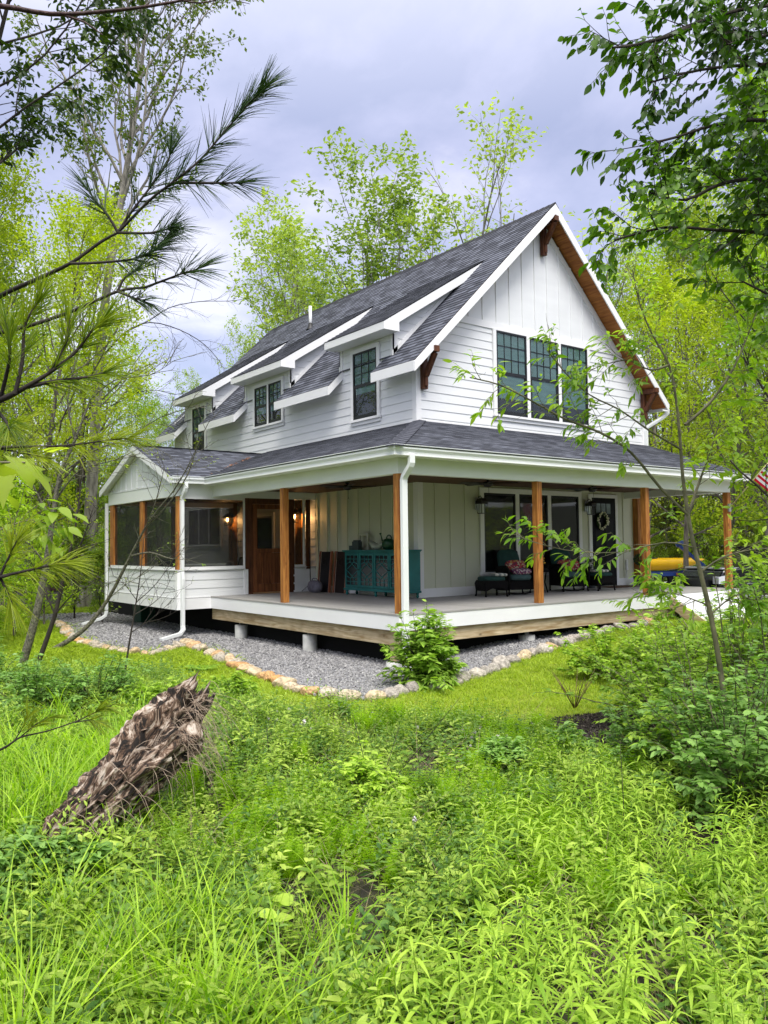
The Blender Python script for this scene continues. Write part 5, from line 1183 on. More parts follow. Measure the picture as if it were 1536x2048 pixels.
# ---------- tall ash left of the house
p = gcol(172, 32); dz_ = float((p-CO)@CFW); pth = pts_px([(u, v, dz_) for u, v in ((172, 1192), (182, 1000), (192, 830), (203, 660), (222, 520), (243, 400), (262, 280), (282, 150), (292, 20), (300, -110))], 3)-p; pth = pth[np.linspace(0, len(pth)-1, 15).astype(int)]; pth[0] = 0
B, LP, LD, g = grow(seed=31, H=24, r0=.25, limbs=26, sub=9, twigs=7, start=.46, ang=(.35, .75), up=.14, limb_len=.30, shape='round', leafn=10, leafspread=.42, bare=.42, path=pth)
p = gcol(172, 32)
tree('ash_tree', 'tall slender ash with pale trunk standing left of the screened porch', p, B, leaf_cloud(LP, LD, g, .19, LEAF_FAR, .5, .6), BARKP, leafmat('ash_leaves', (.05, .095, .015), (.17, .26, .04), .4), k=8)
# its neighbour: dark leaved crown in the upper left corner
B, LP, LD, g = grow(seed=33, H=19, r0=.13, limbs=24, sub=9, twigs=7, start=.50, ang=(.8, 1.2), limb_len=.26, leafn=9, leafspread=.36, bare=.25)
tree('broadleaf_tree', 'dark leaved tree filling the upper left corner of the view', gcol(-135, 21), B, leaf_cloud(LP, LD, g, .20, LEAF_MID, .7, .6), BARKD, LM_DARK, k=7)
# ---------- bare mossy trees at the left
def px_tree(name, label, main, r0, branches, bark, twn=10, twl=.5, seed=1, leaf=None, twr=.004, cat='sapling', t0=.3, k=7, twig2=0):
    """main/branches: pixel-depth polylines with radii; thing > trunk, branch..., leaves"""
    gp = gat(*main[0][:2]); fk = float((gp-CO)@CFW)/main[0][2]; sc_ = lambda L: [(a, b, c*fk) for a, b, c in L]
    main = sc_(main); branches = [(sc_(a), r*fk) for a, r in branches]; r0 *= fk; twl *= fk; twr *= fk
    if leaf: leaf = (leaf[0], leaf[1]*fk**.6)+tuple(leaf[2:])
    g = np.random.default_rng(seed); base = pts_px(main); t = thing(name, label, cat, base[0]); off = base[0]
    tr = (base-off, np.linspace(r0, r0*.16, len(base))); V, F = tubes([tr], k); obj('trunk', np_mesh('trunk', V, F, bark), t)
    lines = [(base, tr[1])]; tw = subtwigs(g, base, twn, twl, twr*1.4, t0=t0)
    for br, r in branches:
        q = pts_px(br); rad = np.linspace(r, r*.3, len(q)); s = subtwigs(g, q, twn, twl, twr); s2 = []
        for a in s: s2 += subtwigs(g, a[0], 3+twig2, twl*.5, twr*.6, t0=.3)
        B_ = [(q-off, rad)]+[(a-off, b) for a, b in s+s2]; V, F = tubes(B_, 4); obj('branch', np_mesh('branch', V, F, bark), t); tw += s+s2
        if leaf:
            n, size, tm, lm, fr = leaf; sel = [x for x in s+s2 if g.random() < fr]
            if sel: V, F = leaves_on(g, sel, n, size, tm); obj('leaves', np_mesh('leaves', V-off, F, lm), t)
    tt = subtwigs(g, base, twn, twl, twr*1.3, t0=t0); t2 = []
    for a in tt: t2 += subtwigs(g, a[0], 3, twl*.5, twr*.7)
    V, F = tubes([(a-off, b) for a, b in tt+t2], 3); obj('twigs', np_mesh('twigs', V, F, bark), t)
    if leaf:
        n, size, tm, lm, fr = leaf; sel = [x for x in tt+t2 if g.random() < fr]
        if sel: V, F = leaves_on(g, sel, n, size, tm); obj('leaves', np_mesh('leaves', V-off, F, lm), t)
    return t
LM_SPR = leafmat('spring_leaves', (.18, .30, .02), (.42, .52, .06), .5, tcol=(1.3, 1.4, .5))
px_tree('leaning_sapling', 'mossy bare sapling leaning right across the screened porch corner', [(105, 1300, 10), (165, 1262, 10), (215, 1200, 10), (262, 1110, 9.8), (300, 1040, 9.6), (345, 985, 9.4)], .034,
    [([(262, 1112, 9.8), (300, 1105, 9.7), (345, 1118, 9.5), (362, 1105, 9.4)], .013), ([(290, 1055, 9.7), (335, 1010, 9.5), (375, 950, 9.4), (395, 890, 9.3), (420, 840, 9.2)], .012), ([(345, 985, 9.4), (372, 940, 9.2), (388, 905, 9.1)], .010), ([(215, 1200, 10), (250, 1170, 9.9), (285, 1150, 9.8)], .008), ([(300, 1040, 9.6), (318, 980, 9.5), (330, 930, 9.4)], .008)],
    BARKM, 8, .45, 5, (3, .05, LEAF_MID, LM_SPR, .12))
px_tree('bare_sapling', 'thin dark bare sapling standing before the screened porch wall', [(243, 1390, 8), (258, 1290, 8), (273, 1200, 8), (283, 1130, 8), (290, 1040, 8)], .012,
    [([(272, 1205, 8), (310, 1170, 8), (345, 1120, 8), (355, 1080, 8)], .006), ([(268, 1230, 8), (320, 1195, 8.1), (350, 1140, 8.1)], .005), ([(273, 1200, 8), (250, 1170, 7.9), (225, 1150, 7.9)], .005), ([(262, 1265, 8), (300, 1240, 8), (340, 1205, 8)], .005)], BARKD, 6, .35, 6, (2, .04, LEAF_MID, LM_SPR, .05), twr=.0028)
px_tree('bare_tree', 'gnarled dark trunk with bare branches at the left edge of the lawn', [(40, 1345, 9), (70, 1240, 9), (92, 1130, 9), (105, 1040, 9), (120, 950, 9), (150, 880, 9), (180, 800, 9)], .05,
    [([(105, 1040, 9), (70, 980, 8.9), (45, 900, 8.8), (35, 830, 8.7)], .016), ([(120, 950, 9), (190, 900, 8.9), (250, 880, 8.8), (320, 835, 8.7), (400, 810, 8.6)], .014), ([(112, 1000, 9), (160, 940, 8.9), (230, 920, 8.8), (300, 885, 8.7)], .011), ([(150, 880, 9), (135, 800, 9), (150, 720, 9), (130, 640, 9)], .014), ([(180, 800, 9), (230, 760, 8.9), (300, 750, 8.8), (350, 720, 8.8)], .010), ([(92, 1130, 9), (60, 1090, 8.9), (20, 1060, 8.8)], .012)],
    BARKM, 12, .55, 7, (3, .06, LEAF_MID, LM_SPR, .10))
px_tree('bare_tree', 'second thin bare stem right of the gnarled trunk', [(75, 1330, 8.4), (110, 1230, 8.4), (128, 1150, 8.4), (150, 1060, 8.4), (160, 980, 8.4)], .028,
    [([(128, 1150, 8.4), (165, 1080, 8.4), (185, 1020, 8.4)], .012), ([(110, 1230, 8.4), (145, 1190, 8.3), (200, 1160, 8.3)], .010), ([(110, 1230, 8.4), (80, 1160, 8.4), (60, 1120, 8.3)], .01)], BARKD, 8, .4, 8, (3, .05, LEAF_MID, LM_SPR, .15))
px_tree('bare_tree', 'bare tree with drooping twigs arching toward the roof', [(150, 1190, 15), (165, 1000, 15), (175, 850, 15), (200, 720, 15), (235, 660, 15)], .04,
    [([(200, 720, 15), (250, 665, 15), (300, 645, 15), (360, 660, 15), (410, 690, 15), (445, 730, 15)], .016), ([(250, 665, 15), (300, 640, 15), (340, 615, 15), (400, 603, 15), (460, 602, 15), (505, 595, 15)], .014), ([(190, 760, 15), (160, 680, 15), (150, 600, 15), (165, 520, 15)], .013), ([(175, 850, 15), (240, 800, 15), (300, 780, 15), (350, 790, 15)], .013), ([(235, 660, 15), (250, 580, 15), (290, 520, 15)], .01)],
    BARKD, 13, .8, 9, None, twr=.0035, cat='tree', twig2=2)
# ---------- sapling in front of the right end of the porch
LEAFL = leaf_t(.36, .12, .3, 3)
px_tree('young_tree', 'young tree with a slim forked grey green stem and lime leaves before the stairs', [(1464, 1560, 5.6), (1452, 1430, 5.6), (1439, 1330, 5.6), (1422, 1235, 5.6), (1402, 1150, 5.6), (1385, 1080, 5.6), (1376, 1030, 5.6), (1366, 960, 5.6), (1360, 880, 5.6), (1352, 800, 5.6), (1338, 730, 5.6), (1305, 670, 5.6), (1280, 610, 5.6), (1265, 540, 5.6)], .022,
    [([(1376, 1030, 5.6), (1320, 975, 5.5), (1262, 905, 5.4), (1200, 865, 5.3), (1130, 838, 5.2), (1060, 800, 5.1), (1000, 770, 5.0), (940, 755, 4.9)], .014),
     ([(1364, 900, 5.6), (1300, 862, 5.5), (1240, 820, 5.4), (1180, 790, 5.3), (1130, 745, 5.2), (1095, 700, 5.1)], .010),
     ([(1370, 850, 5.6), (1420, 805, 5.7), (1465, 740, 5.8), (1500, 660, 5.8), (1530, 580, 5.8)], .012),
     ([(1376, 1030, 5.6), (1400, 960, 5.7), (1425, 890, 5.7), (1440, 840, 5.7)], .012),
     ([(1400, 1145, 5.6), (1445, 1115, 5.6), (1500, 1100, 5.6), (1560, 1095, 5.6)], .008),
     ([(1388, 1095, 5.6), (1330, 1085, 5.5), (1230, 1105, 5.4), (1130, 1100, 5.3), (1050, 1078, 5.2)], .006),
     ([(1338, 730, 5.6), (1300, 740, 5.5), (1250, 720, 5.4), (1180, 740, 5.3)], .008),
     ([(1415, 1210, 5.6), (1360, 1190, 5.5), (1300, 1180, 5.4)], .006), ([(1420, 1230, 5.6), (1470, 1190, 5.6), (1500, 1200, 5.6)], .006)],
    BARKG, 15, .32, 12, (5, .078, LEAFL, leafmat('sapling_leaves', (.15, .30, .02), (.40, .55, .06), .5, tcol=(1.3, 1.4, .5)), .75), twr=.0028, t0=.66)
# ---------- overhanging tree, upper right (its trunk stands just right of the view)
t = thing('overhanging_tree', 'large leaved dark green tree reaching in from the upper right', 'tree', gcol(1760, 6.5))
g = np.random.default_rng(41); off = gcol(1760, 6.5); tb = [at(1760, 1500, 6.4)*0+off, at(1750, 900, 6.4), at(1730, 400, 6.4), at(1700, 0, 6.4), at(1680, -300, 6.4)]
tb = np.array(tb); V, F = tubes([(tb-off, np.array([.13, .11, .09, .07, .05]))], 10); obj('trunk', np_mesh('trunk', V, F, BARKD), t)
LM_OVER = leafmat('overhang_leaves', (.022, .065, .006), (.12, .24, .015), .42, rough=.35, tcol=(1.2, 1.4, .4))
for i, (br, nn) in enumerate((([(1700, -20, 6.4), (1580, 5, 6.2), (1480, 20, 6.0), (1380, 50, 5.9), (1300, 85, 5.8)], 15), ([(1715, 130, 6.4), (1600, 130, 6.2), (1500, 130, 6.0), (1400, 140, 5.8), (1300, 165, 5.7)], 15),
     ([(1380, 55, 5.9), (1330, 75, 5.8), (1270, 90, 5.8), (1225, 95, 5.7)], 5), ([(1725, 280, 6.4), (1620, 260, 6.2), (1520, 240, 6.0), (1430, 250, 5.8), (1350, 275, 5.8), (1280, 292, 5.7)], 16),
     ([(1735, 430, 6.4), (1640, 390, 6.2), (1540, 360, 6.0), (1450, 365, 5.9), (1370, 400, 5.8), (1300, 385, 5.7)], 16), ([(1740, 560, 6.4), (1640, 520, 6.2), (1540, 470, 6.0), (1430, 460, 5.9), (1330, 455, 5.8), (1230, 480, 5.7)], 15),
     ([(1745, 700, 6.4), (1650, 640, 6.2), (1560, 600, 6.1), (1480, 560, 6.0)], 8), ([(1690, -120, 6.4), (1600, -60, 6.2), (1500, -40, 6.1), (1400, -30, 6.0)], 14), ([(1725, 200, 6.4), (1640, 190, 6.6), (1560, 180, 6.8), (1500, 190, 6.9)], 14), ([(1725, 350, 6.4), (1640, 310, 6.7), (1560, 300, 6.9), (1480, 310, 7)], 12), ([(1700, 60, 6.4), (1620, 70, 6.1), (1540, 70, 5.9), (1450, 90, 5.8)], 16), ([(1730, 240, 6.4), (1650, 230, 6.0), (1570, 215, 5.8), (1500, 230, 5.7)], 14), ([(1740, 480, 6.4), (1650, 450, 6.1), (1580, 430, 5.9), (1500, 430, 5.8)], 14), ([(1740, 400, 6.4), (1660, 370, 6.6), (1590, 350, 6.8), (1520, 340, 6.9)], 12))):
    q = pts_px(br); s = subtwigs(g, q, int(nn*1.3), .55, .005, t0=.0); s2 = []
    for a in s: s2 += subtwigs(g, a[0], 4, .28, .003, t0=.2)
    V, F = tubes([(q-off, np.linspace(.026, .008, len(q)))]+[(a-off, b) for a, b in s+s2], 4); obj('branch', np_mesh('branch', V, F, BARKD), t)
    V, F = leaves_on(g, s+s2, 5, .078, leaf_t(.56, .1, .2, 3), droop=.55, flat=.6); obj('leaves', np_mesh('leaves', V-off, F, LM_OVER), t)
B, LP, LD, g = grow(seed=44, H=8.5, r0=.07, limbs=22, sub=8, twigs=5, start=.22, ang=(.8, 1.2), limb_len=.36, leafn=5, leafspread=.25)
tree('broadleaf_tree', 'young broad leaved tree with large lime leaves at the right edge', gcol(1640, 13.5), B, leaf_cloud(LP, LD, g, .15, LEAF_MID, .35, .5), BARKD, LM_LIME)
# ---------- white pine at the left, its branches close to the camera
t = thing('pine_tree', 'long needled pine with branches reaching in from the left', 'pine tree', gcol(-700, 3.4))
off = gcol(-700, 3.4); tb = np.array([off, off+[0, 0, 1.8], off+[.05, 0, 3.4], off+[.05, .05, 5.2]]); V, F = tubes([(tb-off, np.array([.11, .09, .07, .04]))], 12); obj('trunk', np_mesh('trunk', V, F, BARKD), t)
PIN_D = leafmat('needles_dark', (.012, .040, .010), (.05, .10, .015), .2, rough=.4, tcol=(1, 1.2, .5)); PIN_L = leafmat('needles_lime', (.08, .17, .012), (.36, .42, .03), .4, rough=.4, tcol=(1.2, 1.3, .4))
def needles(g, line, n, L, w=.00085, t0=0., fan=1.0, tip=True):
    m = len(line); nb = n//5; t = t0+(1-t0)*g.random(nb)**.75; f = np.minimum(t*(m-1), m-1.001); j = f.astype(int); P = line[j]+(line[j+1]-line[j])*(f-j)[:, None]; D = nrm(line[j+1]-line[j])
    r = g.normal(size=(nb, 3)); r = nrm(r-D*(r*D).sum(1)[:, None]); a = g.uniform(.35, fan, nb)[:, None]*(1.1-.5*t[:, None]); d = nrm(D*np.cos(a)+r*np.sin(a))
    P = np.repeat(P, 5, 0); d = nrm(np.repeat(d, 5, 0)+g.normal(size=(nb*5, 3))*.10); n = nb*5; l = L*g.uniform(.75, 1.1, n)[:, None]
    s = nrm(np.cross(d, g.normal(size=(n, 3)))); mid = P+d*l*.55; end = P+d*l+np.array([0, 0, -1.])*l*.08
    V = np.stack([P-s*w, P+s*w, mid-s*w*.9, mid+s*w*.9, end-s*w*.25, end+s*w*.25], 1).reshape(-1, 3); b = (np.arange(n)*6)[:, None]
    F = np.concatenate([b+[0, 1, 3, 2], b+[2, 3, 5, 4]]); return V, F
def pine_branch(main, r, shoots, mt, n=260, L=.085, seed=1):
    g = np.random.default_rng(seed); q = pts_px(main, 4); Bs = [(q-off, np.linspace(r, r*.35, len(q)))]; N_ = []
    for sh, t0 in shoots:
        s = pts_px(sh, 4); Bs.append((s-off, np.linspace(r*.45, r*.2, len(s)))); ln = np.linalg.norm(np.diff(s, axis=0), axis=1).sum(); N_.append(needles(g, s, int(n*ln/.25), L, t0=t0))
    V, F = tubes(Bs, 6); obj('branch', np_mesh('branch', V, F, BARKD), t); V, F = join(N_); obj('needles', np_mesh('needles', V-off, F, mt), t)
pine_branch([(-330, 760, 2.6), (-120, 660, 2.3), (0, 592, 2.2), (70, 560, 2.15), (140, 527, 2.1), (200, 485, 2.1), (236, 465, 2.1)], .009,
    [([(236, 465, 2.1), (300, 400, 2.05), (345, 365, 2.0), (400, 320, 2.0), (450, 262, 2.0), (500, 205, 2.0), (532, 172, 2.0)], .12), ([(236, 465, 2.1), (215, 430, 2.1), (190, 400, 2.1), (175, 378, 2.1)], .05), ([(345, 365, 2.0), (400, 366, 2.0), (450, 366, 2.0), (480, 366, 2.0)], .1),
     ([(140, 527, 2.1), (200, 525, 2.05), (280, 515, 2.0), (330, 485, 2.0)], .45), ([(236, 465, 2.1), (300, 466, 2.05), (345, 455, 2.0)], .1), ([(236, 465, 2.1), (262, 425, 2.1), (300, 375, 2.1), (335, 325, 2.1), (340, 300, 2.1)], .1)], PIN_D, 190, .10, 3)
pine_branch([(-330, 780, 2.5), (-150, 700, 2.3), (0, 665, 2.2), (70, 648, 2.15), (150, 620, 2.1), (235, 583, 2.1), (290, 575, 2.1)], .008,
    [([(290, 575, 2.1), (330, 560, 2.05), (370, 545, 2.0), (392, 540, 2.0)], .05), ([(235, 583, 2.1), (265, 595, 2.05), (290, 602, 2.0)], .2), ([(235, 583, 2.1), (250, 555, 2.1), (275, 540, 2.1)], .2)], PIN_D, 190, .095, 4)
pine_branch([(-330, 900, 2.2), (-140, 850, 2.0), (0, 800, 1.85), (50, 775, 1.8), (100, 745, 1.8)], .011,
    [([(50, 775, 1.8), (100, 745, 1.8), (150, 705, 1.8), (185, 660, 1.8), (205, 645, 1.8)], .2), ([(50, 775, 1.8), (110, 762, 1.8), (170, 755, 1.8), (210, 745, 1.8)], .2), ([(30, 788, 1.8), (45, 720, 1.8), (50, 650, 1.8), (80, 600, 1.8)], .15), ([(-20, 805, 1.9), (10, 840, 1.85), (20, 860, 1.8)], .1), ([(0, 800, 1.85), (20, 710, 1.8), (10, 640, 1.8)], .2), ([(100, 745, 1.8), (130, 690, 1.8), (140, 640, 1.8)], .2)], PIN_L, 210, .095, 5)
pine_branch([(-300, 940, 2.4), (-100, 900, 2.2), (0, 895, 2.1), (80, 893, 2.1), (150, 892, 2.1)], .006,
    [([(100, 893, 2.1), (160, 888, 2.1), (220, 880, 2.1), (265, 876, 2.1)], .05), ([(-40, 898, 2.1), (0, 870, 2.1), (40, 850, 2.1)], .1), ([(-10, 896, 2.1), (40, 905, 2.1), (90, 915, 2.1)], .2)], PIN_L, 230, .09, 6)
pine_branch([(-300, 1240, 2.1), (-120, 1190, 1.95), (-20, 1160, 1.85), (20, 1150, 1.85)], .008,
    [([(5, 1152, 1.85), (60, 1140, 1.85), (105, 1130, 1.85), (130, 1125, 1.85)], .05), ([(0, 1152, 1.85), (20, 1110, 1.85), (35, 1080, 1.85)], .1), ([(0, 1155, 1.85), (15, 1185, 1.85), (25, 1210, 1.85)], .1)], PIN_L, 300, .085, 7)
pine_branch([(-300, 1640, 2.3), (-120, 1550, 2.2), (0, 1500, 2.1), (40, 1475, 2.1), (95, 1462, 2.1), (160, 1440, 2.1)], .004,
    [([(40, 1475, 2.1), (70, 1450, 2.1), (95, 1435, 2.1)], .1), ([(155, 1442, 2.1), (190, 1425, 2.1), (235, 1405, 2.1)], .05), ([(150, 1445, 2.1), (180, 1440, 2.1), (200, 1445, 2.1)], .1), ([(30, 1480, 2.1), (45, 1455, 2.1), (55, 1430, 2.1)], .1)], PIN_L, 210, .06, 8)
# ---------- bare twig across the top left, lobed leaves at the left edge
t = thing('bare_branch_tree', 'bare reddish twig crossing the top left corner', 'tree', gcol(-620, 4.0)); off2 = gcol(-620, 4.0); g = np.random.default_rng(8)
q = pts_px([(-500, 300, 3.6), (-300, 60, 3.2), (-100, 10, 3.0), (0, 12, 2.9), (100, 28, 2.9), (200, 24, 2.9), (300, 12, 2.9), (400, -6, 2.9)]); s = pts_px([(120, 28, 2.9), (170, 45, 2.9), (205, 70, 2.9)]); s3 = pts_px([(360, 0, 2.9), (400, 6, 2.9), (450, -2, 2.9), (500, 8, 2.9)])
tk = np.array([off2, (off2+q[0])/2+[0, 0, .2], q[0]]); V, F = tubes([(tk-off2, np.array([.05, .04, .02])), (q-off2, np.linspace(.014, .004, len(q))), (s-off2, np.linspace(.005, .002, len(s))), (s3-off2, np.linspace(.004, .001, len(s3)))]+[(a-off2, b) for a, b in subtwigs(g, s3, 6, .08, .001)+subtwigs(g, q[15:], 7, .12, .0015)], 7); obj('branch', np_mesh('branch', V, F, M('red_bark', (.05, .022, .018), .6, .4, 30, .4, 60)), t)
t = thing('maple_sapling', 'broad lime leaves hanging at the left edge below the pine needles', 'sapling', gcol(-250, 3.0)); off3 = gcol(-250, 3.0)
q = pts_px([(-250, 1100, 3.0), (-150, 980, 2.8), (-60, 930, 2.6), (0, 925, 2.6), (50, 925, 2.6)]); V, F = tubes([(np.array([off3, off3+[0, 0, .5], q[0]])-off3, np.array([.02, .016, .01])), (q-off3, np.linspace(.008, .003, len(q)))], 6); obj('stem', np_mesh('stem', V, F, BARKG), t)
lobe = np.array([(0, 0), (.25, .05), (.55, .02), (.42, .3), (.75, .45), (.38, .55), (.3, .72), (0, 1.1), (-.3, .72), (-.38, .55), (-.75, .45), (-.42, .3), (-.55, .02), (-.25, .05)]); TV = np.array([(0, .4, 0)]+[(x, y, .12*abs(x)-.15*y*y) for x, y in lobe]); TF = np.array([(0, i+1, (i+1) % 14+1) for i in range(14)])
PP = [at(*c) for c in ((8, 925, 2.6), (35, 915, 2.6), (60, 935, 2.55), (80, 920, 2.6), (20, 950, 2.5), (92, 905, 2.6))]; DD = [CR*a+CU*b+CFW*c for a, b, c in ((-.3, -.6, .3), (.4, -.5, -.2), (.8, -.8, 0), (1, -.3, .2), (-.2, -.9, -.3), (.9, .3, 0))]
V, F = place((TV, TF), PP, DD, np.array([0, 0, 1.]), np.array([.10, .11, .11, .09, .10, .08])); obj('leaves', np_mesh('leaves', V-off3, F, LM_SPR), t)
g = np.random.default_rng(77); q = pts_px([(-250, 1250, 3.4), (-100, 1100, 3.3), (0, 1060, 3.3), (60, 1040, 3.3), (100, 1050, 3.3)]); s = subtwigs(g, q, 14, .22, .002, t0=.3); V, F = tubes([(q-off3, np.linspace(.006, .002, len(q)))]+[(a-off3, b) for a, b in s], 4); obj('branch', np_mesh('branch', V, F, BARKG), t); V, F = leaves_on(g, s, 5, .075, LEAF_NEAR, .5); obj('leaves', np_mesh('leaves', V-off3, F, LM_SPR), t)
# ---------- shrubs
def shrub(name, label, loc, H, seed, lm, size, tm=LEAF_MID, n=60, forks=0, bark=BARKD, wide=.55, cat='shrub', group=None, leaves=16, top=0):
    """a dome of arching stems, leafy from the ground up, with loose shoots standing out"""
    g = np.random.default_rng(seed); S = []; T = []
    for i in range(n):
        az = g.uniform(0, 6.28); el_ = math.asin(g.uniform(.03, 1)); rr_ = g.uniform(.72, 1.06)*(1+.22*math.sin(az*3+seed)*math.cos(el_)); 
        if g.random() < .10: rr_ *= 1.25
        e_ = np.array([math.cos(az)*math.cos(el_)*H*wide, math.sin(az)*math.cos(el_)*H*wide, max(.06*H, math.sin(el_)*H)])*rr_; b_ = np.array([g.normal()*.03*H, g.normal()*.03*H, 0]); md = b_*.5+e_*.5+np.array([0, 0, .10*H])
        t_ = np.linspace(0, 1, 7)[:, None]; q = b_*(1-t_)**2+2*md*t_*(1-t_)+e_*t_**2; q[1:] += g.normal(size=(6, 3))*.015*H; S.append((q, np.linspace(.010*H, .002*H, 7)))
        T += subtwigs(g, q, 5, H*.16, .0016*H+.0006, t0=.25, k=2, up=.05)+[(q[4:], S[-1][1][4:])]
    t = thing(name, label, cat, loc, 0, group); V, F = tubes(S+T, 3); obj('stems', np_mesh('stems', V, F, bark), t)
    P_, D_ = [], []
    for q, r in T:
        m = len(q)
        for i in range(leaves//3): f = min((i+.7)/(leaves//3)*(m-1), m-1.001); j = int(f); d = q[j+1]-q[j]; P_.append(q[j]+d*(f-j)); D_.append(rot_away(g, d, g.uniform(.5, 1.15), (i % 2)*3.14+g.uniform(-.5, .5)))
    P_ = np.array(P_); D_ = nrm(np.array(D_)*[1, 1, .5]+[0, 0, -.12]); k = len(P_); up = nrm(g.normal(size=(k, 3))*.3+[0, 0, 1.]); V, F = place(tm, P_, D_, up, size*g.uniform(.6, 1.2, k)); obj('leaves', np_mesh('leaves', V, F, lm), t); return t
LM_SHR = leafmat('shrub_leaves', (.16, .30, .02), (.44, .60, .07), .38, rough=.4, tcol=(1.2, 1.4, .5)); LM_SHRD = leafmat('shrub_leaves_deep', (.08, .19, .03), (.27, .45, .10), .32, rough=.38, tcol=(1.2, 1.4, .5))
shrub('corner_shrub', 'leafy green shrub growing at the porch corner before the downspout', gat(852, 1372), 1.15, 51, leafmat('corner_leaves', (.09, .20, .02), (.30, .46, .06), .4, tcol=(1.25, 1.4, .5)), .135, LEAF_MID, 110, wide=.54, leaves=18)
LEAF_OV = leaf_t(.52, .12, .15, 3)
for i, (u, v, H, sz, lm, n_, wd, lb) in enumerate(((1490, 1640, 1.35, .085, LM_SHRD, 90, .66, 'dense rounded shrub at the right edge above the dark hollow'), (1590, 1560, 1.8, .085, LM_SHRD, 100, .62, 'tall shrub cut by the right edge of the view'), (1395, 1540, 1.35, .08, LM_SHR, 80, .66, 'bright shrub round the foot of the young forked tree'),
        (1320, 1440, 1.2, .08, LM_SHR, 60, .85, 'shrub with spreading twigs over the lawn left of the young tree'), (1480, 1440, 1.75, .085, LM_SHR, 110, .62, 'shrub with fresh leaves before the porch stairs'), (1215, 1352, .85, .085, LM_SHR, 55, .95, 'small loose shrub before the stone edging near the stairs'), (1570, 1400, 1.9, .09, LM_SHR, 110, .65, 'pale green bush at the right edge below the car'),
        (1350, 1365, 1.15, .085, LM_SHR, 90, .95, 'spreading shrub in front of the porch stairs'), (1290, 1545, .75, .06, LM_SHRD, 60, .8, 'low dark shrub at the right end of the mulch patch'))):
    shrub('shrub', lb, gat(u, v), H, 60+i, lm, sz, LEAF_OV, n_, wide=wd, leaves=24, bark=BARKG)
for i, (u, v, H, lm, lb) in enumerate(((60, 1440, .75, LM_SHRD, 'dark leafy bush below the gnarled trunk'), (190, 1425, .8, LM_SHRD, 'dark leafy bush between the gnarled trunk and the thin sapling'), (-30, 1400, .9, LM_SHRD, 'dark leafy bush at the left edge'), (300, 1440, .5, LM_SHR, 'low bush just above the rotten log'), (20, 1800, .42, LM_SHRD, 'dark small leaved plant clump at the lower left edge'), (130, 1790, .36, LM_SHRD, 'dark small leaved plant clump below the foot of the log'),
        (1010, 1545, .34, LM_SHRD, 'dark green clover clump in the middle of the weeds'), (730, 1625, .45, LM_SHR, 'broad leaved plant with long dead stalks in the centre'), (470, 1405, .42, LM_SHR, 'leafy weeds in front of the gravel bed left of centre'), (1130, 1520, .34, LM_SHRD, 'dark clump beside the mulch patch'))):
    shrub('leafy_bush', lb, gat(u, v), H, 80+i, lm, .085, LEAF_MID, 85, wide=.95, cat='bush', leaves=18)
for i, (u, v, ends) in enumerate(((745, 1610, ((705, 1425), (800, 1450), (920, 1395))), (1250, 1700, ((1240, 1480),)), (507, 1600, ((503, 1540),)), (535, 1540, ((533, 1450),)), (1440, 2040, ((1430, 1930),)))):
    p = gat(u, v); dep = float((p-CO)@CFW); m = MB()
    for (a, b) in ends: e_ = at(a, b, dep); md = (p+e_)/2+np.array([.02, .01, .0]); m.tube([p-p, md-p, e_-p], [.0045, .0035, .0018], 5)
    o = m.build('dead_stalk', BARKD); o.location = p.tolist(); tag(o, ('bunch of long thin dead stalks fanning up from the centre plant', 'single thin dead stalk in the right hand weeds', 'short black stalk right of the log', 'dark stalk behind the weeds, right of the log top', 'dark stalk in the lower right weeds')[i], 'dead stalk')
g = np.random.default_rng(5); p = gat(1150, 1420); m = MB()
for i in range(16): a = g.uniform(0, 6.28); l = g.uniform(.3, .55); e_ = np.array([math.cos(a)*l*.6, math.sin(a)*l*.6, l]); m.tube([(0, 0, 0), e_*.5+[0, 0, .03], e_], [.006, .004, .0015], 5); k = e_*.55; m.tube([k, k+g.normal(size=3)*.06+[0, 0, .1]], [.003, .001], 4)
o = m.build('twig_shrub', M('twig_brown', (.16, .10, .05), .8)); o.location = p.tolist(); tag(o, 'small leafless brown twig shrub on the lawn by the mulch', 'shrub')
# ---------- ferns
def fern(label, loc, R_, seed):
    g = np.random.default_rng(seed); t = thing('fern', label, 'fern', loc, 0, 'ferns in front of the lawn'); parts = []
    for i in range(9):
        a = i*.7+g.uniform(-.2, .2); l = R_*g.uniform(.8, 1.1); s = np.linspace(0, 1, 26); base = np.stack([np.cos(a)*l*s*.9, np.sin(a)*l*s*.9, l*(.85*s-.62*s*s)], 1); D = nrm(np.gradient(base, axis=0)); side = nrm(np.cross(D, [0, 0, 1.])); w = .26*l*np.sin(np.pi*np.clip(s*.95+.05, 0, 1))**.8*(1-.3*s)
        for sg in (1, -1): parts.append(place(LEAF_FAR, base[2:], side[2:]*sg+D[2:]*.35, np.array([0, 0, 1.]), w[2:], w[2:]*.42))
    V, F = join(parts); obj('fronds', np_mesh('fronds', V, F, leafmat('fern_green', (.13, .26, .03), (.32, .48, .08), .4, tcol=(1.2, 1.4, .5))), t)
for i, (u, v, r, lb) in enumerate(((215, 1420, .5, 'lime fern beside the foot of the thin sapling'), (262, 1400, .45, 'fern to the right of the thin sapling foot'), (150, 1385, .4, 'fern behind the dark bushes at left'), (330, 1375, .4, 'fern above the top of the rotten log'), (405, 1345, .38, 'small fern by the gravel downspout outlet'), (450, 1385, .5, 'fern between log and border stones'), (560, 1440, .45, 'fern in the weeds below the border stones'), (1190, 1560, .5, 'fern below the mulch patch'), (1260, 1600, .55, 'fern left of the dark hollow'))): fern(lb, gat(u, v), r, 90+i)
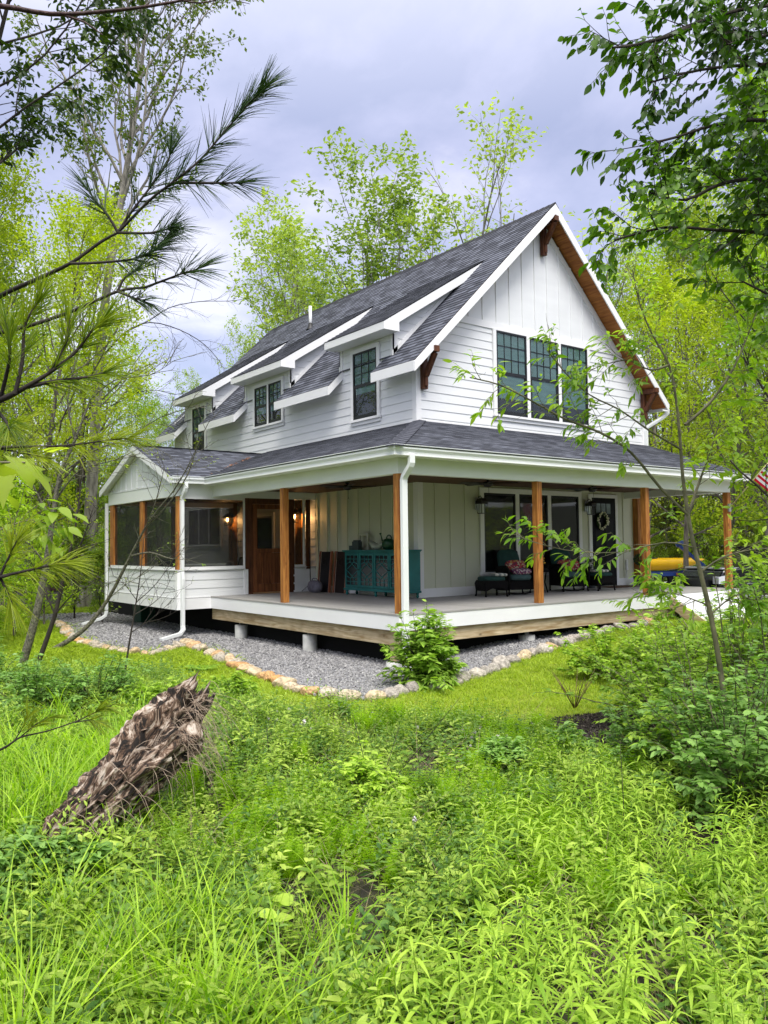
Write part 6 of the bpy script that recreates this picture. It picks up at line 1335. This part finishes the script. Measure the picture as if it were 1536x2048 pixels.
# ---------- rotten log
def log():
    ctrl = np.array([at(88, 1712, 5.35), at(150, 1655, 5.6), at(225, 1580, 6.0), at(300, 1510, 6.4), at(360, 1440, 6.8), at(388, 1392, 7.0)]); q = np.array([ctrl[int(min(x, 4))]+(ctrl[int(min(x, 4))+1]-ctrl[int(min(x, 4))])*(x-int(min(x, 4))) for x in np.linspace(0, 5, 110)]); n, k = 110, 110; g = np.random.default_rng(3)
    for _ in range(6): q[1:-1] = (q[:-2]+q[2:]+q[1:-1]*2)/4
    t_ = nrm(np.gradient(q, axis=0)); x = nrm(np.cross(t_, [0, 0, 1.])); y = np.cross(x, t_); a = np.arange(k)*2*np.pi/k
    s = np.linspace(0, 1, n)[:, None]; R0 = np.interp(s, [0, .08, .3, .55, .75, .9, 1], [.06, .12, .155, .20, .215, .17, .10]); A_ = a[None, :]
    ph = g.uniform(0, 6.28, 14); d = sum(np.sin(A_*f+ph[i]+s*sf)*am for i, (f, sf, am) in enumerate(((2, 3, .10), (3, 9, .10), (5, -11, .09), (8, 15, .07), (13, 19, .05), (19, -22, .04), (1, 24, .08), (4, 37, .05))))
    ridge = (np.abs(np.sin(A_*7+s*5+ph[8]))**.5-.5)*.22*(.6+.4*np.sin(s*30+A_*2)); step = np.sign(np.sin(s*42+A_*3+ph[9]))*.035
    gr = np.abs(np.sin(A_*10+s*4+ph[10]+.8*np.sin(s*13+A_)))**.6+.6*np.abs(np.sin(A_*17-s*6+ph[11]+.9*np.sin(s*21)))**.6; g2 = g.normal(size=(n, k)); 
    for _ in range(3): g2 = (g2+np.roll(g2, 1, 0)+np.roll(g2, -1, 0))/3*1.25
    plate = np.sign(np.sin(s*17+2.2*np.sin(A_*3+1)+ph[12])+.5*np.sin(A_*4+s*9))*.06
    R1 = R0*(1+d+(gr-.9)*.17+plate)+g2*.009
    def hole(s0, a0, ws, wa, dp): return dp*np.exp(-((s-s0)/ws)**2-(np.minimum(np.abs(A_-a0), 6.283-np.abs(A_-a0))/wa)**2)
    R1 = R1*(1-np.clip(hole(.60, 1.0, .05, .35, .75)+hole(.74, .55, .05, .4, .75)+hole(.45, 1.2, .04, .3, .6)+hole(.12, .7, .04, .5, .6)+hole(.86, 5.9, .07, .5, .8)+hole(.86, .9, .04, .3, .5)+hole(.3, .5, .03, .3, .5), 0, .85))
    jag = np.where(s > .93, (g.uniform(0, 1, (1, k))**2*.16+.05*np.sin(A_*5+1))*(s-.93)/.07, 0)
    V = q[:, None]+x[:, None]*(np.cos(a)[None, :, None]*R1[..., None])+y[:, None]*(np.sin(a)[None, :, None]*R1[..., None]*1.15)+t_[:, None]*jag[..., None]
    off = q[0]; V = V.reshape(-1, 3); i = np.arange((n-1)*k); b0 = i//k*k+i % k; b1 = i//k*k+(i+1) % k; F = np.stack([b0, b1, b1+k, b0+k], 1)
    Vi = (q[-14]+(x[-14]*(np.cos(a)*.07)[:, None])+(y[-14]*(np.sin(a)*.08)[:, None])); e0 = (n-1)*k; o2 = len(V); V = np.concatenate([V, Vi]); j = np.arange(k); F = np.concatenate([F, np.stack([e0+j, e0+(j+1) % k, o2+(j+1) % k, o2+j], 1)])
    m_, tt, p, o = mat_base('rotten_wood'); tcn = tt.nodes.new('ShaderNodeTexCoord'); mp_ = tt.nodes.new('ShaderNodeMapping'); mp_.inputs['Rotation'].default_value = (0, .3, -.95); mp_.inputs['Scale'].default_value = (.35, 1, 1); mp_.inputs['Rotation'].default_value = (0, 0, 0); mp_.inputs['Scale'].default_value = (.22, 1, 1); at_ = tt.nodes.new('ShaderNodeAttribute'); at_.attribute_name = 'grain'; tt.links.new(at_.outputs['Vector'], mp_.inputs['Vector'])
    n1 = tt.nodes.new('ShaderNodeTexNoise'); n1.inputs['Scale'].default_value = 22; n1.inputs['Detail'].default_value = 9; n1.inputs['Roughness'].default_value = .72; n1.inputs['Distortion'].default_value = .8; tt.links.new(mp_.outputs[0], n1.inputs['Vector'])
    r1 = tt.nodes.new('ShaderNodeValToRGB'); e = r1.color_ramp.elements; e[0].position = .45; e[0].color = (.008, .005, .003, 1); e[1].position = .63; e[1].color = (.60, .52, .44, 1); x1 = e.new(.515); x1.color = (.13, .075, .045, 1); x2 = e.new(.56); x2.color = (.36, .28, .21, 1); tt.links.new(n1.outputs['Fac'], r1.inputs['Fac']); tt.links.new(r1.outputs[0], p.inputs['Base Color']); p.inputs['Roughness'].default_value = .95
    b = tt.nodes.new('ShaderNodeBump'); b.inputs['Strength'].default_value = 1; b.inputs['Distance'].default_value = .05; tt.links.new(n1.outputs['Fac'], b.inputs['Height']); tt.links.new(b.outputs[0], p.inputs['Normal'])
    t = thing('rotten_log', 'rotten broken tree log leaning up out of the weeds at left', 'log', off); 
    m = MB(); rr = random.Random(4); Vv = V[:n*k].reshape(n, k, 3); ch = []
    # loose bark flakes, then dead stems draped over it
    for _ in range(70):
        ii = rr.randrange(2, n-2); jj = rr.randrange(k); c0 = Vv[ii, jj]; nr = nrm(c0-q[ii]); d1 = nrm(t_[ii]*rr.choice([1, -1])+nr*rr.uniform(-.1, .22)+g.normal(size=3)*.15); sd_ = nrm(np.cross(d1, nr)); l = rr.uniform(.04, .15); w = rr.uniform(.008, .028); lift = nr*rr.uniform(.004, .03)
        ch.append(np.array([c0-sd_*w, c0+sd_*w, c0+d1*l+lift+sd_*w*.6, c0+d1*l+lift-sd_*w*.7]))
    Vc = np.concatenate(ch); Fc = np.arange(len(Vc)).reshape(-1, 4); bm_ = np_mesh('bark', np.concatenate([V, Vc])-off, np.concatenate([F, Fc+len(V)]), m_, True); ga = np.zeros((len(V)+len(Vc), 3), np.float32)
    ga[:n*k, 0] = np.repeat(np.linspace(0, 2.6, n), k); ga[:n*k, 1] = np.tile(np.cos(a)*.22, n); ga[:n*k, 2] = np.tile(np.sin(a)*.22, n); ga[n*k:len(V), 1:] = .1; ga[len(V):] = (Vc-off)*.6
    at2 = bm_.attributes.new('grain', 'FLOAT_VECTOR', 'POINT'); at2.data.foreach_set('vector', ga.ravel()); obj('bark', bm_, t)
    st = []
    for _ in range(150):
        ii = rr.randrange(6, n-1) if _ < 80 else rr.randrange(int(n*.62), n-4); jj = rr.uniform(-.9, 1.2); kk = int((jj % 6.28)/6.28*k) % k; c0 = Vv[ii, kk]; nr = nrm(c0-q[ii]); side = x[ii]*rr.choice([1, 1, 1, -1]); pts = [c0+nr*.01]; d = nrm(nr*.5+side*.8+g.normal(size=3)*.5); l = rr.uniform(.12, .45) if _ < 80 else rr.uniform(.3, .6)
        for s_ in range(6): d = nrm(d+np.array([0, 0, -.33])+g.normal(size=3)*.12); pts.append(pts[-1]+d*l/6)
        st.append((np.array(pts), np.linspace(.0024, .0009, 7)))
    V2, F2 = tubes(st, 4); obj('dead_stems', np_mesh('dead_stems', V2-off, F2, M('dead_straw', (.30, .23, .17), .9, .4, 20)), t)
log()
# ---------- prototypes of small plants
def blades(g, n, L, w, spread, lean=(.05, .5), arch=.6, seg=5):
    Vs, Fs = [], []; a = g.uniform(0, 6.28, n); l = L*g.uniform(.55, 1.1, n); ln = g.uniform(*lean, n); ar = arch*g.uniform(.3, 1.3, n); b = g.normal(size=(n, 2))*spread
    s = np.linspace(0, 1, seg+1); d = np.stack([np.cos(a), np.sin(a)], 1)
    r = (ln[:, None]*s+ar[:, None]*s**2.6)*l[:, None]; z = (s-.42*ar[:, None]*s**3)*l[:, None]
    P = np.stack([b[:, 0:1]+d[:, 0:1]*r, b[:, 1:2]+d[:, 1:2]*r, z], 2); sd = np.stack([-d[:, 1], d[:, 0], np.zeros(n)], 1)[:, None]; ww = (w*(1-s**2.2)*(.55+.9*s*(1-s)*2))[None, :, None]*g.uniform(.6, 1.2, (n, 1, 1))
    V = np.stack([P-sd*ww, P+sd*ww], 2).reshape(n, -1, 3); k = 2*(seg+1); F = np.array([[2*i, 2*i+1, 2*i+3, 2*i+2] for i in range(seg)]); return V.reshape(-1, 3), (F[None]+(np.arange(n)*k)[:, None, None]).reshape(-1, 4)
def quadify(V, F): return V, np.concatenate([F, F[:, 2:3]], 1) if F.shape[1] == 3 else F
G = np.random.default_rng(100)
LG_GOLD = leafmat('weed_lime', (.18, .33, .02), (.48, .65, .08), .42, tcol=(1.2, 1.35, .5)); LG_GRASS = leafmat('tall_grass_green', (.14, .30, .010), (.43, .62, .04), .42, tcol=(1.2, 1.4, .4)); LG_LOW = leafmat('low_herb_green', (.14, .26, .02), (.47, .60, .10), .38, tcol=(1.2, 1.35, .5))
LG_LOWD = leafmat('low_herb_deep', (.05, .13, .02), (.20, .34, .06), .32, tcol=(1.2, 1.35, .5)); LG_FEA = leafmat('feathery_green', (.19, .37, .010), (.45, .64, .03), .42, tcol=(1.2, 1.4, .4)); LG_LAWN = leafmat('lawn_green', (.20, .31, .012), (.42, .54, .03), .35, tcol=(1.2, 1.3, .4))
def stemmy(g, H, nl, L, tm, wid=None, top=True, pairs=False, droop=.35, nst=1, sp=0.):
    parts = []; 
    for s_ in range(nst):
        b = np.array([g.normal()*sp, g.normal()*sp, 0]); ln = g.normal(size=2)*.10; h = H*g.uniform(.7, 1.1); t = np.linspace(.08, 1, nl); P = b+np.stack([ln[0]*t*h, ln[1]*t*h, t*h], 1)
        if pairs: az = np.arange(nl)//2*1.57+np.arange(nl) % 2*3.14159
        else: az = np.arange(nl)*2.4
        az = az+g.normal(size=nl)*.2; el = np.where(t > .85, .9, .35-droop*(1-t)); D = np.stack([np.cos(az), np.sin(az), np.tan(el)], 1); sz = L*(1-.5*np.clip((t-.75)/.25, 0, 1))*g.uniform(.75, 1.15, nl)*(.7+.3*np.sin(np.pi*np.clip(t+.1, 0, 1)))
        parts.append(place(tm, P, D, np.array([0, 0, 1.]), sz, None if wid is None else sz*wid))
        st = np.array([b, b+[ln[0]*h*.5, ln[1]*h*.5, h*.5], b+[ln[0]*h, ln[1]*h, h]]); V, F = tubes([(st, np.array([.004, .003, .0015])*H/.6)], 3); parts.append((V, np.concatenate([F[:, [0, 1, 2]], F[:, [0, 2, 3]]])))
    return join(parts)
def mesh_of(nm, VF, mt): return np_mesh(nm, VF[0], VF[1], mt)
K_GOLD = [mesh_of('goldenrod_%d' % i, stemmy(np.random.default_rng(i), .62, 36, .125, LEAF_NARROW, .95), LG_GOLD) for i in range(5)]
K_GRASS = [mesh_of('grass_%d' % i, blades(np.random.default_rng(20+i), 15, .64, .0075, .04), LG_GRASS) for i in range(4)]
K_LOW = [mesh_of('herb_%d' % i, stemmy(np.random.default_rng(40+i), .22+.03*i, 11, .062+.006*i, LEAF_MID, None, pairs=True, nst=5, sp=.07), LG_LOW if i % 2 else LG_LOWD) for i in range(6)]
K_LOWN = [mesh_of('herbn_%d' % i, stemmy(np.random.default_rng(50+i), .30, 15, .06, LEAF_NARROW, 1.3, pairs=True, nst=4, sp=.06), LG_LOW) for i in range(3)]
def feather(g):
    parts = []
    for s_ in range(9):
        b = g.normal(size=3)*[.05, .05, 0]; h = g.uniform(.22, .42); ln = g.normal(size=2)*.15; n = 66; t = np.repeat(np.linspace(.2, 1, 11), 6); P = b+np.stack([ln[0]*t*h, ln[1]*t*h, t*h], 1); az = np.tile(np.arange(6)*1.047, 11)+t*9; D = np.stack([np.cos(az), np.sin(az), np.full(n, .55)], 1)
        sz = .085*(1.15-t)*g.uniform(.8, 1.2, n); parts.append(place(LEAF_FAR, P, D, np.array([0, 0, 1.]), sz, np.full(n, .0055)))
    return join(parts)
K_FEA = [mesh_of('feather_%d' % i, feather(np.random.default_rng(60+i)), LG_FEA) for i in range(3)]
K_LAWN = [mesh_of('lawn_%d' % i, blades(np.random.default_rng(70+i), 26, .065, .0028, .05, (.1, .8), .5, 2), LG_LAWN) for i in range(3)]
def bigleaf(g):
    a = np.linspace(0, 6.283, 15)[:-1]; r = 1+.12*np.cos(a*1)-.3*np.exp(-((a-3.14)/.4)**2); TV = np.array([(0, .5, -.03)]+[(.5*r_*math.sin(q), .5+.5*r_*math.cos(q), .07*math.cos(2*q)) for q, r_ in zip(a, r)]); TF = np.array([(0, i+1, (i+1) % 14+1) for i in range(14)])
    n = 4; az = g.uniform(0, 6.28, n); P = np.stack([np.cos(az)*.05, np.sin(az)*.05, g.uniform(.12, .28, n)], 1); return place((TV, TF), P, np.stack([np.cos(az), np.sin(az), g.uniform(-.3, .2, n)], 1), np.array([0, 0, 1.]), g.uniform(.09, .15, n))
K_BIG = [mesh_of('bigleaf_%d' % i, bigleaf(np.random.default_rng(80+i)), LG_GOLD) for i in range(2)]
K_DEAD = [mesh_of('litter_%d' % i, join([blades(np.random.default_rng(85+i), 10, .25, .002, .06, (.6, 2.5), .3, 3)]), M('straw_litter', (.22, .17, .11), .95, .4, 30)) for i in range(2)]
# ---------- where they grow
rg = np.random.default_rng(500)
EP = np.array(EDGE); BEDP = np.array(BED)
def cand(dens, x0=-11.5, x1=10, y0=-10.5, y1=9):
    n = int((x1-x0)*(y1-y0)*dens); x = rg.uniform(x0, x1, n); y = rg.uniform(y0, y1, n); z = gz(x, y); P = np.stack([x, y, z], 1); u, v, w = proj(P); d = np.hypot(x-CO[0], y-CO[1])
    k = (w > 0) & (u > -260) & (u < 1800) & (v < 2420) & (d > 2.0) & ~inpoly(x, y, BEDP) & ~inpoly(x, y, np.array(DRIVE)); return P[k], u[k], v[k], d[k]
def el(u, v, c, r): return np.clip(1.25-np.hypot((u-c[0])/r[0], (v-c[1])/r[1]), 0, 1)
def noise2(x, y, s, ph=0): return .5+.25*(np.sin(x*s+ph)+np.sin(y*s*1.3+ph*2+1.7*np.sin(x*s*.7+ph)))
VB_U = [-300, 0, 330, 420, 560, 760, 900, 1060, 1130, 1250, 1420, 1800]; VB_V = [1330, 1345, 1345, 1405, 1412, 1436, 1436, 1448, 1500, 1545, 1480, 1400]
def wild(u, v): return np.clip((v-np.interp(u, VB_U, VB_V))/25, 0, 1)
LOGA, LOGB = gat(95, 1720), gat(420, 1530)
def nolog(P):
    a, b = LOGA[:2], LOGB[:2]; ab = b-a; t = np.clip(((P[:, :2]-a)@ab)/(ab@ab), 0, 1); return np.hypot(*(P[:, :2]-(a+t[:, None]*ab)).T) > .11
HOLE = lambda u, v: el(u, v, (1440, 1690), (120, 60))
def scatter(name, dens, pf, kinds, smin, smax, tilt=.12, zs=None, label=None, dz=-.01):
    P, u, v, d = cand(dens); pr = pf(P, u, v, d)
    if 'lawn' not in name and name != 'tall_grass': pr = pr*np.clip(5*(noise2(P[:, 0], P[:, 1], 5.1, 2.2)*.55+noise2(P[:, 1], P[:, 0], 9.3, .7)*.45-.30), .3 if name == 'goldenrod_stand' else .15, 1)
    k = (rg.random(len(P)) < pr) & nolog(P); P = P[k]; u, v, d = u[k], v[k], d[k]; n = len(P); s = rg.uniform(smin, smax, n)
    if zs is not None: s = s*zs(P, u, v, d)
    P[:, 2] += dz; rot = np.stack([rg.normal(size=n)*tilt, rg.normal(size=n)*tilt, rg.uniform(0, 6.28, n)], 1)
    print('SCATTER', name, n); return gn_scatter(name, P, rot, np.stack([s, s, s*rg.uniform(.85, 1.15, n)], 1), rg.integers(0, len(kinds), n), kinds)
bound = lambda u: np.interp(u, [0, 820, 1000, 1150, 1300, 1800], [3000, 2200, 1720, 1600, 1590, 1560])
scatter('goldenrod_stand', 72, lambda P, u, v, d: np.clip((v-bound(u))/60, 0, 1)*(.55+.5*noise2(P[:, 0], P[:, 1], 3.1))*(1-HOLE(u, v)), K_GOLD, .5, 1.15, zs=lambda P, u, v, d: 1+.25*np.clip((4.2-d)/2, 0, 1))
scatter('tall_grass', 75, lambda P, u, v, d: np.clip(el(u, v, (330, 2060), (430, 210))*1.3+el(u, v, (110, 1640), (210, 150))+.35*el(u, v, (240, 1560), (120, 90)), 0, 1)*.85*wild(u, v)*(.4+.7*noise2(P[:, 0], P[:, 1], 4.2)), K_GRASS, .55, 1.15, .1)
scatter('feathery_horsetail', 48, lambda P, u, v, d: np.clip(el(u, v, (1010, 1640), (190, 120))+el(u, v, (600, 1690), (200, 130))+el(u, v, (1060, 1490), (130, 70))+el(u, v, (800, 1450), (150, 45))+.6*el(u, v, (420, 1650), (150, 100))+.5*el(u, v, (1250, 1590), (150, 70))+.4*el(u, v, (1300, 1800), (300, 120)), 0, 1)*wild(u, v), K_FEA, .6, 1.05, .15)
scatter('low_herbs', 150, lambda P, u, v, d: wild(u, v)*np.clip(1.5*noise2(P[:, 0], P[:, 1], 2.6, 1)-.1, .12, 1)*(1-.75*np.clip((v-bound(u))/60, 0, 1))*(1-.9*HOLE(u, v)), K_LOW, .65, 1.25, .15)
scatter('narrow_leaved_herbs', 60, lambda P, u, v, d: wild(u, v)*np.clip(1.5*noise2(P[:, 0], P[:, 1], 1.9, 3)-.35, 0, 1)*(1-.9*np.clip((v-bound(u))/60, 0, 1))*(1-HOLE(u, v)), K_LOWN, .6, 1.1, .15)
scatter('broad_leaved_weeds', .8, lambda P, u, v, d: wild(u, v)*np.clip((v-1500)/100, 0, 1), K_BIG, .6, 1.1, .1)
scatter('straw_litter', 60, lambda P, u, v, d: wild(u, v)*np.where(v > 1420, .5, 0), K_DEAD, .6, 1.2, .2)
def lawnp(P, u, v, d): return np.where(P[:, 1] > -7, 1, 0)*(1-wild(u, v)*.97)*np.clip(1.3-d/45, .25, 1)*(1-inpoly(P[:, 0], P[:, 1], MUL)*.97)
MUL = np.array([gat(*q)[:2] for q in ((1075, 1452), (1110, 1438), (1180, 1430), (1250, 1424), (1330, 1428), (1370, 1440), (1360, 1475), (1290, 1500), (1230, 1505), (1160, 1488), (1110, 1470))])
tag(sheet('mulch_bed', [tuple(q) for q in MUL], .015, M('mulch', (.018, .014, .012), .95, .8, 40, 1, 60, col2=(.12, .10, .08)), .05), kind='structure')
scatter('lawn_grass', 230, lawnp, K_LAWN, .7, 1.2, .1, zs=lambda P, u, v, d: .85+.03*d)
# far lawn
P_ = []; 
for u in np.linspace(-200, 420, 60):
    for dd in np.arange(14, 34, .35): p = gcol(u+rg.uniform(-8, 8), dd+rg.uniform(-.2, .2)); P_.append(p)
P_ = np.array(P_); P_ = P_[~inpoly(P_[:, 0], P_[:, 1], BEDP)]; n = len(P_); s = rg.uniform(1.6, 3., n)
gn_scatter('far_lawn_grass', P_, np.stack([np.zeros(n), np.zeros(n), rg.uniform(0, 6.28, n)], 1), np.stack([s*2, s*2, s*.7], 1), rg.integers(0, 3, n), K_LAWN)
gl_mat = M('lawn_ground', (.14, .18, .02), .95, .5, 14, .4, 60, col2=(.30, .34, .03))
LAWN = [gat(u, v)[:2] for u, v in zip([-300, 0, 330, 420, 560, 760, 900, 1060, 1130, 1250, 1420, 1800], [1345, 1360, 1355, 1408, 1402, 1420, 1424, 1448, 1505, 1550, 1490, 1410])]+[(13, -3), (11.5, -1.6), (8.7, -.4)]+[tuple(q) for q in EDGE[::-1]]+[(-2.6, 17.5), (-1, 30), (-16, 24)]
tag(sheet('lawn', [tuple(q) for q in LAWN], .006, gl_mat, .15), kind='structure')
# gravel stones
def pebble(seed, flat=.6):
    g = np.random.default_rng(seed); import bmesh
    bm = bmesh.new(); bmesh.ops.create_icosphere(bm, subdivisions=1, radius=1); V = np.array([v.co[:] for v in bm.verts]); F = np.array([[v.index for v in f.verts] for f in bm.faces]); bm.free()
    V = V*g.uniform(.72, 1.2, (len(V), 1))*np.array([1, g.uniform(.6, .9), flat]); return V, F
def rand_mat(name, cols, rough=.85, bump=.3, bs=40):
    m_, t, p, o = mat_base(name); oi = t.nodes.new('ShaderNodeObjectInfo'); r = t.nodes.new('ShaderNodeValToRGB'); e = r.color_ramp.elements; n = len(cols); e[0].position = 0; e[0].color = c4(cols[0]); e[1].position = 1; e[1].color = c4(cols[-1])
    for i, c in enumerate(cols[1:-1]): x = e.new((i+1)/(n-1)); x.color = c4(c)
    t.links.new(oi.outputs['Random'], r.inputs['Fac']); tcn = t.nodes.new('ShaderNodeTexCoord'); nz = t.nodes.new('ShaderNodeTexNoise'); nz.inputs['Scale'].default_value = 3.2; nz.inputs['Detail'].default_value = 7; t.links.new(tcn.outputs['Object'], nz.inputs['Vector'])
    mr = t.nodes.new('ShaderNodeMapRange'); mr.inputs['From Min'].default_value = .3; mr.inputs['From Max'].default_value = .7; mr.inputs['To Min'].default_value = .45; mr.inputs['To Max'].default_value = 1.25; t.links.new(nz.outputs['Fac'], mr.inputs['Value']); sc = t.nodes.new('ShaderNodeVectorMath'); sc.operation = 'SCALE'; t.links.new(r.outputs[0], sc.inputs[0]); t.links.new(mr.outputs[0], sc.inputs['Scale']); t.links.new(sc.outputs[0], p.inputs['Base Color']); p.inputs['Roughness'].default_value = rough
    b = t.nodes.new('ShaderNodeBump'); b.inputs['Strength'].default_value = bump; b.inputs['Distance'].default_value = .1; t.links.new(nz.outputs['Fac'], b.inputs['Height']); t.links.new(b.outputs[0], p.inputs['Normal']); return m_
GRM = rand_mat('gravel_stone', [(.09, .09, .09), (.27, .265, .265), (.42, .41, .40), (.18, .175, .175), (.52, .51, .49)])
KG = [np_mesh('pebble_%d' % i, *pebble(i), GRM, False) for i in range(4)]
n = 150000; x = rg.uniform(-3.6, 9, n); y = rg.uniform(-2.2, 17, n); dd = np.hypot(x-CO[0], y-CO[1]); k = inpoly(x, y, BEDP) & (rg.random(n) < np.clip(16/dd, .2, 1)**2) & ~((x > 1.6) & (y > 1.6)); x, y, dd = x[k], y[k], dd[k]; n = len(x); P_ = np.stack([x, y, gz(x, y)+.016], 1); s = rg.uniform(.012, .028, n)*np.clip(dd/13, 1, 1.6)
gn_scatter('gravel_stones', P_, rg.uniform(0, 6.28, (n, 3))*np.array([.15, .15, 1]), np.stack([s, s, s], 1), rg.integers(0, 4, n), KG); print('gravel', n)
chips = K_DEAD
n = 2600; q = MUL; x = rg.uniform(q[:, 0].min(), q[:, 0].max(), n*2); y = rg.uniform(q[:, 1].min(), q[:, 1].max(), n*2); k = inpoly(x, y, q); x, y = x[k], y[k]; n = len(x); s = rg.uniform(.006, .018, n)
KM = [np_mesh('chip_%d' % i, *pebble(30+i, .3), rand_mat('mulch_chip', [(.012, .009, .008), (.05, .035, .025), (.02, .015, .012), (.16, .13, .10)]), False) for i in range(2)]
gn_scatter('mulch_chips', np.stack([x, y, gz(x, y)+.02], 1), rg.uniform(0, 6.28, (n, 3))*np.array([.3, .3, 1]), np.stack([s*1.8, s, s], 1), rg.integers(0, 2, n), KM)
# clover flowers
KF = [mesh_of('clover_head', place(LEAF_FAR, np.tile([[0, 0, .22]], (24, 1)), np.random.default_rng(1).normal(size=(24, 3)), np.array([0, 0, 1.]), np.full(24, .022)), M('clover_white', (.6, .55, .58), .8))]
scatter('clover_flowers', 16, lambda P, u, v, d: np.clip(el(u, v, (960, 1500), (120, 50))+.6*el(u, v, (640, 1460), (90, 50))+.25*el(u, v, (760, 1850), (120, 120)), 0, 1)*wild(u, v), KF, .8, 1.3, .3)
# ---------- border stones
ROCKM = [rand_mat('tan_stone', [(.48, .33, .16), (.58, .47, .31), (.38, .34, .28), (.62, .52, .37), (.52, .28, .10)], .8, .5), rand_mat('grey_stone', [(.34, .31, .27), (.50, .45, .38), (.27, .24, .21), (.56, .49, .41)], .8, .5)]
def rockmesh(seed, mt):
    import bmesh; g = np.random.default_rng(seed); bm = bmesh.new(); bmesh.ops.create_icosphere(bm, subdivisions=3, radius=1); V = np.array([v.co[:] for v in bm.verts]); F = np.array([[v.index for v in f.verts] for f in bm.faces]); bm.free()
    for _ in range(9): nn_ = nrm(g.normal(size=3)); c = g.uniform(.62, .92); h = V@nn_; V = V-np.maximum(h-c, 0)[:, None]*nn_*.9
    ph = g.uniform(0, 6, 6); V = V*(1+.05*np.sin(V[:, 0:1]*4+ph[0])+.05*np.sin(V[:, 1:2]*5+ph[1])+.02*np.sin(V[:, 2:3]*11+ph[2]))*np.array([1, g.uniform(.65, .85), g.uniform(.55, .75)]); return np_mesh('stone', V, F, mt, True)
RK = [[rockmesh(200+i, ROCKM[0]) for i in range(5)], [rockmesh(220+i, ROCKM[1]) for i in range(4)]]
EE = EP.copy(); seg = np.linalg.norm(np.diff(EE, axis=0), axis=1); tot = seg.sum(); cum = np.concatenate([[0], np.cumsum(seg)]); s_ = 0.; rr = random.Random(9)
while s_ < tot:
    i = min(int(np.searchsorted(cum, s_, side='right')-1), len(seg)-1); f = (s_-cum[i])/seg[i]; p = EE[i]+(EE[i+1]-EE[i])*f; dist = math.hypot(p[0]-CO[0], p[1]-CO[1]); up_, _, _ = proj(np.array([[p[0], p[1], -.95]])); grey = float(up_[0]) > 780 and rr.random() < .8
    r = rr.uniform(.12, .185)*(1.0 if up_[0] > 380 else .85); k = rr.choice(RK[1 if grey else 0]); o = bpy.data.objects.new('border_stone', k); COL.objects.link(o); z = float(gz(p[0], p[1]))
    o.location = (float(p[0])+rr.uniform(-.05, .05), float(p[1])+rr.uniform(-.05, .05), z+r*.38); o.rotation_euler = (rr.uniform(-.3, .3), rr.uniform(-.3, .3), rr.uniform(0, 6.28)); o.scale = (r*rr.uniform(1, 1.35), r*rr.uniform(.9, 1.2), r*rr.uniform(.9, 1.25))
    tag(o, 'grey or pale stone in the edging between lawn and gravel' if grey else 'tan or ochre stone in the edging round the gravel', 'stone', 'grey edging stones on the right' if grey else 'tan edging stones on the left')
    s_ += r*2.1
# topiary leaves
for t_, c_, r_ in topi:
    P2, D2 = ball_leaves(c_, r_, 1500, 3); V, F = place(LEAF_FAR, P2*1., D2+np.random.default_rng(1).normal(size=D2.shape)*.8, D2, np.full(len(P2), .028)); V2, F2 = np.array(V), F; obj('foliage', np_mesh('foliage', V2, F2, leafmat('boxwood', (.015, .05, .012), (.05, .12, .02), .2)), t_)
# brown leaves lying in the roof valley
P2 = []; rr = random.Random(2)
for i in range(70):
    tt_ = rr.choice([rr.gauss(.55, .05), rr.gauss(.85, .04), rr.random()]); xv = -.31+tt_*2.6+rr.gauss(0, .05); yv_ = LS-.2+(xv+.31)*PS/.392+rr.gauss(0, .05); P2.append((xv, yv_, 2.88+PS*(xv+.31)+.03))
g = np.random.default_rng(4); V, F = place(LEAF_MID, np.array(P2), g.normal(size=(70, 3))*[1, 1, .2], np.array([0, 0, 1.]), g.uniform(.05, .1, 70)); tag(obj('fallen_leaves', np_mesh('fallen_leaves', V, F, leafmat('dead_leaf', (.22, .09, .04), (.42, .20, .10), .2, tcol=(1, 1, 1)))), 'dry brown leaves gathered in the roof valley', 'dead leaves', kind='stuff')
